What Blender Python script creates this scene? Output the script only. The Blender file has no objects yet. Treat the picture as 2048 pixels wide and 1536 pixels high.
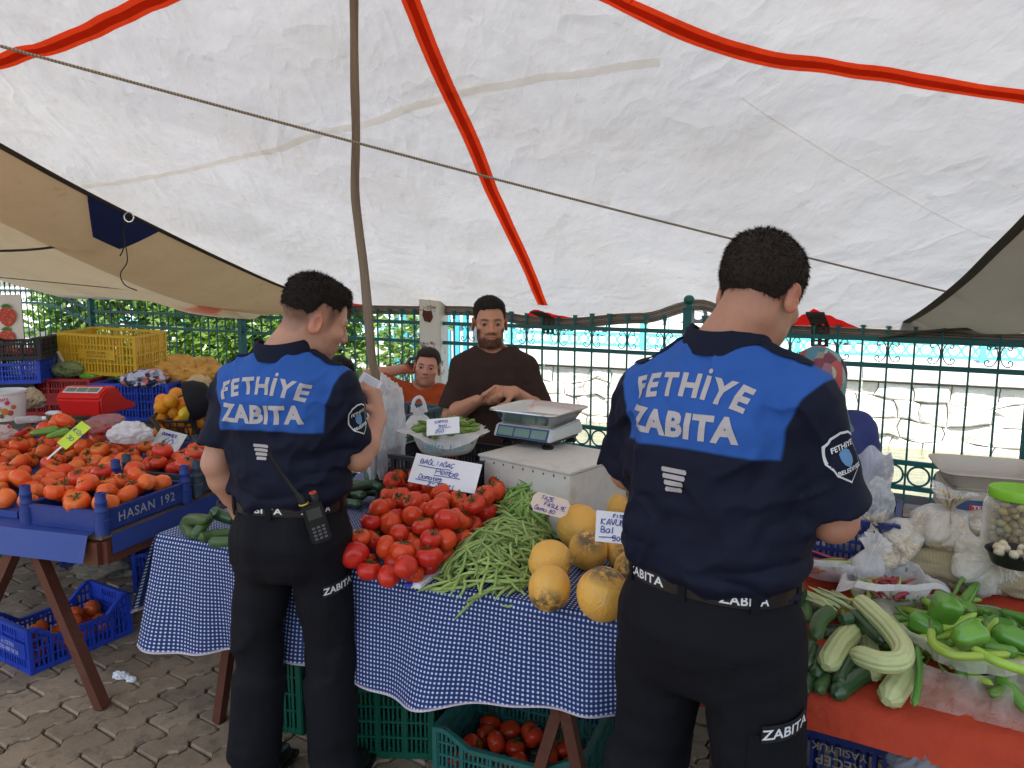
import bpy, bmesh, math, random
import numpy as np
from mathutils import Vector, Matrix, noise as mnoise
from mathutils.bvhtree import BVHTree

random.seed(7); RNG = np.random.default_rng(7)
SC = bpy.context.scene
COL = SC.collection
R = math.radians

# ------------------------------------------------------------------ camera
CAM_Z, PITCH, FPX = 1.65, R(7.7), 1480.0          # eye height, tilt down, focal length in 2048-wide pixels
cam_d = bpy.data.cameras.new('camera'); cam_d.sensor_width = 36; cam_d.lens = 36 * FPX / 2048
cam_d.clip_start = 0.05; cam_d.clip_end = 3000
cam = bpy.data.objects.new('camera', cam_d); COL.objects.link(cam)
cam.location = (0, 0, CAM_Z); cam.rotation_euler = (R(90) - PITCH, 0, 0)
SC.camera = cam

# ------------------------------------------------------------------ sky, sun, exposure
SUN_EL, SUN_AZ = R(60), R(205)                     # azimuth clockwise from +Y: behind the camera, a little to the left
w = bpy.data.worlds.new('World'); SC.world = w; w.use_nodes = True
nt = w.node_tree; bg = nt.nodes['Background']
sky = nt.nodes.new('ShaderNodeTexSky'); sky.sky_type = 'NISHITA'; sky.sun_disc = False
sky.sun_elevation = SUN_EL; sky.sun_rotation = SUN_AZ; sky.air_density = 1.0; sky.dust_density = 1.5
nt.links.new(sky.outputs[0], bg.inputs[0]); bg.inputs[1].default_value = 0.13
sd = bpy.data.lights.new('sun', 'SUN'); sd.energy = 4.6; sd.angle = R(0.53); sd.color = (1, 0.955, 0.90)
sun = bpy.data.objects.new('sun', sd); COL.objects.link(sun)
sdir = Vector((math.sin(SUN_AZ) * math.cos(SUN_EL), math.cos(SUN_AZ) * math.cos(SUN_EL), math.sin(SUN_EL)))
sun.rotation_euler = sdir.to_track_quat('Z', 'Y').to_euler()
vs = SC.view_settings; vs.view_transform = 'Standard'; vs.look = 'None'; vs.exposure = 1.4; vs.gamma = 1.0
vs.use_curve_mapping = False
SC.render.engine = 'CYCLES'
cy = SC.cycles
cy.use_denoising = True
try: cy.denoiser = 'OPENIMAGEDENOISE'
except Exception: pass
cy.use_adaptive_sampling = True; cy.adaptive_threshold = .025
cy.max_bounces = 6; cy.diffuse_bounces = 3; cy.glossy_bounces = 3; cy.transmission_bounces = 4; cy.transparent_max_bounces = 8
cy.sample_clamp_indirect = 8; cy.caustics_reflective = False; cy.caustics_refractive = False

# ------------------------------------------------------------------ measuring helpers (photo pixel -> place)
CP, SP = math.cos(PITCH), math.sin(PITCH)
def ray(u, v):
    a = (u - 1024) / FPX; b = (768 - v) / FPX
    return Vector((a, CP + b * SP, -SP + b * CP))
EYE = Vector((0, 0, CAM_Z))
def on_z(u, v, z): d = ray(u, v); return EYE + d * ((z - CAM_Z) / d.z)
def on_y(u, v, y): d = ray(u, v); return EYE + d * (y / d.y)
def on_plane(u, v, p, n): d = ray(u, v); n = Vector(n); return EYE + d * ((Vector(p) - EYE).dot(n) / d.dot(n))
def to_px(p):
    q = Vector(p) - EYE; f = q.y * CP - q.z * SP; up = q.y * SP + q.z * CP
    return (1024 + FPX * q.x / f, 768 - FPX * up / f)

# ------------------------------------------------------------------ object helpers
def tag(o, label=None, cat=None, group=None, kind=None):
    if label: o['label'] = label
    if cat: o['category'] = cat
    if group: o['group'] = group
    if kind: o['kind'] = kind
    return o
def empty(name, loc=(0, 0, 0), rz=0.0, parent=None):
    o = bpy.data.objects.new(name, None); COL.objects.link(o); o.location = loc; o.rotation_euler = (0, 0, rz)
    o.empty_display_size = 0.05
    if parent: o.parent = parent
    return o
def link_mesh(name, me, mat=None, parent=None, loc=None, rot=None):
    o = bpy.data.objects.new(name, me); COL.objects.link(o)
    if mat is not None and not me.materials: me.materials.append(mat)
    if parent: o.parent = parent
    if loc is not None: o.location = loc
    if rot is not None: o.rotation_euler = rot
    return o
def copy_tree(o, parent=None):
    c = o.copy(); COL.objects.link(c); c.parent = parent
    for ch in list(o.children): copy_tree(ch, c)
    return c
def make_mesh(name, V, F, smooth=True, mat=None):
    me = bpy.data.meshes.new(name); me.from_pydata([tuple(map(float, v)) for v in V], [], [tuple(map(int, f)) for f in F])
    me.update()
    if smooth: me.shade_smooth()
    if mat is not None: me.materials.append(mat)
    return me
def make_mesh_np(name, V, Q, smooth=True, mat=None):
    V = np.asarray(V, np.float32); Q = np.asarray(Q, np.int32); k = Q.shape[1]
    me = bpy.data.meshes.new(name); me.vertices.add(len(V)); me.vertices.foreach_set('co', V.ravel())
    me.loops.add(Q.size); me.loops.foreach_set('vertex_index', Q.ravel())
    me.polygons.add(len(Q)); me.polygons.foreach_set('loop_start', np.arange(0, Q.size, k, dtype=np.int32))
    me.update(calc_edges=True)
    if smooth: me.shade_smooth()
    if mat is not None: me.materials.append(mat)
    return me
def set_attr(me, name, vals, typ='FLOAT'):
    a = me.attributes.new(name, typ, 'POINT')
    if typ == 'FLOAT': a.data.foreach_set('value', np.asarray(vals, np.float32).ravel())
    else:
        v = np.asarray(vals, np.float32)
        if v.shape[1] == 3: v = np.concatenate([v, np.ones((len(v), 1), np.float32)], 1)
        a.data.foreach_set('color', v.ravel())

class MB:
    """collects shapes into one mesh"""
    def __init__(s): s.V = []; s.F = []; s.UV = None
    def add(s, V, F):
        k = len(s.V); s.V += [tuple(v) for v in V]; s.F += [tuple(i + k for i in f) for f in F]; return s
    def box(s, c, size, rot=None, taper=1.0):
        x, y, z = (d / 2 for d in size); M = rot or Matrix.Identity(3); c = Vector(c)
        V = [M @ Vector((sx * x * (taper if sz > 0 else 1), sy * y * (taper if sz > 0 else 1), sz * z)) + c for sz in (-1, 1) for sy in (-1, 1) for sx in (-1, 1)]
        return s.add(V, [(0, 2, 3, 1), (4, 5, 7, 6), (0, 1, 5, 4), (2, 6, 7, 3), (0, 4, 6, 2), (1, 3, 7, 5)])
    def bar(s, a, b, w, h=None, up=(0, 0, 1)):
        a = Vector(a); b = Vector(b); h = h or w; d = (b - a); L = d.length; d.normalize(); up = Vector(up)
        if abs(d.dot(up)) > .98: up = Vector((0, 1, 0))
        x = d.cross(up).normalized(); z = x.cross(d)
        M = Matrix((x, d, z)).transposed()
        return s.box((a + b) / 2, (w, L, h), M)
    def tube(s, path, r, n=8, cap=True, flat=1.0):
        P = [Vector(p) for p in path]; m = len(P)
        rs = r if hasattr(r, '__len__') else [r] * m
        T = [(P[min(i + 1, m - 1)] - P[max(i - 1, 0)]).normalized() for i in range(m)]
        up = Vector((0, 0, 1)) if abs(T[0].z) < .9 else Vector((0, 1, 0))
        x = T[0].cross(up).normalized(); V = []
        for i in range(m):
            x = (x - T[i] * x.dot(T[i])).normalized(); y = T[i].cross(x)
            for k in range(n):
                a = 2 * math.pi * k / n; V.append(P[i] + x * (math.cos(a) * rs[i]) + y * (math.sin(a) * rs[i] * flat))
        F = [(i * n + k, i * n + (k + 1) % n, (i + 1) * n + (k + 1) % n, (i + 1) * n + k) for i in range(m - 1) for k in range(n)]
        if cap: F += [tuple(range(n - 1, -1, -1)), tuple((m - 1) * n + k for k in range(n))]
        return s.add(V, F)
    def lathe(s, prof, n=16, c=(0, 0, 0), sx=1.0, sy=1.0):
        c = Vector(c); V = []; m = len(prof)
        for r_, z in prof:
            for k in range(n): a = 2 * math.pi * k / n; V.append(c + Vector((math.cos(a) * r_ * sx, math.sin(a) * r_ * sy, z)))
        F = [(i * n + k, i * n + (k + 1) % n, (i + 1) * n + (k + 1) % n, (i + 1) * n + k) for i in range(m - 1) for k in range(n)]
        F += [tuple(range(n - 1, -1, -1)), tuple((m - 1) * n + k for k in range(n))]
        return s.add(V, F)
    def prism(s, poly, h, M=None):
        """polygon in xy (counter-clockwise) raised by h along z, then transformed by the 4x4 M"""
        n = len(poly); V = [Vector((p[0], p[1], 0)) for p in poly] + [Vector((p[0], p[1], h)) for p in poly]
        if M is not None: V = [M @ v for v in V]
        return s.add(V, [tuple(range(n - 1, -1, -1)), tuple(range(n, 2 * n))] + [(i, (i + 1) % n, n + (i + 1) % n, n + i) for i in range(n)])
    def grid(s, fn, nu, nv):
        V = [fn(i / nu, j / nv) for j in range(nv + 1) for i in range(nu + 1)]; w_ = nu + 1
        return s.add(V, [(j * w_ + i, j * w_ + i + 1, (j + 1) * w_ + i + 1, (j + 1) * w_ + i) for j in range(nv) for i in range(nu)])
    def mesh(s, name, mat=None, smooth=False, bevel=0):
        me = make_mesh(name, s.V, s.F, smooth, mat)
        if bevel:
            bm = bmesh.new(); bm.from_mesh(me)
            ed = [e for e in bm.edges if len(e.link_faces) == 2 and e.calc_face_angle(0) > .6]
            bmesh.ops.bevel(bm, geom=ed, offset=bevel, segments=2, affect='EDGES', clamp_overlap=True)
            bm.to_mesh(me); bm.free(); me.shade_smooth()
            try: me.set_sharp_from_angle(angle=R(50))
            except Exception: pass
        return me
    def build(s, name, mat=None, parent=None, smooth=False, bevel=0, loc=None, rot=None):
        me = s.mesh(name, mat, smooth, bevel)
        if smooth and not bevel:
            try: me.set_sharp_from_angle(angle=R(45))
            except Exception: pass
        return link_mesh(name, me, None, parent, loc, rot)

def catmull(pts, n=6, closed=False):
    P = [Vector(p) for p in pts]; out = []; m = len(P)
    rng = range(m if closed else m - 1)
    for i in rng:
        p0 = P[(i - 1) % m] if closed or i > 0 else P[0]; p1 = P[i]; p2 = P[(i + 1) % m]; p3 = P[(i + 2) % m] if closed or i + 2 < m else P[-1]
        for k in range(n):
            t = k / n
            out.append(.5 * ((2 * p1) + (p2 - p0) * t + (2 * p0 - 5 * p1 + 4 * p2 - p3) * t * t + (3 * p1 - p0 - 3 * p2 + p3) * t ** 3))
    if not closed: out.append(P[-1])
    return out

# cheap vectorised value noise (numpy)
_perm = np.random.default_rng(3).random(4096).astype(np.float32)
def vnoise(P, seed=0):
    P = np.asarray(P, np.float32); I = np.floor(P).astype(np.int64); Fr = P - I; Fr = Fr * Fr * (3 - 2 * Fr)
    def h(dx, dy, dz): return _perm[((I[:, 0] + dx) * 73856093 ^ (I[:, 1] + dy) * 19349663 ^ (I[:, 2] + dz) * 83492791 ^ seed * 2654435) & 4095]
    x, y, z = Fr[:, 0], Fr[:, 1], Fr[:, 2]
    def L(a, b, t): return a + (b - a) * t
    return L(L(L(h(0, 0, 0), h(1, 0, 0), x), L(h(0, 1, 0), h(1, 1, 0), x), y), L(L(h(0, 0, 1), h(1, 0, 1), x), L(h(0, 1, 1), h(1, 1, 1), x), y), z) * 2 - 1
def fbm(P, oct=3, seed=0):
    P = np.asarray(P, np.float32); s = 0; a = 1.0
    for k in range(oct): s = s + a * vnoise(P * 2 ** k, seed + k); a *= .5
    return s
def n1(x, y=0, z=0, seed=0): return mnoise.noise((x + .37 * seed + .13, y + .71, z + .29))

# ------------------------------------------------------------------ materials
MATS = {}
def srgb(r, g, b):
    f = lambda c: ((c / 255 + .055) / 1.055) ** 2.4 if c > 10 else c / 255 / 12.92
    return (f(r), f(g), f(b))
class NT:
    def __init__(s, name):
        s.m = bpy.data.materials.new(name); s.m.use_nodes = True; s.t = s.m.node_tree; s.b = s.t.nodes['Principled BSDF']; s.out = s.t.nodes['Material Output']
        MATS[name] = s.m
    def n(s, typ, **kw):
        x = s.t.nodes.new('ShaderNode' + typ)
        for k, v in kw.items():
            if k.startswith('i_'): x.inputs[k[2:].replace('_', ' ')].default_value = v
            else: setattr(x, k, v)
        return x
    def l(s, a, b): s.t.links.new(a, b)
    def val(s, sock, v):
        s.b.inputs[sock].default_value = v
    def noise(s, scale, detail=3, rough=.55, coord='Object', vec=None, sc=None):
        t = s.n('TexNoise'); t.inputs['Scale'].default_value = scale; t.inputs['Detail'].default_value = detail; t.inputs['Roughness'].default_value = rough
        if vec is None: vec = s.coord(coord)
        if sc is not None:
            mp = s.n('Mapping'); mp.inputs['Scale'].default_value = sc; s.l(vec, mp.inputs[0]); vec = mp.outputs[0]
        s.l(vec, t.inputs[0]); return t.outputs[0]
    def coord(s, which='Object'):
        if not hasattr(s, '_tc'): s._tc = s.n('TexCoord')
        return s._tc.outputs[which]
    def attr(s, name): a = s.n('Attribute'); a.attribute_name = name; return a
    def math(s, op, a, b=None, clamp=False):
        m = s.n('Math'); m.operation = op; m.use_clamp = clamp
        for i, x in enumerate((a, b)):
            if x is None: continue
            if isinstance(x, (int, float)): m.inputs[i].default_value = x
            else: s.l(x, m.inputs[i])
        return m.outputs[0]
    def ramp(s, fac, lo, hi):
        m = s.n('MapRange'); m.clamp = True; m.inputs[1].default_value = lo; m.inputs[2].default_value = hi; s.l(fac, m.inputs[0]); return m.outputs[0]
    def mix(s, fac, a, b, blend='MIX'):
        m = s.n('Mix'); m.data_type = 'RGBA'; m.blend_type = blend
        for idx, x in ((0, fac), (6, a), (7, b)):
            if isinstance(x, (int, float)): m.inputs[idx].default_value = x
            elif isinstance(x, tuple): m.inputs[idx].default_value = (*x[:3], 1)
            else: s.l(x, m.inputs[idx])
        return m.outputs[2]
    def bump(s, h, strength=.3, dist=.01, prev=None):
        b = s.n('Bump'); b.inputs['Strength'].default_value = strength; b.inputs['Distance'].default_value = dist; s.l(h, b.inputs['Height'])
        if prev is not None: s.l(prev, b.inputs['Normal'])
        return b.outputs[0]
def pmat(name, col, rough=.6, var=.15, vscale=8, bump=0.0, bscale=60, bdist=.004, metal=0, spec=.32, rand=0.0, hrand=0.0, sss=0.0, coat=0.0, dirt=0.0, dirtcol=(.12, .09, .06), sheen=0):
    if name in MATS: return MATS[name]
    t = NT(name); c = tuple(col)
    f = t.noise(vscale, 4)
    base = t.mix(f, tuple(x * (1 - var) for x in c), tuple(min(1, x * (1 + var)) for x in c))
    if dirt:
        d = t.ramp(t.noise(3.3 * vscale, 5, .65), .5, .75)
        base = t.mix(t.math('MULTIPLY', d, dirt), base, dirtcol)
    if rand or hrand:
        oi = t.n('ObjectInfo'); hs = t.n('HueSaturation')
        t.l(base, hs.inputs['Color'])
        v = t.n('MapRange'); v.inputs[3].default_value = 1 - rand; v.inputs[4].default_value = 1 + rand; t.l(oi.outputs['Random'], v.inputs[0]); t.l(v.outputs[0], hs.inputs['Value'])
        wn = t.n('TexWhiteNoise'); wn.noise_dimensions = '1D'; t.l(oi.outputs['Random'], wn.inputs['W'])
        h = t.n('MapRange'); h.inputs[3].default_value = .5 - hrand; h.inputs[4].default_value = .5 + hrand; t.l(wn.outputs[0], h.inputs[0]); t.l(h.outputs[0], hs.inputs['Hue'])
        base = hs.outputs[0]
    t.l(base, t.b.inputs['Base Color'])
    t.val('Roughness', rough); t.val('Metallic', metal); t.val('Specular IOR Level', spec)
    if coat: t.val('Coat Weight', coat); t.val('Coat Roughness', .15)
    if sheen: t.val('Sheen Weight', sheen)
    if sss: t.val('Subsurface Weight', sss); t.val('Subsurface Radius', (.01, .004, .002)); t.val('Subsurface Scale', 1.0)
    if bump: t.l(t.bump(t.noise(bscale, 4, .6), bump, bdist), t.b.inputs['Normal'])
    return t.m

def cloth_translucent(name, col, tau=.45, refl=.45, grime=.25, weave=True, wr=1.0):
    t = NT(name); c = t.coord('Object')
    st = t.ramp(t.noise(1.1, 6, .75), .42, .75); st2 = t.ramp(t.noise(6, 5, .75), .60, .78)
    base = t.mix(t.math('MULTIPLY', st, grime), col, tuple(x * y for x, y in zip(col, (.75, .68, .58))))
    base = t.mix(t.math('MULTIPLY', st2, grime * 1.3), base, tuple(x * y for x, y in zip(col, (.6, .52, .42))))
    # crumple creases: ridged noises at several sizes
    def ridge(sc, dist):
        nn = t.n('TexNoise'); nn.inputs['Scale'].default_value = sc; nn.inputs['Detail'].default_value = 3; nn.inputs['Distortion'].default_value = dist; mpc = t.n('Mapping'); mpc.inputs['Scale'].default_value = (1.0, .55, 1.0); mpc.inputs['Rotation'].default_value = (0, 0, .6 + sc * .2); t.l(c, mpc.inputs[0]); t.l(mpc.outputs[0], nn.inputs[0])
        a = t.math('SUBTRACT', nn.outputs[0], .5); return t.math('ABSOLUTE', a)
    h = t.math('ADD', t.math('MULTIPLY', ridge(2.0, .35), 1.5), t.math('MULTIPLY', ridge(6.5, .3), .34))
    h = t.math('ADD', h, t.math('MULTIPLY', ridge(22, .3), .08))
    nb = t.bump(h, .55 * wr, .10)
    nb = t.bump(t.noise(160, 2), .1, .002, nb)
    df = t.n('BsdfDiffuse'); tr = t.n('BsdfTranslucent'); ad = t.n('AddShader')
    d1 = t.mix(1.0, base, (refl,) * 3, 'MULTIPLY'); d2 = t.mix(1.0, base, (tau,) * 3, 'MULTIPLY')
    t.l(d1, df.inputs[0]); t.l(d2, tr.inputs[0]); t.l(nb, df.inputs['Normal']); t.l(nb, tr.inputs['Normal'])
    t.l(df.outputs[0], ad.inputs[0]); t.l(tr.outputs[0], ad.inputs[1]); t.l(ad.outputs[0], t.out.inputs[0]); t.t.nodes.remove(t.b)
    return t.m
def plastic_film(name, col=(.9, .9, .9), alpha=.45, rough=.25):
    """thin crinkled polythene: part clear, part milky"""
    t = NT(name); tp = t.n('BsdfTransparent'); mx = t.n('MixShader'); mx2 = t.n('MixShader'); tl = t.n('BsdfTranslucent')
    t.val('Base Color', (*col, 1)); t.val('Roughness', rough); t.val('Specular IOR Level', .7)
    nz = t.noise(14, 4, .65); nz2 = t.noise(45, 3, .6)
    t.l(t.bump(nz2, .35, .01, t.bump(nz, .8, .03)), t.b.inputs['Normal'])
    tl.inputs[0].default_value = (*col, 1); mx2.inputs[0].default_value = .4
    t.l(t.b.outputs[0], mx2.inputs[1]); t.l(tl.outputs[0], mx2.inputs[2])
    fr = t.n('LayerWeight'); fr.inputs[0].default_value = .35
    al = t.math('ADD', t.math('MULTIPLY', t.ramp(nz, .3, .8), .35), alpha - .15)
    al = t.math('ADD', al, t.math('MULTIPLY', fr.outputs['Facing'], .45), True)
    t.l(al, mx.inputs[0]); t.l(tp.outputs[0], mx.inputs[1]); t.l(mx2.outputs[0], mx.inputs[2]); t.l(mx.outputs[0], t.out.inputs[0])
    return t.m

M_TEAL = pmat('teal_paint', (.012, .105, .098), .45, .2, 6, .15, 90, dirt=.3, dirtcol=(.05, .08, .07))
M_RUSTWOOD = pmat('brown_painted_steel', (.105, .032, .018), .55, .25, 9, .2, 70, dirt=.35)
M_BLACK = pmat('black_plastic', (.012, .012, .013), .4, .2, 12, .1, 60)
M_PAPER = pmat('white_card', (.78, .78, .80), .8, .04, 12)
M_INK = pmat('blue_marker', (.03, .035, .28), .7, .1, 20)
M_STEEL = pmat('stainless_steel', (.62, .60, .56), .22, .06, 8, .03, 40, metal=1.0)
# ================================================================== SETTING
# fence line: runs from far left to near right
FT = Vector((.848, -.530, 0)).normalized(); FN = Vector((-FT.y * -1, 0, 0))
FN = Vector((FT.y, -FT.x, 0))                      # towards the camera
F0 = Vector((-3.45, 9.4, 0))
def FP(a, b=0.0, z=0.0): return F0 + FT * a + FN * b + Vector((0, 0, z))
def fence_hit(u, v):
    p = on_plane(u, v, F0, FN); return (p - F0).dot(FT), p.z

# ---- ground on the market side, canal, far bank
m_gr = pmat('joint_sand', (.07, .05, .033), .95, .3, 5, .5, 40)
g = MB()
GA0, GA1 = -60, 60
g.add([FP(GA0, 90, -.03), FP(GA1, 90, -.03), FP(GA1, -.45, -.03), FP(1.6, -.45, -.03), FP(.6, -3.2, -.03), FP(GA0, -3.2, -.03)], [(0, 1, 2, 3, 4, 5)])
tag(g.build('ground', m_gr), kind='structure')
m_conc = pmat('pale_concrete', (.60, .585, .55), .85, .12, 1.3, .35, 14, .02, dirt=.35, dirtcol=(.34, .31, .26))
q = MB(); q.add([FP(GA0, -3.2, -.03), FP(.6, -3.2, -.03), FP(1.6, -.45, -.03), FP(GA1, -.45, -.03), FP(GA1, -.45, -3), FP(1.6, -.45, -3), FP(.6, -3.2, -3), FP(GA0, -3.2, -3)],
      [(0, 1, 6, 7), (1, 2, 5, 6), (2, 3, 4, 5)])
tag(q.build('canal_bank', m_conc), kind='structure')
# far bank wall line, nearly parallel to the fence
WT = Vector((.905, -.425, 0)).normalized(); WN = Vector((WT.y, -WT.x, 0)); W0 = on_z(1000, 722, 0.02); W0.z = 0
def WP(a, b=0.0, z=0.0): return W0 + WT * a + WN * b + Vector((0, 0, z))
WATER_Z = -1.13
tw = NT('canal_water'); nz = tw.noise(2.2, 4, .6, sc=(1, 3, 1)); nz2 = tw.noise(9, 4, .6)
tw.l(tw.mix(tw.ramp(nz, .35, .7), (.10, .115, .06), (.22, .22, .13)), tw.b.inputs['Base Color']); tw.val('Roughness', .08)
tw.l(tw.bump(nz2, .35, .05, tw.bump(nz, .4, .1)), tw.b.inputs['Normal'])
q = MB(); q.add([FP(-60, -.3, WATER_Z), FP(60, -.3, WATER_Z), WP(60, .0, WATER_Z), WP(-60, .0, WATER_Z)], [(0, 1, 2, 3)])
tag(q.build('canal_water', tw.m), kind='structure')
# stone retaining wall, stone by stone
m_stone = pmat('sunlit_limestone', (.60, .575, .53), .9, .22, 2.4, .7, 16, .03, rand=.10, dirt=.4, dirtcol=(.33, .29, .22))
m_mort = pmat('wall_mortar', (.36, .335, .29), .95, .25, 5, .5, 30)
wall = tag(MB().add([WP(-40, -.06, -2), WP(40, -.06, -2), WP(40, -.06, .02), WP(-40, -.06, .02)], [(0, 1, 2, 3)]).build('canal_wall', m_mort), kind='structure')
rs = random.Random(4)
stone_n = 0
def stone(poly, depth):
    global stone_n
    cx = sum(p[0] for p in poly) / len(poly); cz = sum(p[1] for p in poly) / len(poly)
    inn = [(cx + (p[0] - cx) * .97, cz + (p[1] - cz) * .96) for p in poly]; top = [(cx + (p[0] - cx) * .82, cz + (p[1] - cz) * .78) for p in poly]
    n = len(poly); V = [WP(p[0], -.058, p[1]) for p in inn] + [WP(p[0], depth * .55 + rs.uniform(-.012, .012), p[1]) for p in inn] + [WP(p[0], depth + rs.uniform(-.02, .02), p[1]) for p in top] + [WP(cx, depth + .015, cz)]
    F = [(i, (i + 1) % n, n + (i + 1) % n, n + i) for i in range(n)] + [(n + i, n + (i + 1) % n, 2 * n + (i + 1) % n, 2 * n + i) for i in range(n)] + [(2 * n + i, 2 * n + (i + 1) % n, 3 * n) for i in range(n)]
    MB().add(V, F).build('stone', m_stone, wall); stone_n += 1
aa = -7.5
rows = [-1.62, -1.30, -.98, -.64, -.32, -.03]
xs_prev = None
for ri in range(len(rows) - 1):
    x = -7.5 + rs.uniform(-.3, 0); bx_ = [x]
    while x < 10.5: x += rs.uniform(.34, .85); bx_.append(x)
    for i in range(len(bx_) - 1):
        x0, x1 = bx_[i], bx_[i + 1]; z0 = rows[ri]; z1 = rows[ri + 1]
        j = lambda s_, t_: (s_ + .17 * n1(s_ * 2.1, t_ * 3, 1), t_ + .17 * n1(s_ * 1.9, t_ * 2.7, 5) if -1.6 < t_ < -.05 else t_)
        poly = [j(x0, z0), j((x0 + x1) / 2, z0), j(x1, z0), j(x1, (z0 + z1) / 2), j(x1, z1), j((x0 + x1) / 2, z1), j(x0, z1), j(x0, (z0 + z1) / 2)]
        stone(poly, rs.uniform(.0, .07))
# coping and far street
q = MB(); 
a_ = -14.0
while a_ < 14: 
    q.box(WP(a_ + 1.5, -.13, .17), (2.985, .5, .33), Matrix.Rotation(math.atan2(WT.y, WT.x), 3, 'Z')); a_ += 3
tag(q.build('coping', m_conc, bevel=.012), kind='structure')
q = MB(); q.add([WP(-400, -.37, .30), WP(400, -.37, .30), WP(400, -900, .30), WP(-400, -900, .30)], [(0, 1, 2, 3)])
tag(q.build('street', pmat('pale_paving', (.50, .48, .45), .9, .12, .8, .2, 20)), kind='structure')

# ---- pavers
PA = R(-24)
PT = Vector((math.cos(PA + R(81)), math.sin(PA + R(81)), 0)); PN = Vector((-PT.y, PT.x, 0))
PL, PW = .25, .132
mp = NT('concrete_paver'); oi = mp.n('ObjectInfo'); ge = mp.n('NewGeometry')
f = mp.noise(3.2, 5, .65, vec=ge.outputs['Position']); f2 = mp.noise(85, 3, .7, vec=ge.outputs['Position']); f3 = mp.noise(13, 5, .7, vec=ge.outputs['Position'])
c = mp.mix(f, (.235, .165, .098), (.42, .315, .205)); c = mp.mix(mp.ramp(f3, .52, .72), c, (.13, .10, .07))
c = mp.mix(mp.math('MULTIPLY', mp.ramp(f2, .6, .7), .35), c, (.46, .39, .30))
f4 = mp.noise(1.3, 5, .7, vec=ge.outputs['Position']); c = mp.mix(mp.math('MULTIPLY', mp.ramp(f4, .46, .68), .55), c, (.085, .062, .042))
hs = mp.n('HueSaturation'); rv = mp.n('MapRange'); rv.inputs[3].default_value = .82; rv.inputs[4].default_value = 1.15; mp.l(oi.outputs['Random'], rv.inputs[0]); mp.l(rv.outputs[0], hs.inputs['Value']); mp.l(c, hs.inputs['Color'])
mp.l(hs.outputs[0], mp.b.inputs['Base Color']); mp.val('Roughness', .88)
mp.l(mp.bump(f2, .35, .004, mp.bump(f3, .5, .012)), mp.b.inputs['Normal'])
M_PAVER = mp.m
def zig(s):      # wavy long edge, period = half a paver
    t = (s / (PL / 2)) % 1.0
    return .013 * (1 if .12 < t < .42 else -1 if .62 < t < .92 else (t - .02) / .1 * 1 if t <= .12 else 1 - 2 * (t - .42) / .2 if t <= .62 else -1 + (t - .92) / .1)
def paver_poly(inset):
    ks = [0, .06, .21, .31, .46, .5, .56, .71, .81, .96, 1.0]
    lo = [(inset + k * (PL - 2 * inset), zig(k * PL) + inset) for k in ks]
    hi = [(x, zig(k * PL) + PW - inset) for (x, _), k in zip(lo, ks)]
    return lo + hi[::-1]
def paver_geo():
    a = paver_poly(.0035); b = paver_poly(.010); n = len(a)
    V = [(p[0], p[1], -.03) for p in a] + [(p[0], p[1], -.006) for p in a] + [(p[0], p[1], 0) for p in b]
    F = [(i, (i + 1) % n, n + (i + 1) % n, n + i) for i in range(n)] + [(n + i, n + (i + 1) % n, 2 * n + (i + 1) % n, 2 * n + i) for i in range(n)]
    # top as quads between the two long edges
    h = n // 2
    F += [(2 * n + i, 2 * n + i + 1, 2 * n + n - 2 - i, 2 * n + n - 1 - i) for i in range(h - 1)]
    return V, F
pv, pf = paver_geo(); me_pav = make_mesh('paver', pv, pf, False, M_PAVER)
pavement = empty('pavement'); tag(pavement, kind='structure')
mm = MB(); cand = []
rp = random.Random(2)
for i in range(-60, 60):
    for j in range(-70, 70):
        o = PT * (i * PL + (j % 2) * PL / 2) + PN * (j * PW) + Vector((-.6, 3.6, 0))
        if (o - FP(0)).dot(FN) < .1 or o.y < 1.0: continue
        if abs(o.x) > 5.5 or o.y > 9.5: continue
        u, v = to_px(o + Vector((0, 0, .0)))
        vis = (-80 < u < 560 and 1080 < v < 1580) or (480 < u < 1300 and 1280 < v < 1600)
        cand.append((0 if vis else 1, -v if vis else o.length, o))
cand.sort(key=lambda t_: (t_[0], t_[1]))
ang = math.atan2(PT.y, PT.x)
for k, (vis, _, o) in enumerate(cand):
    dz = rp.uniform(-.004, .003); rot = (rp.uniform(-.012, .012), rp.uniform(-.012, .012), ang + rp.uniform(-.006, .006))
    if vis == 0 and k < 300: link_mesh('paver', me_pav, None, pavement, o + Vector((0, 0, dz)), rot)
    else:
        M = Matrix.Translation(o + Vector((0, 0, dz))) @ Matrix.Rotation(ang, 4, 'Z'); mm.add([M @ Vector(p) for p in pv], pf)
rest = mm.build('paving_stones', M_PAVER, pavement); rest['kind'] = 'stuff'

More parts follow.
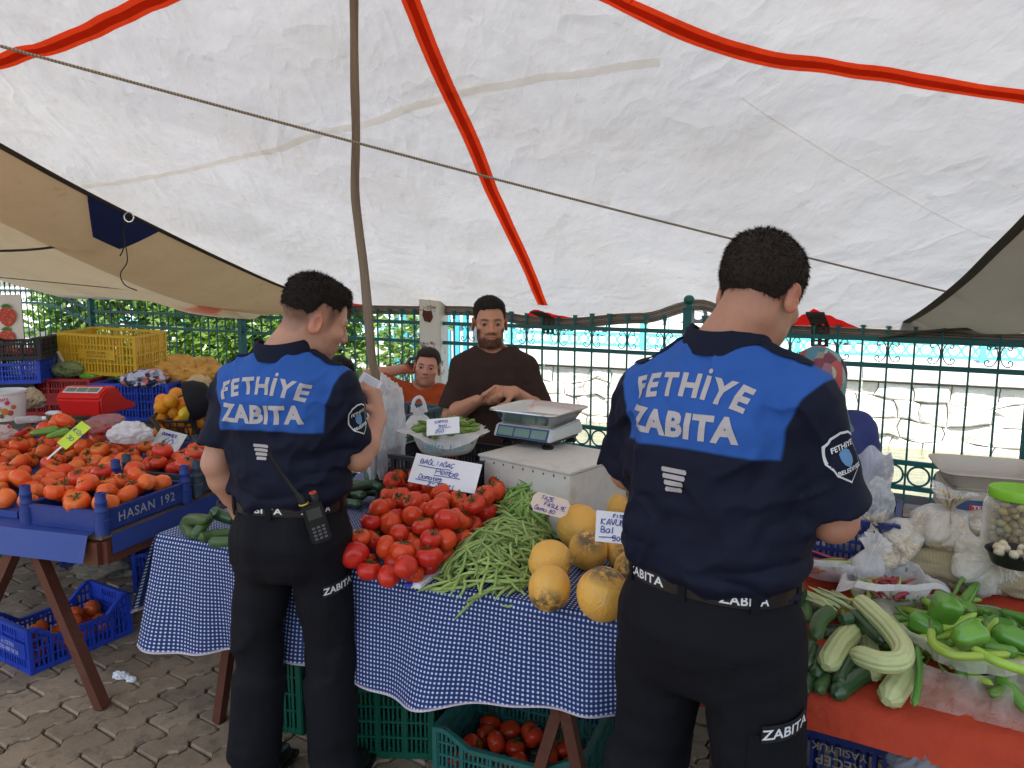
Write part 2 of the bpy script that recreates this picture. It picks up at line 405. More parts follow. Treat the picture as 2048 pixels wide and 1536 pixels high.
# ================================================================== TARPAULINS
def fence_ab(x, y): r_ = Vector((x, y, 0)) - F0; return r_.dot(FT), r_.dot(FN)
A_G1 = fence_hit(1094, 648)[0]; A_G2 = fence_hit(1640, 655)[0]; A_BALL = fence_hit(1377, 640)[0]
def hem_z(a):     # height of the tarp's lower hem along the fence
    pts = [(-6, 1.42), (2.6, 1.42), (A_G1 - 1.0, 1.43), (A_G1 - .1, 1.345), (A_G1 + .1, 1.335), (A_BALL - .45, 1.40), (A_BALL, 1.52), (A_BALL + .45, 1.41), (A_G2 - .2, 1.33), (A_G2 + .7, 1.315), (14, 1.31)]
    for (a0, z0), (a1, z1) in zip(pts, pts[1:]):
        if a <= a1: t_ = max(0, (a - a0) / (a1 - a0)); t_ = t_ * t_ * (3 - 2 * t_); return z0 + (z1 - z0) * t_
    return pts[-1][1]
def tarp_z(a, b):
    z = .445 * b - .012 * b * b
    # crease that runs from the right-hand hem up to the left
    k = (a - 8.9) * .62 + b * .95
    z += .10 * max(0, min(1.6, k)) * (1 if k > 0 else 0) * min(1, b)
    h = hem_z(a); h = h + (1.37 - h) * min(1, b / 1.2)
    z = h + min(z, 9) - .10 * math.sin(math.pi * min(1, b / 4.5))
    z = 3.35 - math.log1p(math.exp((3.35 - z) * 6)) / 6 if z > 1.0 else z
    # soft folds
    z += min(1, b * 1.5) * (.042 * math.sin(a * 2.3 + b * .5 + 1.1 * n1(a * .5, b * .4, 2)) * max(0, min(1, (6.2 - a) / 2)) + .034 * n1(a * 1.1, b * .7, 4) + .015 * n1(a * 3.5, b * 2, 9) + .010 * n1(a * 6, b * 1.2, 14))
    # fan of little pleats gathered at the two hem anchors
    for ac in (A_G1, A_G2):
        d = math.hypot(a - ac, b + .02); th = math.atan2(b + .02, a - ac)
        z += .012 * math.sin(th * 17 + 2 * n1(th * 2, ac)) * math.exp(-d / .45) * min(1, b * 4)
    return z
def tarp_pt(a, b): p = FP(a, b - .05 - .22 * math.exp(-((a - A_BALL) / .3) ** 2) * max(0, 1 - b / .6)); p.z = tarp_z(a, b); return p
M_WTARP = cloth_translucent('white_tarpaulin', (.945, .945, .935), tau=.178, refl=.45, grime=.45, wr=.85)
A0, A1, B1 = -4.2, 13.5, 7.7
NA, NB = 260, 150
def tf(i, j):
    bb = B1 * (j ** 1.25); return tarp_pt(A0 + (A1 - A0) * i, bb)
tarp = empty('white_tarpaulin', FP(4, 4, 0)); tag(tarp, 'huge dirty white tarpaulin roof with red straps stretched over the stalls', 'tarpaulin')
def child(o, par):
    o.parent = par; o.matrix_parent_inverse = Matrix.Translation(par.location).inverted() if par.rotation_euler.z == 0 else par.matrix_basis.inverted(); return o
child(MB().grid(tf, NA, NB).build('sheet', M_WTARP, smooth=True), tarp)
# photo pixel -> point on the tarp underside
def tarp_hit(u, v, drop=.006):
    d = ray(u, v); lo, hi = .4, 14.0; prev = None
    t_ = .6
    while t_ < 14:
        p = EYE + d * t_; a, b = fence_ab(p.x, p.y); b += .05
        s_ = p.z - tarp_z(a, max(b, 0))
        if prev is not None and s_ > 0 and prev[1] <= 0:
            t0, t1 = prev[0], t_
            for _ in range(20):
                tm = (t0 + t1) / 2; p = EYE + d * tm; a, b = fence_ab(p.x, p.y); b += .05
                if p.z - tarp_z(a, max(b, 0)) > 0: t1 = tm
                else: t0 = tm
            p = EYE + d * t0; return p - Vector((0, 0, drop))
        prev = (t_, s_); t_ += .03
    return EYE + d * 8
def on_tarp(p, drop):
    a, b = fence_ab(p.x, p.y); return Vector((p.x, p.y, tarp_z(a, max(b + .05, 0)) - drop))
def strap(name, px, width, mat, drop, n=40, par=tarp, ext=0):
    P = [tarp_hit(*p) for p in px]
    if ext: P = [P[0] + (P[0] - P[1]).normalized() * ext] + P
    path = catmull(P, n // len(P) + 2); q_ = MB(); V = []; m = len(path)
    for i in range(m):
        t_ = path[min(i + 1, m - 1)] - path[max(i - 1, 0)]; s_ = Vector((t_.y, -t_.x, 0)).normalized()
        for k in (-1, -.5, 0, .5, 1): V.append(on_tarp(path[i] + s_ * (k * width / 2), drop))
    q_.add(V, [(i * 5 + k, i * 5 + k + 1, (i + 1) * 5 + k + 1, (i + 1) * 5 + k) for i in range(m - 1) for k in range(4)])
    return child(q_.build(name, mat, smooth=True), par)
M_RED = cloth_translucent('red_tarp_strip', (.95, .075, .018), tau=.95, refl=.05, grime=.15, wr=.3)
M_WEB = cloth_translucent('brown_webbing', (.58, .17, .09), tau=.85, refl=.12, grime=.2, wr=.2)
M_SEAM = cloth_translucent('seam_tape', (.97, .93, .86), tau=.86, refl=.12, grime=.1, wr=.3)
for px, wd, ext in (([(806, -40), (870, 120), (960, 320), (1040, 500), (1086, 608)], .092, 1.5), ([(360, -25), (240, 30), (130, 80), (0, 122), (-140, 165)], .085, 2.5), ([(1180, -30), (1270, 15), (1420, 80), (1600, 122), (1800, 150), (2048, 190), (2200, 215)], .085, 1.5)):
    strap('reinforcing_strip', px, wd, M_RED, .007, ext=ext); strap('webbing', px, wd * .42, M_WEB, .011, ext=ext)
strap('seam', [(160, 372), (300, 352), (500, 308), (720, 248), (850, 205), (1000, 170), (1180, 143), (1320, 122)], .045, M_SEAM, .005)
strap('seam', [(1480, 190), (1700, 330), (1900, 440), (2020, 490)], .010, M_SEAM, .005)
# hem webbing along the fence
M_HEM = pmat('grey_brown_webbing', (.27, .225, .18), .85, .2, 14, .4, 120, dirt=.3)
q = MB()
def hemf(i, j):
    a = -1.0 + i * 14; return FP(a, -.055 - .22 * math.exp(-((a - A_BALL) / .3) ** 2) + .006 * math.sin(j * 12.56), hem_z(a) + .004 - .105 * j - .004 * n1(a * 3, j * 3))
child(q.grid(hemf, 220, 8).build('hem', M_HEM, smooth=True), tarp)
q = MB()
for kk in range(5):
    q.tube([FP(-1 + i * .1, -.03, hem_z(-1 + i * .1) - .015 - .018 * kk) for i in range(0, 140)], .0022, 4)
child(q.build('hem_stitching', pmat('dark_thread', (.07, .06, .05), .8)), tarp)
# red gussets with strap ladders at the hem anchors
M_GUS = cloth_translucent('red_gusset', (.85, .025, .022), tau=.85, refl=.15, grime=.1, wr=.2)
m_lad = pmat('dark_strap', (.055, .048, .042), .8, .2, 20, .4, 150)
def gusset(ac, hw, hh, lean):
    V = []; top = tarp_pt(ac + lean, hh); n = 8
    for j in range(n + 1):
        for i in range(n + 1):
            t_ = j / n; a = ac + (i / n * 2 - 1) * hw * (1 - t_) + lean * t_; b = .015 + hh * t_
            p = tarp_pt(a, b); p.z -= .009; V.append(p)
    child(MB().add(V, [(j * (n + 1) + i, j * (n + 1) + i + 1, (j + 1) * (n + 1) + i + 1, (j + 1) * (n + 1) + i) for j in range(n) for i in range(n)]).build('gusset', M_GUS, smooth=True), tarp)
    s_ = MB()
    for k in range(16):
        t_ = k / 15; b = .02 + hh * .8 * (1 - t_); a = ac + lean * (1 - t_) * .8
        if t_ < .72: p = tarp_pt(a, b); p.z -= .02
        else: p = FP(ac, -.02, hem_z(ac) - (t_ - .72) * .55)
        s_.box(p, (.13, .012, .016), Matrix.Rotation(math.atan2(FT.y, FT.x), 3, 'Z') @ Matrix.Rotation(.5 if t_ < .72 else 0, 3, 'X'))
        if k: s_.bar(pp - FT * .05, p - FT * .05, .03, .006); s_.bar(pp + FT * .05, p + FT * .05, .03, .006); s_.bar(pp, p, .03, .006)
        pp = p
    child(s_.build('strap_ladder', m_lad), tarp)
gusset(A_G1, .26, .22, -.04); gusset(A_G2, .27, .34, 0); gusset(fence_hit(690, 630)[0], .3, .2, 0)

# beige tarpaulin of the neighbouring stall (left)
M_BT = cloth_translucent('beige_tarpaulin', (.88, .68, .42), tau=.32, refl=.48, grime=.4, wr=.25)
M_BT2 = cloth_translucent('cream_tarpaulin', (.97, .83, .58), tau=.46, refl=.4, grime=.35, wr=.25)
M_EDGE = pmat('dark_edge_tape', (.075, .065, .055), .85, .2, 12, .3, 90)
M_BLUEP = pmat('navy_patch', (.012, .03, .16), .8, .15, 12, .3, 90)
def pxcurve(pts, n=10): return catmull([on_y(u, v, y) for u, v, y in pts], n)
bt = empty('beige_tarpaulin', (-3.5, 6, 0)); tag(bt, 'beige canvas tarpaulin with dark taped edge over the tomato stall', 'tarpaulin')
def resample(path, n):
    L = [0]; 
    for a, b in zip(path, path[1:]): L.append(L[-1] + (b - a).length)
    out = []
    for k in range(n + 1):
        s_ = L[-1] * k / n; i = max(0, min(len(L) - 2, next((i for i in range(len(L) - 1) if L[i + 1] >= s_), len(L) - 2)))
        out.append(path[i].lerp(path[i + 1], (s_ - L[i]) / max(1e-9, L[i + 1] - L[i])))
    return out
def sheet_between(name, c0, c1, sag, mat, par, n=60, m=16, wob=.01):
    A = resample(c0, n); B = resample(c1, n); V = []
    for j in range(m + 1):
        for i in range(n + 1):
            t_ = j / m; p = A[i].lerp(B[i], t_); p.z += -sag * math.sin(math.pi * t_) + wob * n1(i * .15, j * .25, 3) * math.sin(math.pi * t_)
            V.append(p)
    w_ = n + 1
    return child(MB().add(V, [(j * w_ + i, j * w_ + i + 1, (j + 1) * w_ + i + 1, (j + 1) * w_ + i) for j in range(m) for i in range(n)]).build(name, mat, smooth=True), par)
edge = pxcurve([(-500, 20, 2.6), (-200, 175, 3.4), (0, 287, 4.0), (150, 370, 4.6), (300, 447, 5.4), (450, 520, 6.5), (572, 574, 7.8), (660, 600, 8.6)])
fold = pxcurve([(-700, 200, 3.0), (-200, 372, 4.3), (0, 445, 5.0), (130, 508, 5.6), (260, 565, 6.5), (345, 597, 7.4), (400, 612, 8.5), (470, 622, 9.0)])
low = [FP(a, .03, z) for a, z in ((-9, 2.1), (-4, 1.60), (-2.6, 1.61), (-2.2, 1.61), (-1.7, 1.53), (-1.2, 1.42), (-.6, 1.37), (.0, 1.36), (.6, 1.37))]
low = catmull(low, 10)
sheet_between('upper_sheet', edge, fold, .10, M_BT, bt); sheet_between('lower_sheet', fold, low, .12, M_BT2, bt)
q = MB(); q.tube([p + Vector((0, 0, -.012)) for p in resample(edge, 80)], .028, 6, flat=.35); child(q.build('edge_tape', M_EDGE, smooth=True), bt)
q = MB(); q.tube([p + Vector((0, 0, -.02)) for p in resample(low, 80)], .02, 6); child(q.build('lower_hem', M_HEM, smooth=True), bt)
# navy corner patch, ring, hanging cord
def edge_near(u): return min(resample(edge, 200), key=lambda p: abs(to_px(p)[0] - u))
EA = resample(edge, 60); FB = resample(fold, 60); e1 = edge_near(255); idx_u = lambda u: min(range(61), key=lambda i: abs(to_px(EA[i])[0] - u)); i0, i1, i2 = idx_u(180), idx_u(232), idx_u(318)
def patch(i, j):
    k = i0 + (i2 - i0) * i; n_ = int(k); fr = k - n_; A_ = EA[n_].lerp(EA[min(60, n_ + 1)], fr); B_ = FB[n_].lerp(FB[min(60, n_ + 1)], fr); tm = .34 * min(1, (k - i0) / max(1, i1 - i0) * 1.0) * min(1, (i2 - k) / max(1, (i2 - i1)) * 2.5) + .002; t_ = tm * j; p = A_.lerp(B_, t_); p.z += -.10 * math.sin(math.pi * t_) - .022; return p
child(MB().grid(patch, 16, 6).build('corner_patch', M_BLUEP, smooth=True), bt)
ringc = on_y(258, 434, e1.y - .06)
q = MB(); q.tube([ringc + Vector((.032 * math.cos(k * .4), 0, .032 * math.sin(k * .4))) for k in range(17)], .005, 6); child(q.build('metal_ring', M_STEEL, smooth=True), bt)
q = MB(); yy = ringc.y
q.tube(catmull([on_y(u, v, yy) for u, v in ((248, 440), (246, 460), (250, 480), (246, 500), (240, 512))], 5), .0045, 5)
q.tube(catmull([on_y(u, v, yy) for u, v in ((252, 445), (247, 470), (253, 500), (254, 525), (241, 548), (250, 570), (274, 581))], 6), .004, 5)
child(q.build('hanging_cord', pmat('black_cord', (.02, .02, .025), .8), smooth=True), bt)
q = MB(); sp = catmull([on_y(u, v, y) for u, v, y in ((222, 458, e1.y + .2), (180, 478, e1.y + .3), (120, 492, e1.y + .3), (50, 500, e1.y + .2), (-60, 503, e1.y))], 8)
q.tube(sp, .016, 6, flat=.5); child(q.build('side_strap', M_EDGE, smooth=True), bt)
q = MB(); q.tube([on_y(-30 + k * 12, 552 + k * 12 * .095, 7.6 - k * .02) for k in range(30)], .005, 4); child(q.build('rope', pmat('thin_brown_rope', (.22, .16, .10), .9), smooth=True), bt)
q = MB(); q.add([FP(-.62, .08, 1.44), FP(-.15, .08, 1.40), FP(-.12, .06, 1.30), FP(-.55, .06, 1.29)], [(0, 1, 2, 3)]); child(q.build('navy_patch', M_BLUEP), bt)
# reddish patched corner in the shade
q = MB(); q.add([on_y(352, 592, 8.3), on_y(500, 603, 8.5), on_y(430, 622, 8.9), on_y(395, 612, 8.7)], [(0, 1, 2, 3)]); child(q.build('red_patch', M_GUS), bt)

# grey tarpaulin at the right edge
gt = empty('grey_tarpaulin', (4, 4, 0)); tag(gt, 'grey beige tarpaulin corner with dark edge hanging over the fence', 'tarpaulin')
M_GT = cloth_translucent('grey_beige_tarpaulin', (.74, .70, .58), tau=.24, refl=.42, grime=.3, wr=.3)
ge_ = pxcurve([(1756, 672, 5.45), (1830, 632, 5.2), (1920, 565, 4.9), (1990, 497, 4.6), (2048, 440, 4.4), (2200, 290, 4.0), (2400, 90, 3.6)])
def near_tarp(pts): return catmull([EYE + (tarp_hit(u, v, 0) - EYE) * k for u, v, k in pts], 10)
ge_ = near_tarp([(1756, 668, .985), (1830, 632, .96), (1920, 565, .94), (1990, 497, .92), (2048, 440, .90), (2150, 330, .86), (2300, 150, .82)])
gl = pxcurve([(1758, 673, 5.47), (1840, 661, 5.3), (1950, 655, 5.1), (2048, 657, 5.0), (2200, 660, 4.7), (2600, 675, 4.2)])
AA = resample(ge_, 50); BB = resample(gl, 50); V = []
for j in range(31):
    for i in range(51):
        t_ = j / 30; p = AA[i].lerp(BB[i], t_); p.z += (.035 * math.sin(t_ * 17 + i * .05) * (i / 50) ** .7 - .10 * (i / 50)) * math.sin(math.pi * t_); V.append(p)
child(MB().add(V, [(j * 51 + i, j * 51 + i + 1, (j + 1) * 51 + i + 1, (j + 1) * 51 + i) for j in range(30) for i in range(50)]).build('sheet', M_GT, smooth=True), gt)
q = MB(); q.tube([p - Vector((0, 0, .01)) for p in AA], .03, 6, flat=.4); child(q.build('edge_tape', M_EDGE, smooth=True), gt)
q = MB(); q.tube([p - Vector((0, 0, .01)) for p in BB], .018, 6, flat=.6); child(q.build('lower_hem', M_EDGE, smooth=True), gt)

# wooden pole and rope
m_wood = NT('weathered_pole_wood'); nz = m_wood.noise(18, 5, .6, sc=(1, 1, .06)); nz2 = m_wood.noise(5, 3)
m_wood.l(m_wood.mix(m_wood.ramp(nz, .3, .7), (.10, .068, .043), (.30, .225, .155)), m_wood.b.inputs['Base Color']); m_wood.val('Roughness', .85)
m_wood.l(m_wood.bump(nz, .6, .01), m_wood.b.inputs['Normal'])
pole_px = [(757, 800, 0), (744, 720, 0), (737, 640, 0), (728, 540, 0), (718, 460, 0), (710, 380, 0), (712, 270, 0), (709, 150, 0), (708, 0, 0), (707, -40, 0), (706, -90, 0)]
PY = 3.42
ptop = [on_y(u, v, PY) for u, v, _ in pole_px]; ptop = [p for p in ptop if p.z < on_tarp(p, .03).z]; ptop.append(on_tarp(ptop[-1], .004)); foot = ptop[0] + Vector((.09, 0, 0)); foot.z = 0
path = catmull([foot] + ptop, 6)
q = MB(); q.tube(path, [.0205 + .0035 * n1(p.z * 5, 1) for p in path], 12)
tag(q.build('wooden_pole', m_wood.m, smooth=True), 'crooked bare wooden pole propping up the white tarpaulin', 'pole')
m_rope = NT('twisted_rope'); wv = m_rope.n('TexWave'); wv.inputs['Scale'].default_value = 30; m_rope.l(m_rope.coord('Object'), wv.inputs[0])
m_rope.l(m_rope.mix(wv.outputs[0], (.16, .12, .08), (.42, .35, .26)), m_rope.b.inputs['Base Color']); m_rope.val('Roughness', .95)
def rope_pt(u):
    s_ = (u) / 1900; y = 1 / ((1 - s_) / 2.72 + s_ / 4.45)
    t_ = s_; v = 92 + (585 - 92) * t_ + 26 * math.sin(math.pi * t_) * -1 * (-.35) ; return on_y(u, v, y)
q = MB(); q.tube([rope_pt(u) for u in range(-400, 1961, 20)], .0058, 6)
tag(q.build('rope', m_rope.m, smooth=True), 'long taut rope strung below the white tarpaulin', 'rope')

# ================================================================== FENCE
fence = empty('iron_fence', FP(5, 0, 0)); tag(fence, 'dark teal wrought iron fence with scrolls along the canal', 'fence')
frot = math.atan2(FT.y, FT.x)
def frail(name, a0, a1, z, zf=None):
    n = max(1, int((a1 - a0) / .15)) if zf else 1; m_ = MB()
    for k in range(n):
        s0 = a0 + (a1 - a0) * k / n; s1 = a0 + (a1 - a0) * (k + 1) / n
        m_.bar(FP(s0, 0, zf(s0) if zf else z), FP(s1, 0, zf(s1) if zf else z), .028, .036)
    child(m_.build(name, M_TEAL), fence)
aP = [fence_hit(u, 640)[0] for u in (184, 483)]
a_pillar = fence_hit(868, 660)[0]; a_ball = fence_hit(1377, 640)[0]; a_end = fence_hit(2050, 800)[0]
a_l = aP[0]
def arch(z): return lambda a: z + (.30 * math.sin(min(1, (a_l - a) / 1.7) * math.pi / 2) if a < a_l else 0)
Z_T, Z_2, Z_L, Z_B = 1.245, 1.045, .325, .135
for z, nm in ((Z_T, 'rail'), (Z_2, 'rail')):
    frail(nm, a_l - 3, a_l, z, arch(z)); frail(nm, a_l, a_pillar - .12, z); frail(nm, a_pillar + .12, a_end + 3, z)
for z in (Z_L, Z_B): frail('rail', a_l - 3, a_pillar - .12, z); frail('rail', a_pillar + .12, a_end + 3, z)
# bar with flared tip
def bar_mesh(h):
    m_ = MB(); m_.box((0, 0, h / 2), (.014, .014, h))
    m_.add([(-.007, -.007, h), (.007, -.007, h), (.007, .007, h), (-.007, .007, h), (-.024, -.01, h + .085), (.024, -.01, h + .085), (.024, .01, h + .085), (-.024, .01, h + .085)],
           [(0, 1, 5, 4), (1, 2, 6, 5), (2, 3, 7, 6), (3, 0, 4, 7), (4, 5, 6, 7)])
    m_.box((0, 0, h + .004), (.026, .022, .012)); return m_.mesh('bar', M_TEAL)
me_bar = bar_mesh(1.30); me_bar2 = bar_mesh(1.58)
# scroll pair (one S-curl each side of a bar)
def spiral(cx, cz, r0, r1, a0, turns, n=18): return [(cx + (r0 + (r1 - r0) * k / n) * math.cos(a0 + turns * 2 * math.pi * k / n), 0, cz + (r0 + (r1 - r0) * k / n) * math.sin(a0 + turns * 2 * math.pi * k / n)) for k in range(n + 1)]
def scroll_mesh():
    m_ = MB()
    for s_ in (-1, 1):
        P = [(-.0 * s_ + .008, .0)]
        main = [(.008, .100), (.012, .065), (.03, .03), (.055, .018), (.078, .030), (.082, .052), (.066, .062), (.056, .052), (.062, .044)]
        up = [(.008, .100), (.014, .135), (.032, .165), (.055, .172), (.072, .158), (.070, .140), (.056, .136), (.052, .146)]
        for c_ in (main, up): m_.tube(catmull([(x * s_, 0, z) for x, z in c_], 4), .0042, 5)
    return m_.mesh('scroll', M_TEAL, True)
me_scr = scroll_mesh()
mt = MB(); mt.tube([(.072 * math.cos(k * math.pi / 12), 0, .072 * math.sin(k * math.pi / 12)) for k in range(25)], .008, 6); me_ring = mt.mesh('ring', M_TEAL, True)
SPB = .174
k0 = int((a_l - 3) / SPB); k1 = int((a_end + 2.2) / SPB)
for k in range(k0, k1):
    a = k * SPB + .06
    if abs(a - a_pillar) < .13 or abs(a - a_ball) < .07: continue
    o = link_mesh('bar', me_bar2 if a < a_l - .5 else me_bar, None, None, FP(a), (0, 0, frot)); child(o, fence)
    if a < a_l - .5: o.scale.z = (1.30 + .30 * math.sin(min(1, (a_l - a) / 1.7) * math.pi / 2)) / 1.58
    if k % 2 == 0 or a < 2.2:
        sz = arch(Z_2)(a) if a < a_l else Z_2
        child(link_mesh('scroll', me_scr, None, None, FP(a, 0, sz + .012), (0, 0, frot)), fence)
    if a > a_pillar - 1.0: child(link_mesh('ring', me_ring, None, None, FP(a + SPB / 2, 0, (Z_L + Z_B) / 2), (0, 0, frot)), fence)
def post(a, h, ball=True):
    p = MB(); p.box((0, 0, h / 2), (.075, .075, h)); p.lathe([(.052, h), (.052, h + .012), (.03, h + .02), (.024, h + .04)], 14)
    if ball: p.lathe([(.004 + .042 * math.sin(math.pi * k / 12), h + .075 - .042 * math.cos(math.pi * k / 12)) for k in range(13)], 16)
    child(p.build('post', M_TEAL, smooth=True, loc=FP(a), rot=(0, 0, frot)), fence)
post(aP[0], 1.40); post(aP[1], 1.33, False); post(a_ball, 1.44); post(a_end + .04, 1.28, False)
# white steel pillar standing in the fence line
m_pil = NT('cream_painted_steel'); nz = m_pil.noise(6, 5, .7); rr = m_pil.ramp(m_pil.noise(3.4, 5, .75), .56, .63)
m_pil.l(m_pil.mix(rr, m_pil.mix(nz, (.55, .50, .42), (.70, .66, .58)), (.13, .055, .025)), m_pil.b.inputs['Base Color']); m_pil.val('Roughness', .6)
q = MB(); q.box((0, 0, 1.15), (.235, .22, 2.3)); q.box((0, 0, .03), (.34, .32, .06))
pil = q.build('steel_pillar', m_pil.m, bevel=.008, loc=FP(a_pillar, .0), rot=(0, 0, frot + .25)); tag(pil, 'cream painted steel pillar with rust patch in the fence line', 'pillar')
q = MB(); rsx = random.Random(5)
q.prism([(-.035, -.06), (.03, -.075), (.06, -.02), (.045, .05), (.0, .045), (-.05, .055), (-.06, .0)], .004, Matrix.Translation((-.02, -.1115, 1.33)) @ Matrix.Rotation(R(90), 4, 'X'))
q.build('rust_patch', pmat('flaked_rust', (.09, .03, .014), .95, .5, 30, .8, 60), pil)

# ================================================================== FAR BANK: turquoise railing, vehicles, planting
m_turq = pmat('turquoise_paint', (.10, .48, .49), .5, .12, 3)
rail2 = empty('turquoise_railing', WP(0, -.5, .3)); tag(rail2, 'sunlit turquoise railing with a row of rings beyond the canal', 'railing')
wrot = math.atan2(WT.y, WT.x)
def WQ(a, z): return WP(a, -.55, .30 + z)
q = MB()
for z in (.10, .335, 1.28): child(MB().bar(WQ(-16, z), WQ(14, z), .04, .05).build('rail', m_turq), rail2)
mt = MB(); mt.tube([(.095 * math.cos(k * math.pi / 10), 0, .095 * math.sin(k * math.pi / 10)) for k in range(21)], .017, 5); me_r2 = mt.mesh('ring', m_turq, True)
mt = MB(); mt.box((0, 0, .8), (.018, .018, .95)); me_b2 = mt.mesh('bar', m_turq)
mt = MB(); mt.box((0, 0, .65), (.09, .09, 1.35)); me_p2 = mt.mesh('post', m_turq)
for k in range(-56, 66):
    a = k * .21
    child(link_mesh('ring', me_r2, None, None, WQ(a, .2175), (0, 0, wrot)), rail2)
    if k % 2 == 0: child(link_mesh('bar', me_b2, None, None, WQ(a + .105, 0), (0, 0, wrot)), rail2)
    if k % 14 == 0: child(link_mesh('post', me_p2, None, None, WQ(a, 0), (0, 0, wrot)), rail2)

m_redp = pmat('red_car_paint', (.50, .012, .03), .25, .05, 2, coat=.6); m_tyre = pmat('tyre_rubber', (.02, .02, .02), .9, .2, 20); m_glass = pmat('dark_car_glass', (.02, .025, .03), .08, .1, 2)
m_silver = pmat('silver_car_paint', (.42, .43, .45), .25, .05, 2, coat=.6); m_rim = pmat('wheel_rim', (.45, .45, .46), .35, .1, 5, metal=.7)
def car(pxu, pxv, paint, ang, label, name='parked_car'):
    p = on_z(pxu, pxv, .30); c_ = empty(name, p, wrot + ang); tag(c_, label, 'car', 'cars parked beyond the canal')
    prof = [(-2.05, .28), (-2.08, .62), (-1.95, .86), (-1.5, .93), (-1.05, 1.38), (-.5, 1.46), (.35, 1.45), (1.05, 1.0), (1.75, .90), (2.02, .72), (2.06, .30)]
    b_ = MB(); n = len(prof); W = .84
    secs = [(-W, .0), (-W * .98, .0), (W * .98, 0), (W, 0)]
    V = []
    for y_, s_ in ((-W, .90), (-W * .93, 1), (W * .93, 1), (W, .90)):
        for x_, z_ in prof: V.append((x_, y_ * (1 if z_ < 1 else .86), .28 + (z_ - .28) * (s_ if z_ > .5 else 1)))
    F = [(j * n + i, j * n + i + 1, (j + 1) * n + i + 1, (j + 1) * n + i) for j in range(3) for i in range(n - 1)] + [tuple(range(n)), tuple(3 * n + i for i in range(n - 1, -1, -1))]
    b_.add(V, F); b_.build('body', paint, c_, smooth=True)
    for s_ in (-1, 1):
        g_ = MB(); y_ = s_ * W * .87; g_.add([(-1.28, y_ * 1.04, .98), (.85, y_ * 1.04, 1.0), (.28, y_ * 1.01, 1.33), (-.95, y_ * 1.01, 1.31)], [(0, 1, 2, 3)]); g_.build('side_window', m_glass, c_)
        for x_ in (-1.3, 1.28):
            t_ = MB(); t_.tube([(0, -.1, 0), (0, .1, 0)], .31, 18); w_ = t_.build('wheel', m_tyre, c_, smooth=True, loc=(x_, s_ * .76, .31))
            t_ = MB(); t_.tube([(0, -.105, 0), (0, .105, 0)], .19, 14); t_.build('rim', m_rim, w_, smooth=True)
        h_ = MB(); h_.box((2.0, s_ * .6, .66), (.12, .32, .13)); h_.build('headlight', pmat('headlight_glass', (.7, .72, .75), .15), c_, bevel=.03)
        h_ = MB(); h_.box((-2.03, s_ * .62, .70), (.1, .26, .16)); h_.build('tail_light', pmat('tail_light_red', (.45, .01, .01), .2), c_, bevel=.02)
    return c_
car(1905, 664, m_redp, .06, 'red car parked just behind the turquoise railing')
car(1480, 646, m_silver, .03, 'silver car parked further along behind the turquoise railing')
def motorbike(pxu, pxv, paint, ang, label):
    p = on_z(pxu, pxv, .30); c_ = empty('motor_scooter', p, wrot + ang); tag(c_, label, 'motorbike', 'motor scooters parked beyond the canal')
    for x_ in (-.62, .62):
        t_ = MB(); t_.tube([(.24 * math.cos(k * math.pi / 9), 0, .24 * math.sin(k * math.pi / 9)) for k in range(19)], .055, 8, cap=False); w_ = t_.build('wheel', m_tyre, c_, smooth=True, loc=(x_, 0, .295))
        t_ = MB(); t_.tube([(0, -.03, 0), (0, .03, 0)], .15, 12); t_.build('rim', m_rim, w_)
    b_ = MB(); b_.tube(catmull([(-.78, 0, .62), (-.5, 0, .64), (-.15, 0, .55), (.0, 0, .32), (.25, 0, .33), (.42, 0, .6), (.47, 0, .92)], 5), [.06, .12, .14, .14, .15, .13, .12, .11, .10, .10, .10, .1, .1, .1, .1, .1, .1, .1, .1, .1, .1, .1, .1, .1, .09, .09, .08, .08, .08, .07, .06], 10, flat=1.2); b_.build('body', paint, c_, smooth=True)
    s_ = MB(); s_.tube(catmull([(-.72, 0, .80), (-.4, 0, .80), (-.05, 0, .74)], 5), [.05, .1, .12, .12, .12, .11, .11, .1, .1, .08, .05], 10, flat=.6); s_.build('seat', M_BLACK, c_, smooth=True)
    h_ = MB(); h_.tube([(.46, -.32, 1.02), (.48, -.1, .98), (.48, .1, .98), (.46, .32, 1.02)], .016, 6); h_.tube([(.48, 0, .98), (.62, 0, .30)], .025, 6); h_.build('handlebar', M_BLACK, c_)
    return c_
motorbike(1735, 690, m_redp, .5, 'red motor scooter parked behind the turquoise railing'); motorbike(1150, 672, m_redp, .2, 'red motor scooter with dark seat parked further along the far bank')
motorbike(1085, 668, pmat('black_paint', (.02, .02, .022), .3), .25, 'black motor scooter parked on the far bank'); motorbike(2050, 700, pmat('blue_grey_paint', (.08, .1, .13), .3), .3, 'dark blue motor scooter at the end of the far railing')

# shrubs behind the fence, leaf by leaf
m_leaf = NT('sunlit_leaves'); oi = m_leaf.n('NewGeometry'); nzl = m_leaf.noise(5, 3)
cl = m_leaf.mix(nzl, (.06, .12, .022), (.22, .32, .06)); wn_ = m_leaf.ramp(oi.outputs['Random Per Island'], 0, 1); cl = m_leaf.mix(m_leaf.math('MULTIPLY', wn_, .6), cl, (.10, .18, .04))
m_leaf.l(cl, m_leaf.b.inputs['Base Color']); m_leaf.val('Roughness', .35); tl = m_leaf.n('BsdfTranslucent'); mx_ = m_leaf.n('MixShader'); mx_.inputs[0].default_value = .35
m_leaf.l(m_leaf.mix(1.0, cl, (2.0, 2.2, 1.2), 'MULTIPLY'), tl.inputs[0]); m_leaf.l(m_leaf.b.outputs[0], mx_.inputs[1]); m_leaf.l(tl.outputs[0], mx_.inputs[2]); m_leaf.l(mx_.outputs[0], m_leaf.out.inputs[0])
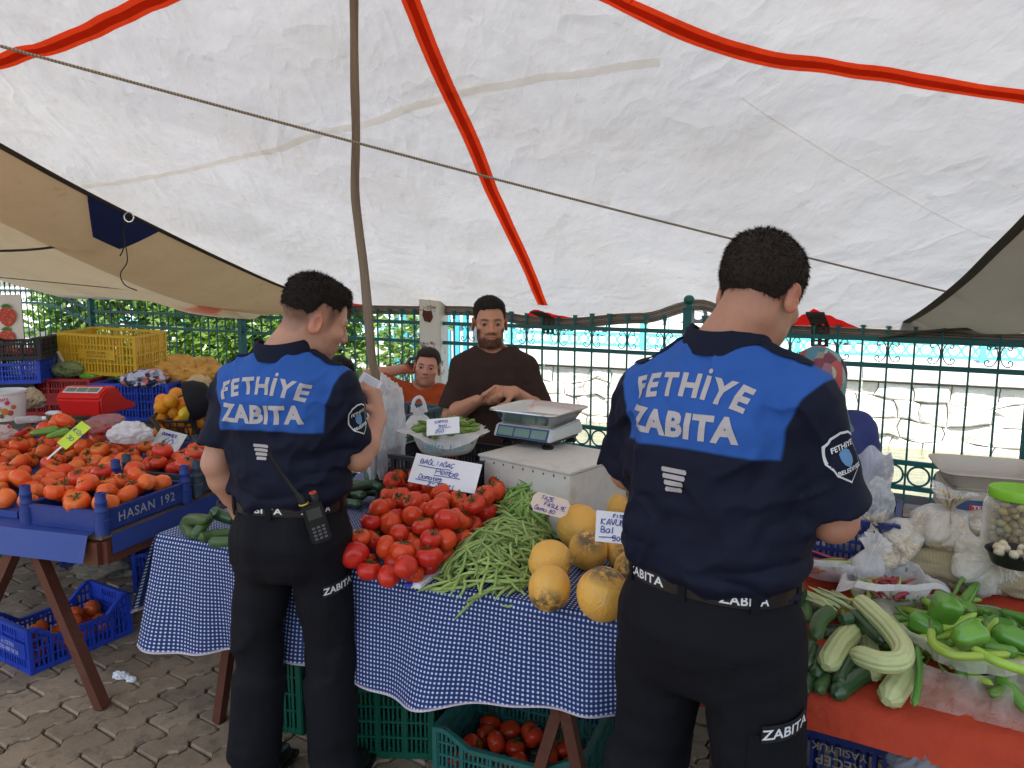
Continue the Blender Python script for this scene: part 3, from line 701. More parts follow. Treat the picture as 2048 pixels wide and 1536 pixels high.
m_bark = pmat('shrub_bark', (.11, .075, .05), .9, .3, 20, .5, 60)
def shrub(name, base, h, rx, ry, n, leaf, label, seed, grp='shrubs behind the fence', cat='shrub'):
    r_ = np.random.default_rng(seed); s_ = empty(name, base); tag(s_, label, cat, grp)
    tr = MB(); tips = []
    for k in range(9):
        a = r_.random() * 6.28; rr_ = r_.random() ** .5
        tip = Vector((math.cos(a) * rx * rr_ * .8, math.sin(a) * ry * rr_ * .8, h * (.45 + .5 * r_.random())))
        mid = tip * .5 + Vector((r_.normal() * .08, r_.normal() * .08, .1)); tips.append(tip)
        tr.tube(catmull([(0, 0, -.4), mid, tip], 5), [.03 - .025 * i / 10 for i in range(11)], 6)
    tr.build('stem', m_bark, s_, smooth=True)
    V = []; F = []
    cl_ = [(Vector((math.cos(a) * rx * q_, math.sin(a) * ry * q_, h * z_)), .16 + .16 * r_.random()) for a, q_, z_ in zip(r_.random(26) * 6.28, r_.random(26) ** .45, .12 + .85 * r_.random(26))] + [(t_, .2) for t_ in tips]
    for i in range(n):
        c_, sg = cl_[int(r_.integers(len(cl_)))]
        p = c_ + Vector(r_.normal(size=3)) * sg * .75
        d = Vector(r_.normal(size=3)); d.z = d.z * .4 - .25; d.normalize(); side = d.cross(Vector(r_.normal(size=3))).normalized(); L = leaf * (.6 + .8 * r_.random()); W_ = L * .24
        nn = d.cross(side) * (L * .10)
        k = len(V); V += [p, p + d * L * .35 + side * W_ + nn, p + d * L * .75 + side * W_ * .7, p + d * L - nn, p + d * L * .75 - side * W_ * .7, p + d * L * .35 - side * W_ + nn]
        F += [(k, k + 1, k + 2, k + 3), (k, k + 3, k + 4, k + 5)]
    MB().add(V, F).build('crown', m_leaf.m, s_)
for k, (u, dist, h, lab) in enumerate(((-60, 1.0, 2.1, 'leafy shrub at the far left behind the strawberry banner'), (70, .9, 1.9, 'leafy shrub behind the arched part of the fence'), (190, 1.1, 1.75, 'leafy shrub behind the round fence post'), (300, 1.0, 1.65, 'broad leafy shrub behind the yellow crate'), (400, 1.1, 1.45, 'lower leafy shrub between yellow crate and officer'), (130, 2.2, 2.2, 'taller shrub standing behind the front row of shrubs'))):
    a, _ = fence_hit(u, 640); shrub('leafy_shrub', FP(a, -dist - .9, 0), h, 0.75, .6, 2000, .17, lab, 30 + k)
a, _ = fence_hit(690, 640); shrub('leafy_shrub', FP(a, -1.0, -.9), 2.1, .45, .45, 1300, .10, 'bright small leaved shrub growing up from the canal by the pole', 41)
for k, (a, z) in enumerate(((3.55, -.72), (5.9, -1.15), (2.3, -1.25))):
    r_ = random.Random(k); b_ = MB()
    for i in range(46):
        an = r_.uniform(-1.4, 1.4); L = r_.uniform(.1, .26)
        b_.tube([(0, 0, 0), (math.sin(an) * L * .6, r_.uniform(.0, .1), L * .5 * math.cos(an)), (math.sin(an) * L, r_.uniform(.02, .14), L * .4 * math.cos(an))], [.006, .005, .001], 4)
    tag(b_.build('wall_weed', m_leaf.m, loc=WP(a, .07, z), rot=(0, 0, wrot + math.pi)), ['tuft of weeds growing from the canal wall above mid height', 'small weed at the foot of the canal wall', 'pale weed low on the canal wall near the woman'][k], 'weed', 'weeds on the canal wall')
# light-blue slatted gate seen behind the left fence
m_ltb = pmat('light_blue_paint', (.06, .36, .48), .5, .1, 3)
lb = empty('slatted_fence', FP(1.5, -2.9, 0)); tag(lb, 'sunlit turquoise slatted fence beyond the dark fence near the pole', 'fence')
a_s0 = fence_hit(488, 640)[0]
for k in range(9):
    a = a_s0 + k * .17; child(MB().box((0, 0, .95), (.10, .02, 1.5)).build('slat', m_ltb, loc=FP(a, -2.9, -.1), rot=(0, 0, frot)), lb)
for z in (.45, 1.45): child(MB().bar(FP(a_s0 - .1, -2.93, z), FP(a_s0 + 1.5, -2.93, z), .03, .06).build('rail', m_ltb), lb)
m_mural = pmat('white_wall', (.62, .62, .6), .9, .1, 2)
q = MB(); q.box((0, 0, .8), (1.6, .2, 1.7)); tag(q.build('white_wall', m_mural, loc=FP(a_s0 + .6, -3.3, -.2), rot=(0, 0, frot)), 'low white wall behind the turquoise slatted fence', 'wall')
# ================================================================== STALLS AND PRODUCE
def frame3(x, y): return Matrix(((x.x, y.x, 0), (x.y, y.y, 0), (0, 0, 1)))
# ---------- text helpers
def text_geo(s_, size=1.0, offset=0.0, shear=0.0, spacing=1.0):
    cu = bpy.data.curves.new('txt', 'FONT'); cu.body = s_; cu.size = size; cu.offset = offset; cu.shear = shear; cu.space_character = spacing
    cu.align_x = 'CENTER'; cu.resolution_u = 3
    ob = bpy.data.objects.new('txt', cu); me = bpy.data.meshes.new_from_object(ob)
    V = [v.co.copy() for v in me.vertices]; F = [tuple(p.vertices) for p in me.polygons]
    bpy.data.objects.remove(ob); bpy.data.curves.remove(cu); bpy.data.meshes.remove(me)
    return V, F
def letters(s_, size, offset=.0, spacing=1.0, shear=0):
    V, F = text_geo(s_, size, offset, shear, spacing)
    if V:
        x0 = min(v.x for v in V); x1 = max(v.x for v in V); z0 = min(v.y for v in V); z1 = max(v.y for v in V)
        c_ = Vector(((x0 + x1) / 2, (z0 + z1) / 2, 0)); V = [v - c_ for v in V]
    return V, F
# handwriting: strokes on a 4 x 6 grid
HW = {'A': ['00 26 40', '12 32'], 'B': ['00 06 35 33 03 42 40 00'], 'G': ['45 26 05 01 20 41 43 23', '17 28 37'], 'L': ['06 00 40'], 'I': ['20 26'], 'C': ['45 26 05 01 20 41', '20 1-'], 'P': ['00 06 45 43 03'], 'e': ['02 42 34 14 02 10 40'],
      'm': ['00 04', '03 14 23 20', '23 34 43 40'], 'b': ['06 00 30 42 33 03'], 'D': ['00 06 35 42 30 00'], 'o': ['24 03 01 20 41 43 24'], 'a': ['43 24 02 10 30 43 40'], 't': ['25 21 40', '04 44'], 's': ['43 14 03 32 30 00'], '8': ['33 15 26 35 13 01 20 41 33'],
      '0': ['26 04 02 20 42 44 26'], 'T': ['06 46', '26 20'], 'Z': ['06 46 00 40'], 'E': ['46 06 00 40', '03 33'], 'F': ['00 06 46', '03 33'], 'S': ['45 26 05 14 32 41 20 01'], 'U': ['06 01 20 41 46'], 'Y': ['06 23 46', '23 20'], 'K': ['06 00', '46 03 40'], 'V': ['06 20 46'],
      'M': ['00 06 23 46 40'], 'O': ['26 04 02 20 42 44 26'], 'R': ['00 06 45 43 03 40'], 'N': ['00 06 40 46'], '2': ['05 26 45 00 40'], '5': ['46 06 03 33 42 30 00'], '6': ['46 13 01 20 41 32 02'], '3': ['05 26 44 23 42 20 01'], 'l': ['26 20 30'], 'p': ['0- 04 34 42 30 00'],
      'i': ['24 20 30', '25 26'], 'n': ['00 04', '03 24 43 40'], 'd': ['46 40 10 02 14 44'], '-': ['03 43'], 'z': ['04 44 00 40'], 'f': ['36 25 20', '04 44'], 'u': ['04 01 20 43', '44 40'], 'y': ['04 22', '44 0-'], 'k': ['06 00', '44 02 40'], 'r': ['00 04', '03 24 44'], ' ': []}
def handwriting(lines, seed=1, thick=.0022):
    """lines: (text, x, y, height); returns flat ribbons in xy, raised at z = 0"""
    r_ = random.Random(seed); mb = MB()
    gy = lambda c_: -1.5 if c_ == '-' else float(c_)
    def ribbon(P):
        V = []; m = len(P)
        for i in range(m):
            t_ = (P[min(i + 1, m - 1)] - P[max(i - 1, 0)]); t_ = t_.normalized() if t_.length > 1e-9 else Vector((1, 0, 0)); s_ = Vector((-t_.y, t_.x, 0)) * thick * r_.uniform(.42, .58); V += [P[i] + s_, P[i] - s_]
        mb.add(V, [(2 * i, 2 * i + 1, 2 * i + 3, 2 * i + 2) for i in range(m - 1)])
    for tx, x, y, h in lines:
        if tx == '_': 
            ribbon(catmull([(x, y, 0), (x + h * .5, y + r_.uniform(-.002, .002), 0), (x + h, y + .002, 0)], 4)); continue
        cx = x; k = h / 6
        for ch in tx:
            yj = y + r_.uniform(-.06, .06) * h; sl = .12 + r_.uniform(-.06, .06)
            for st in HW.get(ch, []):
                pts = [(float(c_[0]), gy(c_[1])) for c_ in st.split()]
                P = [Vector((cx + (px_ * .95 + py_ * sl) * k + r_.uniform(-.1, .1) * k, yj + py_ * k + r_.uniform(-.15, .15) * k, 0)) for px_, py_ in pts]
                ribbon(catmull(P, 4))
            cx += (5.0 if ch != ' ' else 3.2) * k * r_.uniform(.9, 1.08)
    return mb
def basis(o, x, y):
    """4x4 with origin o, x axis x, y axis close to y"""
    x = Vector(x).normalized(); z = x.cross(Vector(y)).normalized(); y = z.cross(x)
    M = Matrix((x, y, z)).transposed().to_4x4(); M.translation = Vector(o); return M
def card(name, M, w_, h_, lines, label, seed, mat=None, poly=None, stake=False, thick=.0024, cat='price sign'):
    """a written price card; M places its centre, x along the writing, z out of its face"""
    o = empty(name, M.translation); o.matrix_basis = M; tag(o, label, cat)
    pl = poly or [(-w_ / 2, -h_ / 2), (w_ / 2, -h_ / 2), (w_ / 2, h_ / 2), (-w_ / 2, h_ / 2)]
    b_ = MB(); nx = 8
    if poly: b_.prism(pl, .002, Matrix.Translation((0, 0, -.002)))
    else: b_.grid(lambda i, j: ((i - .5) * w_, (j - .5) * h_, .0015 * math.sin(i * 3 + seed)), nx, 4); b_.grid(lambda i, j: ((.5 - i) * w_, (j - .5) * h_, .0015 * math.sin((1 - i) * 3 + seed) - .0015), nx, 4)
    b_.build('board', mat or M_PAPER, o)
    hw = handwriting(lines, seed, thick); hw.V = [(v[0], v[1], .0022 + (.0015 * math.sin((v[0] / w_ + .5) * 3 + seed) if not poly else 0)) for v in hw.V]; hw.build('writing', M_INK, o)
    if stake: MB().bar((-.0, -h_ / 2 + .01, -.004), (0, -h_ / 2 - .08, -.004), .008, .003).build('stake', M_PAPER, o)
    return o

# ---------- plastic crates
M_CBLUE = pmat('blue_crate_plastic', (.018, .055, .42), .42, .12, 6, .12, 70, dirt=.25, dirtcol=(.05, .06, .16))
M_CNAVY = pmat('navy_crate_plastic', (.010, .022, .13), .45, .15, 6, .12, 70, dirt=.3, dirtcol=(.06, .06, .08))
M_CRED = pmat('red_crate_plastic', (.34, .012, .014), .42, .12, 6, .1, 70, dirt=.2)
M_CYEL = pmat('yellow_crate_plastic', (.62, .36, .018), .42, .12, 6, .1, 70, dirt=.2, dirtcol=(.3, .2, .03))
M_CGRN = pmat('green_crate_plastic', (.006, .10, .058), .42, .15, 6, .1, 70, dirt=.2, dirtcol=(.03, .05, .03))
M_CBLK = pmat('charcoal_crate_plastic', (.016, .016, .020), .45, .15, 6, .1, 70)
M_CGREY = pmat('slate_crate_plastic', (.035, .055, .075), .5, .15, 6, .15, 70, dirt=.3, dirtcol=(.14, .13, .11))
def side_panel(L, h, dip=0.0, solid=0.0, slot=.016, hole=False):
    m_ = MB(); m_.box((0, 0, .012), (L, .012, .024)); t_ = .012
    n = 12
    def top(x): 
        k = abs(x) / (L / 2); return h - dip * (1 if k < .55 else max(0, 1 - (k - .55) / .22) if k < .77 else 0)
    for i in range(n):
        x0 = -L / 2 + L * i / n; x1 = x0 + L / n; m_.bar((x0, 0, top(x0) - .008), (x1, 0, top(x1) - .008), .018, .016)
    nr = max(3, round(L / .095))
    for i in range(nr + 1):
        x = -L / 2 + L * i / nr; zt = top(x * .98); m_.box((x * .985, .0, zt / 2), (.010, .016, zt - .004))
    for zf in (.3, .52, .74):
        z = zf * (h - dip * .0)
        if z < h - dip - .015: m_.box((0, .001, z), (L - .01, .013, .008))
        else:
            for s_ in (-1, 1): m_.box((s_ * L * .42, .001, z), (L * .15, .013, .008))
    k = int(L / slot)
    for i in range(1, k):
        x = -L / 2 + L * i / k; zt = top(x)
        if hole and abs(x) < .055 and not solid: zt = min(zt, h * .62)
        m_.box((x, 0, zt / 2), (slot * .42, .006, zt - .01))
    if solid:
        z0 = h * (1 - solid)
        if hole:
            m_.box((-(L / 4 + .028), .002, (z0 + h) / 2 - .006), (L / 2 - .066, .008, h - z0 - .012)); m_.box((L / 4 + .028, .002, (z0 + h) / 2 - .006), (L / 2 - .066, .008, h - z0 - .012))
            m_.box((0, .002, z0 + (h - z0) * .2), (.13, .0078, (h - z0) * .4 - .002))
        else: m_.box((0, .002, (z0 + h) / 2 - .006), (L - .02, .008, h - z0 - .012))
    return m_
_crates = {}
def crate(w_, d_, h_, mat, loc, rz, label, dip=0.0, txt=None, solid=.0, group='plastic crates around the stalls', tilt=None, txt_side=0, txt_size=.045, txt_mat=None, txt_z=.5, cat='crate', slot=.016, posts=0.0):
    o = empty('plastic_crate', loc, rz)
    if tilt: o.rotation_euler = (tilt[0], tilt[1], rz)
    tag(o, label, cat, group); key = (w_, d_, h_, dip, solid, mat.name, slot)
    if key not in _crates:
        a = side_panel(w_, h_, dip, solid if solid else 0, slot).mesh('side_panel', mat); b = side_panel(d_, h_, 0, .38, slot, True).mesh('end_panel', mat)
        bs = MB(); bs.box((0, 0, .006), (w_ - .004, .02, .010))
        for i in range(12): x = -w_ / 2 + w_ * (i + .5) / 12; bs.box((x, 0, .005), (.014, d_ - .012, .007))
        for i in range(8): y = -d_ / 2 + d_ * (i + .5) / 8; bs.box((0, y, .0062), (w_ - .012, .012, .007))
        c_ = MB(); c_.box((0, 0, h_ / 2), (.022, .022, h_ + .002)); c_.box((0, 0, h_ * .3), (.026, .026, .007)); c_.box((0, 0, h_ * .66), (.026, .026, .007)); 
        if posts: c_.lathe([(.018, h_), (.020, h_ + posts * .5), (.016, h_ + posts * .52), (.017, h_ + posts)], 10)
        _crates[key] = (a, b, bs.mesh('base', mat), c_.mesh('corner_post', mat, bevel=.004))
    a, b, bs, c_ = _crates[key]
    link_mesh('base', bs, None, o)
    for s_, r_ in ((-1, 0), (1, math.pi)): link_mesh('side_panel', a, None, o, (0, s_ * (d_ / 2 - .008), 0), (0, 0, r_))
    for s_, r_ in ((-1, -R(90)), (1, R(90))): link_mesh('end_panel', b, None, o, (s_ * (w_ / 2 - .008), 0, 0), (0, 0, r_))
    for sx in (-1, 1):
        for sy in (-1, 1): link_mesh('corner_post', c_, None, o, (sx * (w_ / 2 - .012), sy * (d_ / 2 - .012), 0))
    if txt:
        n_ = len(txt); mb = MB(); Ls = w_ if txt_side in (0, 2) else d_
        pl = MB(); wt = max(len(t_) for t_ in txt) * txt_size * .72 + .03; pl.box((0, 0, 0), (min(wt, Ls - .04), .004, txt_size * 1.15 * n_ + .012))
        for i, t_ in enumerate(txt):
            V, F = letters(t_, txt_size, .0004); mb.add([(v.x, -.0035, v.y + (n_ - 1) / 2 * txt_size * 1.05 - i * txt_size * 1.05) for v in V], F)
        off = {0: ((0, -(d_ / 2) - .003, 0), 0), 1: ((w_ / 2 + .003, 0, 0), R(90)), 2: ((0, d_ / 2 + .003, 0), R(180)), 3: ((-w_ / 2 - .003, 0, 0), -R(90))}[txt_side]
        e = pl.build('label_plate', mat, o, loc=Vector(off[0]) + Vector((0, 0, h_ * txt_z)), rot=(0, 0, off[1])); mb.build('lettering', txt_mat or mat, e)
    return o

# ---------- settle a heap of round things
class Heap:
    def __init__(s, seed=1): s.P = np.zeros((0, 4)); s.r = random.Random(seed)
    def drop(s, n, sample, floor, rad, cap=None, tries=24, pack=.92):
        out = []
        for _ in range(n):
            best = None; r_ = rad(s.r)
            for _t in range(tries):
                x, y = sample(s.r); z = floor(x, y) + r_ * .8
                if len(s.P):
                    d2 = (s.P[:, 0] - x) ** 2 + (s.P[:, 1] - y) ** 2; rr = (s.P[:, 3] + r_) * pack; m = d2 < rr ** 2
                    if m.any(): z = max(z, float((s.P[m, 2] + .86 * np.sqrt(rr[m] ** 2 - d2[m])).max()))
                if cap and z > cap(x, y): continue
                if best is None or z < best[2]: best = (x, y, z)
            if best is None: continue
            s.P = np.vstack([s.P, [*best, r_]]); out.append((*best, r_))
        return out
def spot(x, y, q, sides, rows=('at the front', 'in the middle', 'at the back')):
    """says where in a heap (quad: near left, near right, far right, far left) a piece lies"""
    p = Vector((x, y, 0)); l0, l1 = Vector((q[0].x, q[0].y, 0)), Vector((q[3].x, q[3].y, 0)); r0, r1 = Vector((q[1].x, q[1].y, 0)), Vector((q[2].x, q[2].y, 0))
    ax = ((r0 + r1) - (l0 + l1)); ay = ((l1 + r1) - (l0 + r0)); c_ = (l0 + l1 + r0 + r1) / 4; d = p - c_
    det = ax.x * ay.y - ax.y * ay.x; a = (d.x * ay.y - d.y * ay.x) / det * 2; b = (ax.x * d.y - ax.y * d.x) / det * 2
    return rows[0 if b < -.33 else 1 if b < .33 else 2], sides[0 if a < -.33 else 1 if a < .33 else 2]
def in_quad(q):      # sampler over a quad of 2D points
    q = [Vector((p[0], p[1], 0)) for p in q]
    def f_(r_):
        a, b = r_.random(), r_.random(); p = q[0].lerp(q[1], a).lerp(q[3].lerp(q[2], a), b); return p.x, p.y
    return f_

# ---------- tomatoes
def tomato_mat(name, c0, c1, shoulder):
    t = NT(name); oi = t.n('ObjectInfo'); g_ = t.coord('Object'); sp = t.n('SeparateXYZ'); t.l(g_, sp.inputs[0])
    nz = t.noise(14, 3); base = t.mix(oi.outputs['Random'], c0, c1)
    sh = t.math('MULTIPLY', t.ramp(sp.outputs[2], .005, .032), t.ramp(nz, .35, .65)); wn = t.n('TexWhiteNoise'); wn.noise_dimensions = '1D'; t.l(oi.outputs['Random'], wn.inputs['W'])
    base = t.mix(t.math('MULTIPLY', sh, t.math('MULTIPLY', wn.outputs[0], .9)), base, shoulder)
    t.l(base, t.b.inputs['Base Color']); t.val('Roughness', .24); t.val('Subsurface Weight', .06); t.val('Subsurface Radius', (.01, .003, .002)); t.val('Specular IOR Level', .36)
    t.l(t.bump(t.noise(9, 2), .15, .006), t.b.inputs['Normal']); return t.m
M_TOM = tomato_mat('ripe_pink_tomato', (.52, .018, .012), (.66, .070, .014), (.55, .15, .015))
M_TOM2 = tomato_mat('orange_red_tomato', (.70, .055, .010), (.78, .17, .030), (.72, .32, .035))
M_CALYX = pmat('tomato_calyx', (.055, .10, .022), .7, .3, 40)
def tomato_meshes(mat, n, lobes):
    out = []
    for k in range(n):
        r_ = random.Random(60 + k); lb = r_.choice(lobes); dep = r_.uniform(.06, .13) if lb > 5 else r_.uniform(.0, .04); ph = r_.random() * 6.28; ob = r_.uniform(.70, .86); V = []; NU, NV = 28, 14
        ex, ey = r_.uniform(.93, 1.07), r_.uniform(.93, 1.07)
        for j in range(NV + 1):
            th = math.pi * j / NV
            for i in range(NU):
                a = 2 * math.pi * i / NU; rib = 1 - dep * (1 - abs(math.cos(lb * a / 2 + ph)) ** .7) * math.sin(th) ** .5 * 1.6 + .03 * math.sin(2 * a + ph)
                rr = .043 * math.sin(th) ** .88 * rib; z = .043 * ob * math.cos(th) - .011 * math.exp(-(th / .45) ** 2) + (.004 * math.exp(-((math.pi - th) / .3) ** 2))
                V.append((rr * math.cos(a) * ex, rr * math.sin(a) * ey, z))
        F = [(j * NU + i, (j + 1) * NU + i, (j + 1) * NU + (i + 1) % NU, j * NU + (i + 1) % NU) for j in range(NV) for i in range(NU)]
        me = make_mesh('tomato', V, F, True, mat); c_ = MB(); z0 = .043 * ob - .009; zs = z0
        for i in range(5):
            a = i * 1.257 + r_.random() * .5; L = r_.uniform(.018, .028); w_ = .0045; dx, dy = math.cos(a), math.sin(a); up = r_.uniform(-.002, .010)
            c_.add([(0, 0, zs), (dx * L * .5 - dy * w_, dy * L * .5 + dx * w_, zs + .006 + up * .4), (dx * L, dy * L, zs + .003 + up), (dx * L * .5 + dy * w_, dy * L * .5 - dx * w_, zs + .006 + up * .4)], [(0, 3, 2, 1)])
        c_.tube([(0, 0, zs - .002), (.002, .001, zs + .007), (.004, .003, zs + .012)], [.003, .0024, .0026], 6)
        out.append((me, c_.mesh('calyx', M_CALYX)))
    return out
TOM = tomato_meshes(M_TOM, 7, (5, 7, 8, 9)); TOM2 = tomato_meshes(M_TOM2, 7, (7, 8, 9, 10))
def place_tomato(p, r_, kind, label, group, rnd, tilt=.5, where=None):
    me, cm = rnd.choice(kind); s_ = r_ / .043
    o = link_mesh('tomato', me, None, None, p[:3]); tag(o, label, 'tomato', group); o.scale = (s_, s_, s_ * rnd.uniform(.94, 1.06))
    up = rnd.random() < .72
    o.rotation_euler = (rnd.gauss(0, tilt) + (0 if up else rnd.choice((1.6, 2.4, 3.1))), rnd.gauss(0, tilt), rnd.random() * 6.28)
    if up: link_mesh('calyx', cm, None, o)
    if where: o['label'] = label % ('with its calyx up' if up else 'lying calyx down') + ' ' + ' '.join(where)
    return o

# ================= centre table with gingham cloth
P1 = on_z(316, 1069, .75); P2 = on_z(1236, 1239, .75); T1 = (P2 - P1).normalized(); N1 = Vector((-T1.y, T1.x, 0))
TL, TD = 1.75, 1.28                                  # table length and depth
TZ = .75
table = empty('folding_table', P1); tag(table, 'long trestle table with brown steel legs under the gingham cloth', 'table')
def t1(a, d, z=0): return P1 + T1 * a + N1 * d + Vector((0, 0, z - TZ))
def ch_build(mb, name, mat, par, **k): return child(mb.build(name, mat, **k), par)
M1 = frame3(T1, N1)
ch_build(MB().box(t1(TL / 2, TD / 2, TZ - .02), (TL - .02, TD - .02, .03), M1), 'table_top', pmat('plywood', (.30, .2, .11), .7), table)
for a0, dx in ((.18, .0), (.30, 0), (1.46, 0), (1.60, 0)):
    lean = .22 if a0 in (.18, 1.60) else -.18
    for d in (.10, TD - .12):
        ch_build(MB().bar(t1(a0, d, TZ - .04), t1(a0 + lean * (1 if a0 < 1 else -1) * .9, d, .0), .035, .035), 'leg', M_RUSTWOOD, table)
# cloth: parametrised by arc length so that the checks hang true
tg = NT('blue_gingham'); uv = tg.n('UVMap'); uv.uv_map = 'UVMap'; sp = tg.n('SeparateXYZ'); tg.l(uv.outputs[0], sp.inputs[0]); PIT = .0130
def band(sock, w0):
    f_ = tg.math('FRACT', tg.math('DIVIDE', sock, PIT)); f_ = tg.math('ABSOLUTE', tg.math('SUBTRACT', f_, .5)); return tg.ramp(f_, w0 + .02, w0 - .02)
wx, wy = band(sp.outputs[0], .21), band(sp.outputs[1], .21); lx, ly = band(sp.outputs[0], .5 - .44), band(sp.outputs[1], .5 - .44)
both = tg.math('MULTIPLY', wx, wy); anyb = tg.math('MAXIMUM', wx, wy)
colr = tg.mix(anyb, (.009, .024, .095), (.018, .046, .175)); colr = tg.mix(both, colr, (.60, .61, .66))
dz = tg.noise(3, 4, .6); colr = tg.mix(tg.math('MULTIPLY', tg.ramp(dz, .5, .8), .25), colr, (.25, .23, .22), 'MULTIPLY')
he = tg.attr('hem'); colr = tg.mix(he.outputs['Fac'], colr, (.62, .52, .55))
tg.l(colr, tg.b.inputs['Base Color']); tg.val('Roughness', .72); tg.val('Specular IOR Level', .3); tg.l(tg.bump(tg.noise(30, 3), .12, .006), tg.b.inputs['Normal'])
def drop_len(a):   # length of the front drop along the table: uneven hem
    return .335 + .035 * math.sin(a * 2.6 + .4) + .028 * math.sin(a * 6.1 + 1.2) + .03 * max(0, 1 - a / .4)
def gingham():
    NAx, NDx, ND2 = 150, 40, 34; V = []; UV = []; H = []
    def fold(a, k): return k * (.020 * math.sin(a * 13 + 1.0 * math.sin(a * 4)) + .016 * math.sin(a * 29 + 2 * math.sin(a * 3)) + .028 * math.sin(a * 5 + 2))
    for i in range(NAx + 1):
        a = -.0 + TL * i / NAx; L = drop_len(a)
        for j in range(ND2):                        # drop, from hem up
            s_ = (1 - j / ND2); k = s_ ** 1.2
            rd = min(1, s_ * L / .03); out = .012 * rd + .045 * s_ + fold(a, k) * .9
            sidew = 0
            V.append(t1(a + .02 * k * math.sin(a * 9) + (-.05 * k * max(0, 1 - a / .35) ** 2), -out, TZ + .004 - s_ * L * .995)); UV.append((a, -s_ * L)); H.append(1 if j == 0 else 0)
        for j in range(NDx + 1):
            d = TD * j / NDx; V.append(t1(a, d, TZ + .005 + .004 * n1(a * 6, d * 6, 2))); UV.append((a, d)); H.append(0)
    w_ = ND2 + NDx + 1
    F = [(i * w_ + j, (i + 1) * w_ + j, (i + 1) * w_ + j + 1, i * w_ + j + 1) for i in range(NAx) for j in range(w_ - 1)]
    # left side drop
    k0 = len(V); NS = 16; NJ = 40
    for j in range(NJ + 1):
        d = TD * j / NJ
        for s_i in range(NS + 1):
            s_ = s_i / NS; L = .30 + .03 * math.sin(d * 8)
            V.append(t1(-.010 * min(1, s_ * 9) - .07 * s_ - .02 * s_ * math.sin(d * 16) - (.02 * s_ if j == 0 else 0), d - (.012 + .045 * s_ if j == 0 else 0), TZ + .004 - s_ * L)); UV.append((-s_ * L, d)); H.append(1 if s_i == NS else 0)
    F += [(k0 + j * (NS + 1) + i, k0 + (j + 1) * (NS + 1) + i, k0 + (j + 1) * (NS + 1) + i + 1, k0 + j * (NS + 1) + i + 1) for j in range(NJ) for i in range(NS)]
    F = [tuple(reversed(f_)) for f_ in F]
    me = make_mesh('gingham_tablecloth', V, F, True, tg.m); ul = me.uv_layers.new(name='UVMap')
    for l_ in me.loops: ul.data[l_.index].uv = UV[l_.vertex_index]
    set_attr(me, 'hem', H)
    return link_mesh('gingham_tablecloth', me)
tag(gingham(), 'blue and white gingham cloth draped over the centre table', 'tablecloth')

rt = random.Random(11)
# tomatoes on the centre table
pq = [on_z(698, 1150, TZ + .02), on_z(838, 1178, TZ + .02), on_z(1018, 1035, TZ + .02), on_z(800, 1010, TZ + .02)]
hp = Heap(3); bed = lambda x, y: TZ + .012
back = lambda x, y: max(0, (Vector((x, y, 0)) - Vector((pq[0].x, pq[0].y, 0))).dot(N1))
mid = (pq[0] + pq[1] + pq[2] + pq[3]) / 4
capc = lambda x, y: TZ + .08 + min(.095, back(x, y) * .34)
rad = lambda r_: r_.uniform(.033, .044)
lab_ct = 'ripe pinkish red tomato in the heap on the gingham cloth'
pts = hp.drop(128, in_quad(pq), bed, rad, capc, 30)
for p in pts: place_tomato(p, p[3], TOM, 'red tomato %s', 'tomatoes heaped on the centre table', rt, where=spot(p[0], p[1], pq, ('left of the gingham heap', 'of the gingham heap', 'of the gingham heap by the beans')))
# divider strip
dv0, dv1 = on_z(828, 1172, TZ + .012), on_z(1008, 1042, TZ + .012); dd = (dv1 - dv0).normalized()
dvd = MB().bar(dv0 - Vector((0, 0, 0)), dv1, .045, .016).build('tray_edge', pmat('white_tray', (.75, .75, .78), .5), bevel=.003); tag(dvd, 'white and blue tray edge between tomatoes and beans', 'tray')
MB().bar(dv0 + Vector((-.020, -.012, .0055)), dv1 + Vector((-.020, -.012, .0055)), .018, .010).build('blue_stripe', M_CBLUE, dvd)

# beans: individual pods over a heap
M_BEAN = pmat('green_bean_skin', (.27, .37, .105), .45, .25, 9, .15, 60, rand=.22, hrand=.012)
M_BEANF = pmat('flat_bean_skin', (.19, .33, .075), .42, .2, 9, .15, 60, rand=.2, hrand=.012)
def bean_mesh(L, r_, seed, flat, mat):
    q_ = random.Random(seed); c1, c2 = q_.uniform(-.55, .55), q_.uniform(-.25, .25); N_ = 11; P = []; rr = []
    for i in range(N_):
        t_ = i / (N_ - 1) - .5; P.append((t_ * L, c1 * L * (.25 - t_ * t_) * 1.6 + c2 * L * t_ * (.25 - t_ * t_) * 6, .01 * math.sin(t_ * 5 + seed)))
        rr.append(r_ * (.25 + .75 * min(1, (.5 - abs(t_)) * 7)) * (1 + .12 * math.sin(i * 2.6 + seed)))
    rr[0] = r_ * .35; rr[-1] = r_ * .08
    return MB().tube(P, rr, 7, flat=flat).mesh('bean', mat, True)
BEANS = [bean_mesh(.135 + .02 * (k % 4), .0046, k, 1.0, M_BEAN) for k in range(10)]; BEANSF = [bean_mesh(.14 + .015 * (k % 4), .0075, k + 20, .5, M_BEANF) for k in range(8)]
bq = [on_z(868, 1176, TZ), on_z(1066, 1196, TZ), on_z(1092, 1078, TZ), on_z(985, 1068, TZ)]; fq = [on_z(985, 1085, TZ), on_z(1105, 1105, TZ), on_z(1128, 995, TZ + .05), on_z(1035, 990, TZ + .05)]
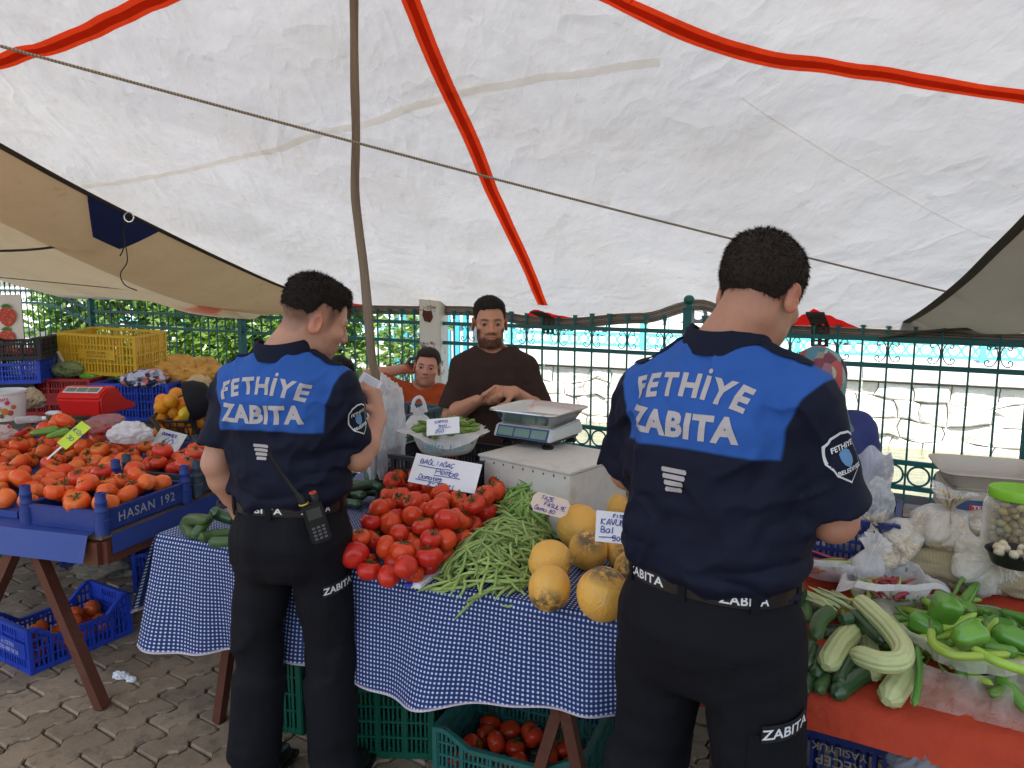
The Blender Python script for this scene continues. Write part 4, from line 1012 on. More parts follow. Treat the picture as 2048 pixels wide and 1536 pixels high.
def mound(q, h):
    c_ = (q[0] + q[1] + q[2] + q[3]) / 4; ax = ((q[1] + q[2]) - (q[0] + q[3])).length / 4; ay = ((q[2] + q[3]) - (q[0] + q[1])).length / 4
    ux = ((q[1] + q[2]) - (q[0] + q[3])).normalized(); uy = ((q[2] + q[3]) - (q[0] + q[1])).normalized()
    def f_(x, y):
        d = Vector((x, y, 0)) - Vector((c_.x, c_.y, 0)); e = (d.dot(ux) / (ax * 1.25)) ** 2 + (d.dot(uy) / (ay * 1.25)) ** 2
        return h * max(0, 1 - e) ** .8
    return f_
mb_, mf_ = mound(bq, .085), mound(fq, .15)
def mz(x, y): return TZ + .008 + max(mb_(x, y), mf_(x, y))
stuff = MB(); nb = 0
def put_bean(q, meshes, label, group, n, lift, stuffed=False, dirmean=.8, jit=1.1):
    smp = in_quad(q)
    for k in range(n):
        x, y = smp(rt); z = mz(x, y); ang_ = dirmean + rt.gauss(0, jit); d = .05
        zx = (mz(x + d * math.cos(ang_), y + d * math.sin(ang_)) - mz(x - d * math.cos(ang_), y - d * math.sin(ang_))) / (2 * d)
        zy = (mz(x - d * math.sin(ang_), y + d * math.cos(ang_)) - mz(x + d * math.sin(ang_), y - d * math.cos(ang_))) / (2 * d)
        me = rt.choice(meshes); rot = Matrix.Rotation(ang_, 4, 'Z') @ Matrix.Rotation(-math.atan(zx) + rt.gauss(0, .10), 4, 'Y') @ Matrix.Rotation(math.atan(zy), 4, 'X')
        if stuffed:
            M = Matrix.Translation((x, y, z - rt.random() * .012)) @ rot; stuff.add([M @ v.co for v in me.vertices], [tuple(p.vertices) for p in me.polygons])
        else:
            o = link_mesh('bean_pod', me); o.matrix_world = Matrix.Translation((x, y, z + lift * rt.random())) @ rot; tag(o, label + ' ' + ' '.join(spot(x, y, q, ('left side', 'centre', 'right side'))), 'bean', group)
put_bean(bq, BEANS, '', '', 190, 0, True); put_bean(fq, BEANSF, '', '', 110, 0, True)
hs_ = stuff.build('bean_heap', M_BEAN, smooth=True); tag(hs_, 'dense heap of green beans underneath the topmost pods', 'beans', kind='stuff')
put_bean(bq, BEANS, 'thin bean pod in the front bean heap', 'thin beans in front', 180, .020)
put_bean(fq, BEANSF, 'broad flat bean pod in the rear bean heap', 'flat beans behind', 115, .022, dirmean=.5)
for (u0, v0, u1, v1) in ((1000, 1165, 908, 1240), (1010, 1175, 930, 1205), (870, 1120, 815, 1085)):
    a_, b_ = on_z(u0, v0, TZ + .045), on_z(u1, v1, TZ + .014); b_ = b_ if v1 < 1200 else on_plane(u1, v1, t1(0, -.03, 0), N1)
    o = MB().tube(catmull([a_, a_.lerp(b_, .5) + Vector((0, 0, .012)), b_], 6), [.0045] * 11 + [.0015, .001], 7).build('bean_pod', M_BEAN, smooth=True); tag(o, 'long green bean pod hanging out over the table edge' if v1 > 1200 else 'green bean pod lying over the tray edge on the tomatoes', 'bean', 'stray beans')

# melons
tm = NT('netted_melon_skin'); oi = tm.n('ObjectInfo'); co = tm.coord('Object'); sp = tm.n('SeparateXYZ'); tm.l(co, sp.inputs[0])
nz = tm.noise(11, 4); vo = tm.n('TexVoronoi'); vo.feature = 'DISTANCE_TO_EDGE'; vo.inputs['Scale'].default_value = 95; mpg = tm.n('Mapping'); mpg.inputs['Scale'].default_value = (1, 1, .55); tm.l(co, mpg.inputs[0]); tm.l(mpg.outputs[0], vo.inputs[0])
base = tm.mix(nz, (.74, .32, .028), (.80, .46, .075)); net = tm.ramp(vo.outputs[0], .10, .02); base = tm.mix(tm.math('MULTIPLY', net, .40), base, (.64, .47, .22))
gr = tm.math('MULTIPLY', tm.ramp(sp.outputs[2], .030, .056), tm.ramp(tm.noise(20, 5, .75), .38, .50)); base = tm.mix(tm.math('MULTIPLY', gr, .92), base, (.085, .06, .032))
gr2 = tm.ramp(tm.noise(26, 3), .72, .80); base = tm.mix(gr2, base, (.22, .13, .04))
tm.l(base, tm.b.inputs['Base Color']); tm.val('Roughness', .55); tm.l(tm.bump(net, .35, .003, tm.bump(nz, .2, .01)), tm.b.inputs['Normal'])
def melon_mesh(k):
    r_ = random.Random(k); V = []; NU, NV = 40, 26; el = r_.uniform(1.0, 1.14)
    for j in range(NV + 1):
        th = math.pi * j / NV
        for i in range(NU):
            a = 2 * math.pi * i / NU; rr = .062 * math.sin(th) * (1 + .012 * math.cos(10 * a) + .02 * n1(math.cos(a) * 1.5, math.sin(a) * 1.5, th + k * 3))
            V.append((rr * math.cos(a), rr * math.sin(a), .062 * el * math.cos(th) - .005 * math.exp(-(th / .2) ** 2) + .004 * math.exp(-((math.pi - th) / .2) ** 2)))
    return make_mesh('melon', V, [(j * NU + i, (j + 1) * NU + i, (j + 1) * NU + (i + 1) % NU, j * NU + (i + 1) % NU) for j in range(NV) for i in range(NU)], True, tm.m)
MEL = [melon_mesh(k) for k in range(4)]
mel_list = [(1099, 1176, 43, .2, 'round orange melon at the table edge beside the beans', (2.2, .3)), (1101, 1124, 45, .9, 'orange melon half hidden behind the frontmost round one', (1.9, -.4)), (1158, 1053, 45, .1, 'tall upright orange melon beside the bean sign', (1.4, 1.2)), (1176, 1100, 40, 0, 'orange melon with brown scarred top in the middle of the melons', (-.4, .3)),
            (1183, 987, 34, .0, 'melon with dark scar rearmost beside the white box', (-1.1, .1)), (1241, 985, 30, .0, 'pale melon behind at the officer elbow', (1.3, .5)), (1228, 1017, 31, .0, 'smooth yellow melon behind the melon price sign', (1.5, .2)), (1206, 1188, 53, .0, 'largest melon at the table corner with grey scarred top', (.1, -.1)), (1244, 1102, 34, .0, 'scarred melon partly hidden by the right officer', (-.9, .8)), (1262, 1135, 34, 0, 'melon almost wholly hidden behind the right officer', (1, 1))]
for k, (u, v, rp_, lift, lab, rot) in enumerate(mel_list):
    z = TZ + .07
    for _ in range(4): p = on_z(u, v, z); r_ = rp_ * (p - EYE).length / FPX * .97; z = TZ + .006 + r_ + lift * .02
    o = link_mesh('melon', MEL[k % 4], None, None, p, (rot[0], rot[1], k * 1.3)); o.scale = (r_ / .063,) * 3; tag(o, lab, 'melon', 'melons on the centre table')

# cucumbers / marrows on the left of the cloth and behind the officer's elbow
M_CUC = pmat('dark_cucumber', (.028, .075, .024), .30, .35, 25, .15, 80, rand=.25, hrand=.01, spec=.6)
M_CUC2 = pmat('mid_green_cucumber', (.062, .115, .035), .35, .25, 18, .15, 60, rand=.2, hrand=.01)
def veg(name, P, r_, mat, label, cat, group, n=12, taper=(.55, .75), flat=1.0, ribs=0, depth=.0, stem=None, loc=None):
    path = catmull(P, 6); m = len(path); rr = []
    for i in range(m):
        t_ = i / (m - 1); e = min(1, (t_ / .14)) ; e2 = min(1, (1 - t_) / .12); rr.append(r_ * (taper[0] + (1 - taper[0]) * math.sqrt(max(0, 1 - (1 - e) ** 2))) * (taper[1] + (1 - taper[1]) * math.sqrt(max(0, 1 - (1 - e2) ** 2))))
    ext0 = path[0] + (path[0] - path[1]).normalized() * r_ * taper[0] * .6; ext1 = path[-1] + (path[-1] - path[-2]).normalized() * r_ * taper[1] * .6
    path = [ext0] + path + [ext1]; rr = [rr[0] * .45] + rr + [rr[-1] * .45]
    mb = MB(); nn = ribs * 4 if ribs else n; mb.tube(path, rr, nn, flat=flat)
    if ribs:      # press ribs into the sides
        for i in range(len(path)):
            for k in range(nn):
                idx = i * nn + k; c_ = path[i]; v = Vector(mb.V[idx]); f_ = 1 - depth * (1 - abs(math.cos(ribs * math.pi * k / nn))) ** 1.0; mb.V[idx] = tuple(c_ + (v - c_) * f_)
    org = sum(path, Vector()) / len(path); mb.V = [tuple(Vector(v) - org) for v in mb.V]
    o = mb.build(name, mat, smooth=True, loc=org); tag(o, label, cat, group)
    if stem:
        s_ = MB(); b_ = path[0] - org; d = (path[0] - path[1]).normalized(); s_.tube(catmull([b_ - d * .004, b_ + d * stem * .5 + Vector((0, 0, .004)), b_ + d * stem + Vector((0, 0, .012))], 4), [.0045] * 8 + [.006], 7); s_.build('stalk', pmat('veg_stalk', (.10, .16, .04), .6), o, smooth=True)
    return o
cu = lambda u, v, z=.03: on_z(u, v, TZ + z)
gl = 'cucumbers at the left end of the gingham table'
veg('cucumber', [cu(412, 1040, .09), cu(380, 1040, .06), cu(372, 1052, .03), cu(386, 1068, .028)], .022, M_CUC2, 'curled green cucumber at the left end of the gingham table', 'cucumber', gl)
veg('cucumber', [cu(420, 1032, .09), cu(405, 1052, .06), cu(388, 1072, .03)], .019, M_CUC2, 'straight cucumber lying across the curled one', 'cucumber', gl)
veg('cucumber', [cu(400, 1076), cu(425, 1070), cu(470, 1066)], .019, M_CUC2, 'pale cucumber lying along the table edge beside the officer', 'cucumber', gl)
veg('cucumber', [cu(425, 1022, .1), cu(440, 1030, .08), cu(470, 1040, .06)], .022, M_CUC, 'dark cucumber on top behind the officer arm', 'cucumber', gl)
veg('cucumber', [cu(420, 1084), cu(450, 1084), cu(480, 1082)], .018, M_CUC2, 'cucumber frontmost at the table edge touching the officer', 'cucumber', gl)
gz = 'zucchini behind the left officer elbow'
zl = ['lowest', 'thin', 'upright', 'second upright', 'slanting', 'rearmost', 'dark lower', 'dark middle']
for k, (pp, rr_) in enumerate(([(672, 1000, .05), (700, 985, .05), (725, 985, .05)], .02), ) if False else enumerate([([(668, 1000, .05), (700, 988, .05), (728, 992, .05)], .02), ([(690, 968, .08), (720, 970, .08), (752, 962, .08)], .021), ([(735, 905, .20), (737, 935, .14), (738, 965, .08)], .019), ([(758, 910, .20), (757, 940, .14), (752, 970, .08)], .019), ([(720, 925, .16), (705, 945, .12), (690, 962, .09)], .018), ([(700, 995, .03), (730, 985, .04), (770, 985, .04)], .018), ([(672, 1008, .03), (700, 1006, .03), (720, 1010, .03)], .018), ([(690, 978, .1), (740, 968, .11), (765, 975, .1)], .018)]):
    veg('zucchini', [cu(*p_) for p_ in pp], rr_, M_CUC, zl[k] + ' dark green zucchini in the pile behind the officer elbow', 'zucchini', gz)

# white painted box and the scale on it
bA, bB = on_z(958, 912, 1.0), on_z(1142, 950, 1.0); bx = (bB - bA).normalized(); by = Vector((-bx.y, bx.x, 0)); bw = (bB - bA).length; bd = .36; BM = frame3(bx, by)
m_box = pmat('chipped_cream_paint', (.62, .585, .52), .6, .1, 5, .15, 30, dirt=.45, dirtcol=(.40, .35, .28))
bc = (bA + bx * bw / 2 + by * bd / 2); bc.z = TZ + .01
wb = MB().box((0, 0, .12), (bw, bd, .24)).build('wooden_box', m_box, bevel=.004, loc=bc, rot=(0, 0, math.atan2(bx.y, bx.x))); tag(wb, 'chipped cream painted wooden box carrying the chrome scale', 'box')
MB().box((0, 0, .2445), (bw + .008, bd + .008, .009)).build('lid', m_box, wb, bevel=.002)
mr = pmat('rust_nail', (.16, .05, .02), .9); mb = MB(); rz_ = random.Random(6)
for k in range(9): mb.lathe([(.0035, 0), (.003, .0015)], 8, (0, 0, 0)); mb.V[-16:] = [(v[0] - bw / 2 + .03 + k * bw / 9.2, -bd / 2 - v[2], v[1] + .225 + rz_.uniform(-.004, .004)) for v in mb.V[-16:]]
mb.build('nail_heads', mr, wb)['kind'] = 'stuff'
def scale(loc, rz, lab, tray_mat, body_mat, w_=.31, d_=.30, tray=True, disp=(.16, .26, .22), txt=None, h_=.085):
    o = empty('market_scale', loc, rz); tag(o, lab, 'scale', 'weighing scales on the stalls')
    for sx in (-1, 1):
        for sy in (-1, 1): MB().lathe([(.022, 0), (.024, .012), (.014, .018), (.014, .03)], 12).build('foot', M_BLACK, o, smooth=True, loc=(sx * w_ * .36, sy * d_ * .36, 0))
    MB().box((0, 0, .030), (w_ * .9, d_ * .9, .014)).build('base', M_BLACK, o, bevel=.003)
    prof = [(-d_ / 2 - .012, .037), (-d_ / 2 + .012, h_ + .022), (d_ / 2 - .02, h_ + .035), (d_ / 2, .06), (d_ / 2, .037)]; b_ = MB()
    V = [(sx * w_ / 2, y, z) for sx in (-1, 1) for y, z in prof]; n = len(prof)
    b_.add(V, [tuple(range(n)), tuple(range(2 * n - 1, n - 1, -1))] + [(i, n + i, n + (i + 1) % n, (i + 1) % n) for i in range(n)]); b_.build('housing', body_mat, o, bevel=.005)
    sl = math.atan2(.024, h_ - .015); f_ = Matrix.Translation((0, -d_ / 2 - .001, .037 + (h_ - .015) / 2)) @ Matrix.Rotation(R(90) - sl, 4, 'X')
    e = MB().prism([(-w_ * .44, -.024), (w_ * .44, -.024), (w_ * .44, .024), (-w_ * .44, .024)], .002, f_).build('display_frame', pmat('display_blue_frame', (.03, .07, .18), .4), o)
    if disp:
        for k in (-1, 0, 1): MB().prism([(-w_ * .13, -.017), (w_ * .13, -.017), (w_ * .13, .017), (-w_ * .13, .017)], .0015, f_ @ Matrix.Translation((k * w_ * .285, 0, .0022))).build('display', pmat('lcd_' + lab[:6], disp, .25, .2, 30), e)
    if txt:
        V, F = letters(txt, .022, .0003); pl = MB().prism([(-.028, -.010), (.028, -.010), (.028, .010), (-.028, .010)], .0015, f_ @ Matrix.Translation((-.04, 0, .0022))).build('badge', pmat('badge_red', (.5, .04, .03), .4), e)
        MB().add([f_ @ Matrix.Translation((-.04, 0, .0045)) @ v for v in V], F).build('lettering', M_PAPER, pl)
    if tray:
        z0 = h_ + .035; ts = MB(); W, D_ = w_ * .55, d_ * .56
        rings = [(W * .80, D_ * .80, z0 + .004), (W * .82, D_ * .82, z0 + .004), (W * .97, D_ * .97, z0 + .042), (W * 1.10, D_ * 1.10, z0 + .050), (W * 1.11, D_ * 1.11, z0 + .046), (W * .985, D_ * .985, z0 + .036), (W * .83, D_ * .83, z0), ]
        V = []
        for a_, b_, z in rings:
            for k in range(32):
                t_ = 2 * math.pi * k / 32; c_, s_ = math.cos(t_), math.sin(t_); ex = .28; V.append((a_ * math.copysign(abs(c_) ** ex, c_), b_ * math.copysign(abs(s_) ** ex, s_), z))
        F = [(i * 32 + k, i * 32 + (k + 1) % 32, (i + 1) * 32 + (k + 1) % 32, (i + 1) * 32 + k) for i in range(len(rings) - 1) for k in range(32)] + [tuple(range(32)), tuple(6 * 32 + k for k in range(31, -1, -1))]
        ts.add(V, F); ts.build('weighing_tray', tray_mat, o, smooth=True); MB().box((0, 0, z0 - .010), (w_ * .8, d_ * .8, .018)).build('tray_support', M_STEEL, o, bevel=.003)
    return o
m_sc = pmat('grey_scale_housing', (.55, .56, .55), .4, .06, 5)
sc_p = on_z(1078, 885, 1.006); scale((sc_p.x, sc_p.y, 1.006), math.atan2(bx.y, bx.x) + .12, 'chrome tray scale with three displays on the cream box', M_STEEL, m_sc, .27, .25, h_=.062)

# okra bag, its crate, teal crate with plastic, carrier bag
M_FILM = plastic_film('clear_polythene', (.82, .84, .85), .42); M_FILMW = plastic_film('milky_polythene', (.86, .85, .84), .80); M_FILMY = plastic_film('yellowish_polythene', (.78, .76, .62), .55)
def film_bowl(name, c_, rx, ry, h_, mat, label, seed, rz=0, flare=.25, folds=9, lip=.03, cat='bag', group=None, ragged=.04, hole=0.0):
    r_ = random.Random(seed); NU, NV = 96, 20; V = []
    ph = [r_.random() * 6.28 for _ in range(4)]
    for j in range(NV + 1):
        t_ = j / NV
        for i in range(NU):
            a = 2 * math.pi * i / NU
            if t_ < .75: s_ = t_ / .75; rr = .55 + .45 * s_ ** .5; z = h_ * s_ ** 1.4
            else: s_ = (t_ - .75) / .25; rr = 1 + flare * s_ * (1 + .5 * math.sin(3 * a + ph[0])); z = h_ + lip * math.sin(s_ * 2.6) - .05 * s_ * max(0, math.sin(2 * a + ph[1]))
            w_ = (t_ ** 1.3) * (.035 * math.sin(folds * a + ph[0]) + .03 * math.sin((folds * 2 + 1) * a + ph[1] + t_ * 3) + .02 * math.sin(31 * a + ph[2] + 4 * t_)) + ragged * t_ ** 3 * n1(math.cos(a) * 3, math.sin(a) * 3, seed)
            V.append((rx * (rr + w_) * math.cos(a), ry * (rr + w_) * math.sin(a), z + .4 * h_ * w_))
    F = [(j * NU + i, j * NU + (i + 1) % NU, (j + 1) * NU + (i + 1) % NU, (j + 1) * NU + i) for j in range(NV) for i in range(NU)] + [tuple(range(NU - 1, -1, -1))]
    o = MB().add(V, F).build(name, mat, smooth=True, loc=c_, rot=(0, 0, rz)); tag(o, label, cat, group); return o
def film_bag(name, c_, r_, h_, mat, label, seed, rot=(0, 0, 0), pleats=13, neck=.13, ears=.45, lump=.10, squash=(1, 1), cat='bag', group=None):
    """tied polythene bag: swollen belly, pleats gathered into a neck, loose ears above it"""
    q_ = random.Random(seed); NU, NV = 120, 44; V = []; ph = [q_.random() * 6.28 for _ in range(5)]
    for j in range(NV + 1):
        t_ = j / NV
        if t_ < .74: s_ = t_ / .74; rr = math.sin(math.pi * (.06 + .80 * s_ ** .85)) ** .8; rr = max(rr, neck); z = h_ * (s_ ** 1.15); am = s_ ** 4.5
        else: s_ = (t_ - .74) / .26; rr = neck + (ears - neck) * s_ ** 1.5; z = h_ * (1 + .42 * s_); am = 1 + .6 * s_
        for i in range(NU):
            a = 6.28319 * i / NU; pl = math.sin(pleats * a + 1.2 * math.sin(2 * a + ph[0])) * .55 + math.sin((2 * pleats + 3) * a + ph[1] + 2 * t_) * .3
            lm = n1(math.cos(a) * 1.4, math.sin(a) * 1.4, z / h_ * 1.6 + seed) * lump * 2 * (1 - am * .6 if am < 1 else .3) + .5 * lump * (abs(n1(math.cos(a) * 3.1, math.sin(a) * 3.1, z / h_ * 3.5 + seed * 2)) - .3)
            k = rr * (1 + lm + .16 * am * pl) + (.05 * am * pl if t_ > .74 else 0); zz_ = z + (.10 * h_ * math.sin(2 * a + ph[2]) * (t_ - .74) / .26 if t_ > .74 else 0)
            V.append((r_ * k * math.cos(a) * squash[0], r_ * k * math.sin(a) * squash[1], zz_))
    F = [(j * NU + i, j * NU + (i + 1) % NU, (j + 1) * NU + (i + 1) % NU, (j + 1) * NU + i) for j in range(NV) for i in range(NU)] + [tuple(range(NU - 1, -1, -1))]
    o = MB().add(V, F).build(name, mat, smooth=True, loc=c_, rot=rot); tag(o, label, cat, group); return o
def film_blob(name, c_, r3, mat, label, seed, amp=.25, rz=0, cat='bag', group=None, knot=None, par=None):
    bm = bmesh.new(); bmesh.ops.create_icosphere(bm, subdivisions=5, radius=1)
    P = np.array([v.co[:] for v in bm.verts]); nn = fbm(P * 1.6 + seed * 7, 3, seed); rd = 1 - np.abs(fbm(P * 3.2 + seed * 3, 3, seed + 5)) * 1.0
    k = 1 + amp * nn * .7 + amp * .55 * (rd - .6) + amp * .18 * (1 - np.abs(fbm(P * 9 + seed, 2, seed + 9)))
    Q = P * k[:, None] * np.array(r3); Q[:, 2] = np.where(Q[:, 2] < -r3[2] * .75, -r3[2] * .75 + (Q[:, 2] + r3[2] * .75) * .15, Q[:, 2])
    for v, q_ in zip(bm.verts, Q): v.co = q_
    me = bpy.data.meshes.new(name); bm.to_mesh(me); bm.free(); me.shade_smooth(); me.materials.append(mat)
    o = link_mesh(name, me, None, par, c_, (0, 0, rz))
    if label: tag(o, label, cat, group)
    if knot:
        kb = MB(); kd = Vector(knot)
        for q_ in range(5):
            a = q_ * 1.25; s_ = Vector((math.cos(a), math.sin(a), 0)) * .02; kb.add([s_ * .15 + kd * .75, s_ * .2 + kd * .75 + Vector((0, .004, .004)), kd * 1.25 + s_ * 2.2 + Vector((0, 0, .01)), kd * 1.3 + s_ * 1.4 + Vector((.01, .0, .02)), kd * 1.2 + s_ * 2.6 + Vector((0, .012, -.01))], [(0, 1, 2), (1, 3, 2), (0, 2, 4)])
        kb.build('knot', mat, o, smooth=True)
    return o
ok_c = on_z(893, 905, .985); ok_c.z = .985
crate(.46, .36, .22, M_CBLK, (ok_c.x + .0, ok_c.y + .05, TZ + .015), math.atan2(T1.y, T1.x) - .1, 'black plastic crate carrying the bag of okra', txt=['A. 536'], txt_size=.03)
film_bowl('okra_bag', ok_c, .135, .115, .095, M_FILMW, 'open milky plastic bag full of okra on the black crate', 5, flare=.3, lip=.0)
V, F = letters('NEVAL  HAL', .028, .0006); br = .150
o_ = empty('bag_print', ok_c)
mbp = MB().add([(math.sin(v.x / br) * br * 1.06, -math.cos(v.x / br) * br * .93, .050 + v.y) for v in V], F); bp = mbp.build('bag_print', pmat('teal_print', (.10, .36, .40), .6)); bpar = [o for o in COL.objects if o.name.startswith('okra_bag')][0]; bp.parent = bpar; bpar_p = bp; bpy.data.objects.remove(o_)
M_OKRA = pmat('okra_green', (.17, .26, .05), .5, .25, 20, .2, 60, rand=.2, hrand=.015)
def okra_mesh(k):
    q_ = random.Random(k); L = .075 + .02 * q_.random(); P = [(L * (t_ / 8 - .5), .006 * math.sin(t_ / 8 * 2.5 + k), 0) for t_ in range(9)]; return MB().tube(P, [.004, .008, .0085, .008, .0072, .006, .0045, .003, .001], 6).mesh('okra', M_OKRA)
OK = [okra_mesh(k) for k in range(5)]
for k in range(95):
    a = rt.random() * 6.28; q_ = math.sqrt(rt.random()); x, y = q_ * .128 * math.cos(a), q_ * .108 * math.sin(a)
    o = link_mesh('okra_pod', rt.choice(OK), None, None, ok_c + Vector((x, y, .075 + .045 * (1 - q_ * q_) + rt.random() * .014)), (rt.gauss(0, .3), rt.gauss(0, .25), rt.random() * 6.28)); tag(o, 'small green okra pod in the open plastic bag', 'okra', 'okra pods in the bag')
tc = on_z(783, 905, .80); crate(.34, .40, .36, pmat('teal_grey_plastic', (.03, .075, .095), .5, .2, 6, .1, 60), (tc.x, tc.y + .28, .62), -.5, 'upright dusty teal plastic crate beside the wooden pole')
film_blob('polythene_sheet', on_y(772, 872, 2.95), (.075, .10, .22), M_FILM, 'crumpled clear plastic draped over the teal crate', 3, .35)
film_bag('carrier_bag', on_y(838, 872, 3.12), .06, .09, M_FILMW, 'white carrier bag with loop handles behind the okra bag', 8, pleats=9, neck=.3)
hb = MB(); pb = on_y(838, 815, 3.10); hb.tube(catmull([pb + Vector((-.03, 0, -.02)), pb + Vector((-.02, 0, .03)), pb + Vector((.005, 0, .045)), pb + Vector((.022, 0, .02)), pb + Vector((.03, 0, -.02))], 5), .007, 6, flat=.35)
hbo = hb.build('handle', M_FILMW, smooth=True); cbag = [o for o in COL.objects if o.name.startswith('carrier_bag')][0]; child(hbo, cbag)
wbt = on_z(1222, 985, TZ + .1); film_blob('water_bottle_pack', wbt + Vector((.0, .22, .0)), (.06, .05, .075), plastic_film('blue_film', (.25, .45, .75), .5), 'blue tinted plastic water bottles behind the rear melons', 12, .15, cat='bottles')

# price cards on the centre table
def lean_card(u, v, y, name, w_, h_, yaw, tilt, roll, lines, lab, seed, **k):
    M = Matrix.Translation(on_y(u, v, y)) @ Matrix.Rotation(yaw, 4, 'Z') @ Matrix.Rotation(R(90) - tilt, 4, 'X') @ Matrix.Rotation(roll, 4, 'Z'); return card(name, M, w_, h_, lines, lab, seed, **k)
lean_card(890, 946, 2.60, 'price_sign', .25, .115, -.10, R(38), R(-9), [('BAGLIAGAC', -.10, .022, .017), ('_', -.105, .012, .12), ('Pembe', -.035, -.008, .021), ('_', -.04, -.016, .10), ('Domates', -.09, -.036, .016), ('_', -.1, -.042, .11), ('z-  80 tl', -.05, -.056, .015)], 'white handwritten card for pink tomatoes standing in the tomato heap', 3, thick=.0026)
lean_card(886, 852, 2.76, 'price_sign', .125, .075, -.05, R(45), R(6), [('KAMYO', -.03, .014, .012), ('SUyU', -.018, -.004, .010), ('_', -.02, -.009, .05), ('250', -.03, -.030, .014)], 'white handwritten price card stuck in the okra', 4, thick=.002)
lean_card(1100, 1010, 2.30, 'price_sign', .125, .07, -.15, R(42), R(-14), [('TAZE', -.035, .012, .013), ('FASULYE', -.018, -.008, .013), ('Gkmo 80', -.045, -.028, .013)], 'beige cut corner card for fresh beans lying on the bean heap', 5, mat=pmat('beige_card', (.66, .52, .42), .85, .05), poly=[(-.062, -.012), (-.045, -.034), (.045, -.034), (.060, -.018), (.062, .018), (.048, .033), (-.05, .034), (-.062, .018)], thick=.002)
lean_card(1232, 1055, 2.12, 'price_sign', .12, .095, .0, R(35), R(-6), [('FITC', -.01, .028, .010), ('KAVUN', -.045, .005, .018), ('Bal gibi', -.045, -.018, .017), ('_', -.05, -.034, .05), ('50', -.01, -.042, .014)], 'white melon price card standing between the melons', 6, thick=.0026)
lean_card(690, 915, 2.75, 'price_sign', .14, .10, .1, R(30), R(-12), [('KABAK', -.06, .010, .016), ('TO', -.0, -.028, .016)], 'white price card half hidden behind the left officer', 7)

# ================= tomato stall on the left
LA = R(-17); TLx = Vector((-math.cos(LA), -math.sin(LA), 0)); TLd = Vector((-math.sin(LA), math.cos(LA), 0)); C0 = on_z(203, 1084, .71); LZ = .74
def lt(a, d, z=LZ): p = C0 + TLx * a + TLd * d; p.z = z; return p
M2 = frame3(-TLx, TLd); ltab = empty('market_table', lt(0, 0, 0)); tag(ltab, 'brown steel framed table carrying the heap of tomatoes', 'table')
ch_build(MB().box(lt(1.1, .85, .722), (2.18, 1.68, .024), M2), 'table_top', pmat('plywood', (.30, .2, .11), .7), ltab)
for a0, d0, a1, d1 in ((0, 0, 2.2, 0), (0, 1.7, 2.2, 1.7), (0, 0, 0, 1.7), (2.2, 0, 2.2, 1.7)): ch_build(MB().bar(lt(a0, d0, .668), lt(a1, d1, .668), .045, .085), 'frame_bar', M_RUSTWOOD, ltab)
for (a0, d0, a1, d1) in ((.42, .06, .12, .06), (.42, .02, .85, .02), (.10, 1.2, .05, .75), (.10, 1.24, .1, 1.62)): ch_build(MB().bar(lt(a0, d0, .68), lt(a1, d1, 0), .045, .04), 'leg', M_RUSTWOOD, ltab)
# blue sheet on the table with a flap over the front
M_BSHEET = pmat('blue_pvc_sheet', (.030, .060, .25), .5, .12, 4, .2, 20, dirt=.25, dirtcol=(.08, .09, .2))
def bs(i, j):
    a = .03 + 2.1 * i; s_ = j * 2.0
    if s_ < .17: return lt(a + .02 * math.sin(i * 9) * (1 - s_ / .17), -.030 - .03 * (1 - s_ / .17) - .012 * math.sin(i * 14), .742 - (.17 - s_) * .58 + .003 * math.sin(i * 20))
    return lt(a, (s_ - .17) * .93 - .02, .742 + .003 * n1(i * 9, j * 9))
tag(MB().grid(bs, 40, 60).build('blue_sheet', M_BSHEET, smooth=True), 'blue plastic sheet covering the tomato table with its flap hanging down', 'sheet')
def side_strip(i, j): return lt(-.028 - .004 * math.sin(i * 20), .02 + i * 1.62, .735 - .075 * j)
tag(MB().grid(side_strip, 30, 3).build('blue_sheet', M_BSHEET, smooth=True), 'narrow blue strip of sheet along the table side below the crates', 'sheet')
# two open crates along the side of the table
def tray(c0_, dx, dy, w_, d_, mat, txt, lab):
    o = empty('tomato_tray', c0_, math.atan2(dx.y, dx.x)); tag(o, lab, 'tray', 'open tomato trays on the left table')
    h_ = .095
    MB().box((w_ / 2, d_ / 2, .006), (w_, d_, .012)).build('base', mat, o)
    for nm, c_, L, rz_ in (('side_panel', (w_ / 2, 0, 0), w_, 0), ('side_panel', (w_ / 2, d_, 0), w_, math.pi), ('end_panel', (0, d_ / 2, 0), d_, -R(90)), ('end_panel', (w_, d_ / 2, 0), d_, R(90))):
        p_ = MB(); p_.box((0, 0, .045), (L - .03, .010, .068)); p_.box((0, 0, .082), (L - .02, .018, .012)); p_.box((0, 0, .014), (L - .02, .016, .012)); 
        e = p_.build(nm, mat, o, bevel=.002, loc=c_, rot=(0, 0, rz_))
        if nm == 'end_panel' and c_[0] > 0 and txt:
            V, F = letters(txt, .052, .0005, 1.15); MB().add([(v.x, -.0065, v.y + .047) for v in V], F).build('lettering', pmat('worn_emboss', (.30, .31, .36), .7, .4, 40), e)
    for x in (0, w_):
        for y in (0, d_):
            p_ = MB(); p_.lathe([(.026, 0), (.026, .055), (.023, .057), (.022, .085), (.024, .087), (.024, .093), (.021, .096), (.020, .118), (.0215, .12), (.0215, .126), (.019, .129), (.018, .158), (.010, .158), (.010, .12)], 14); p_.build('corner_post', mat, o, smooth=True, loc=(x, y, 0))
    return o
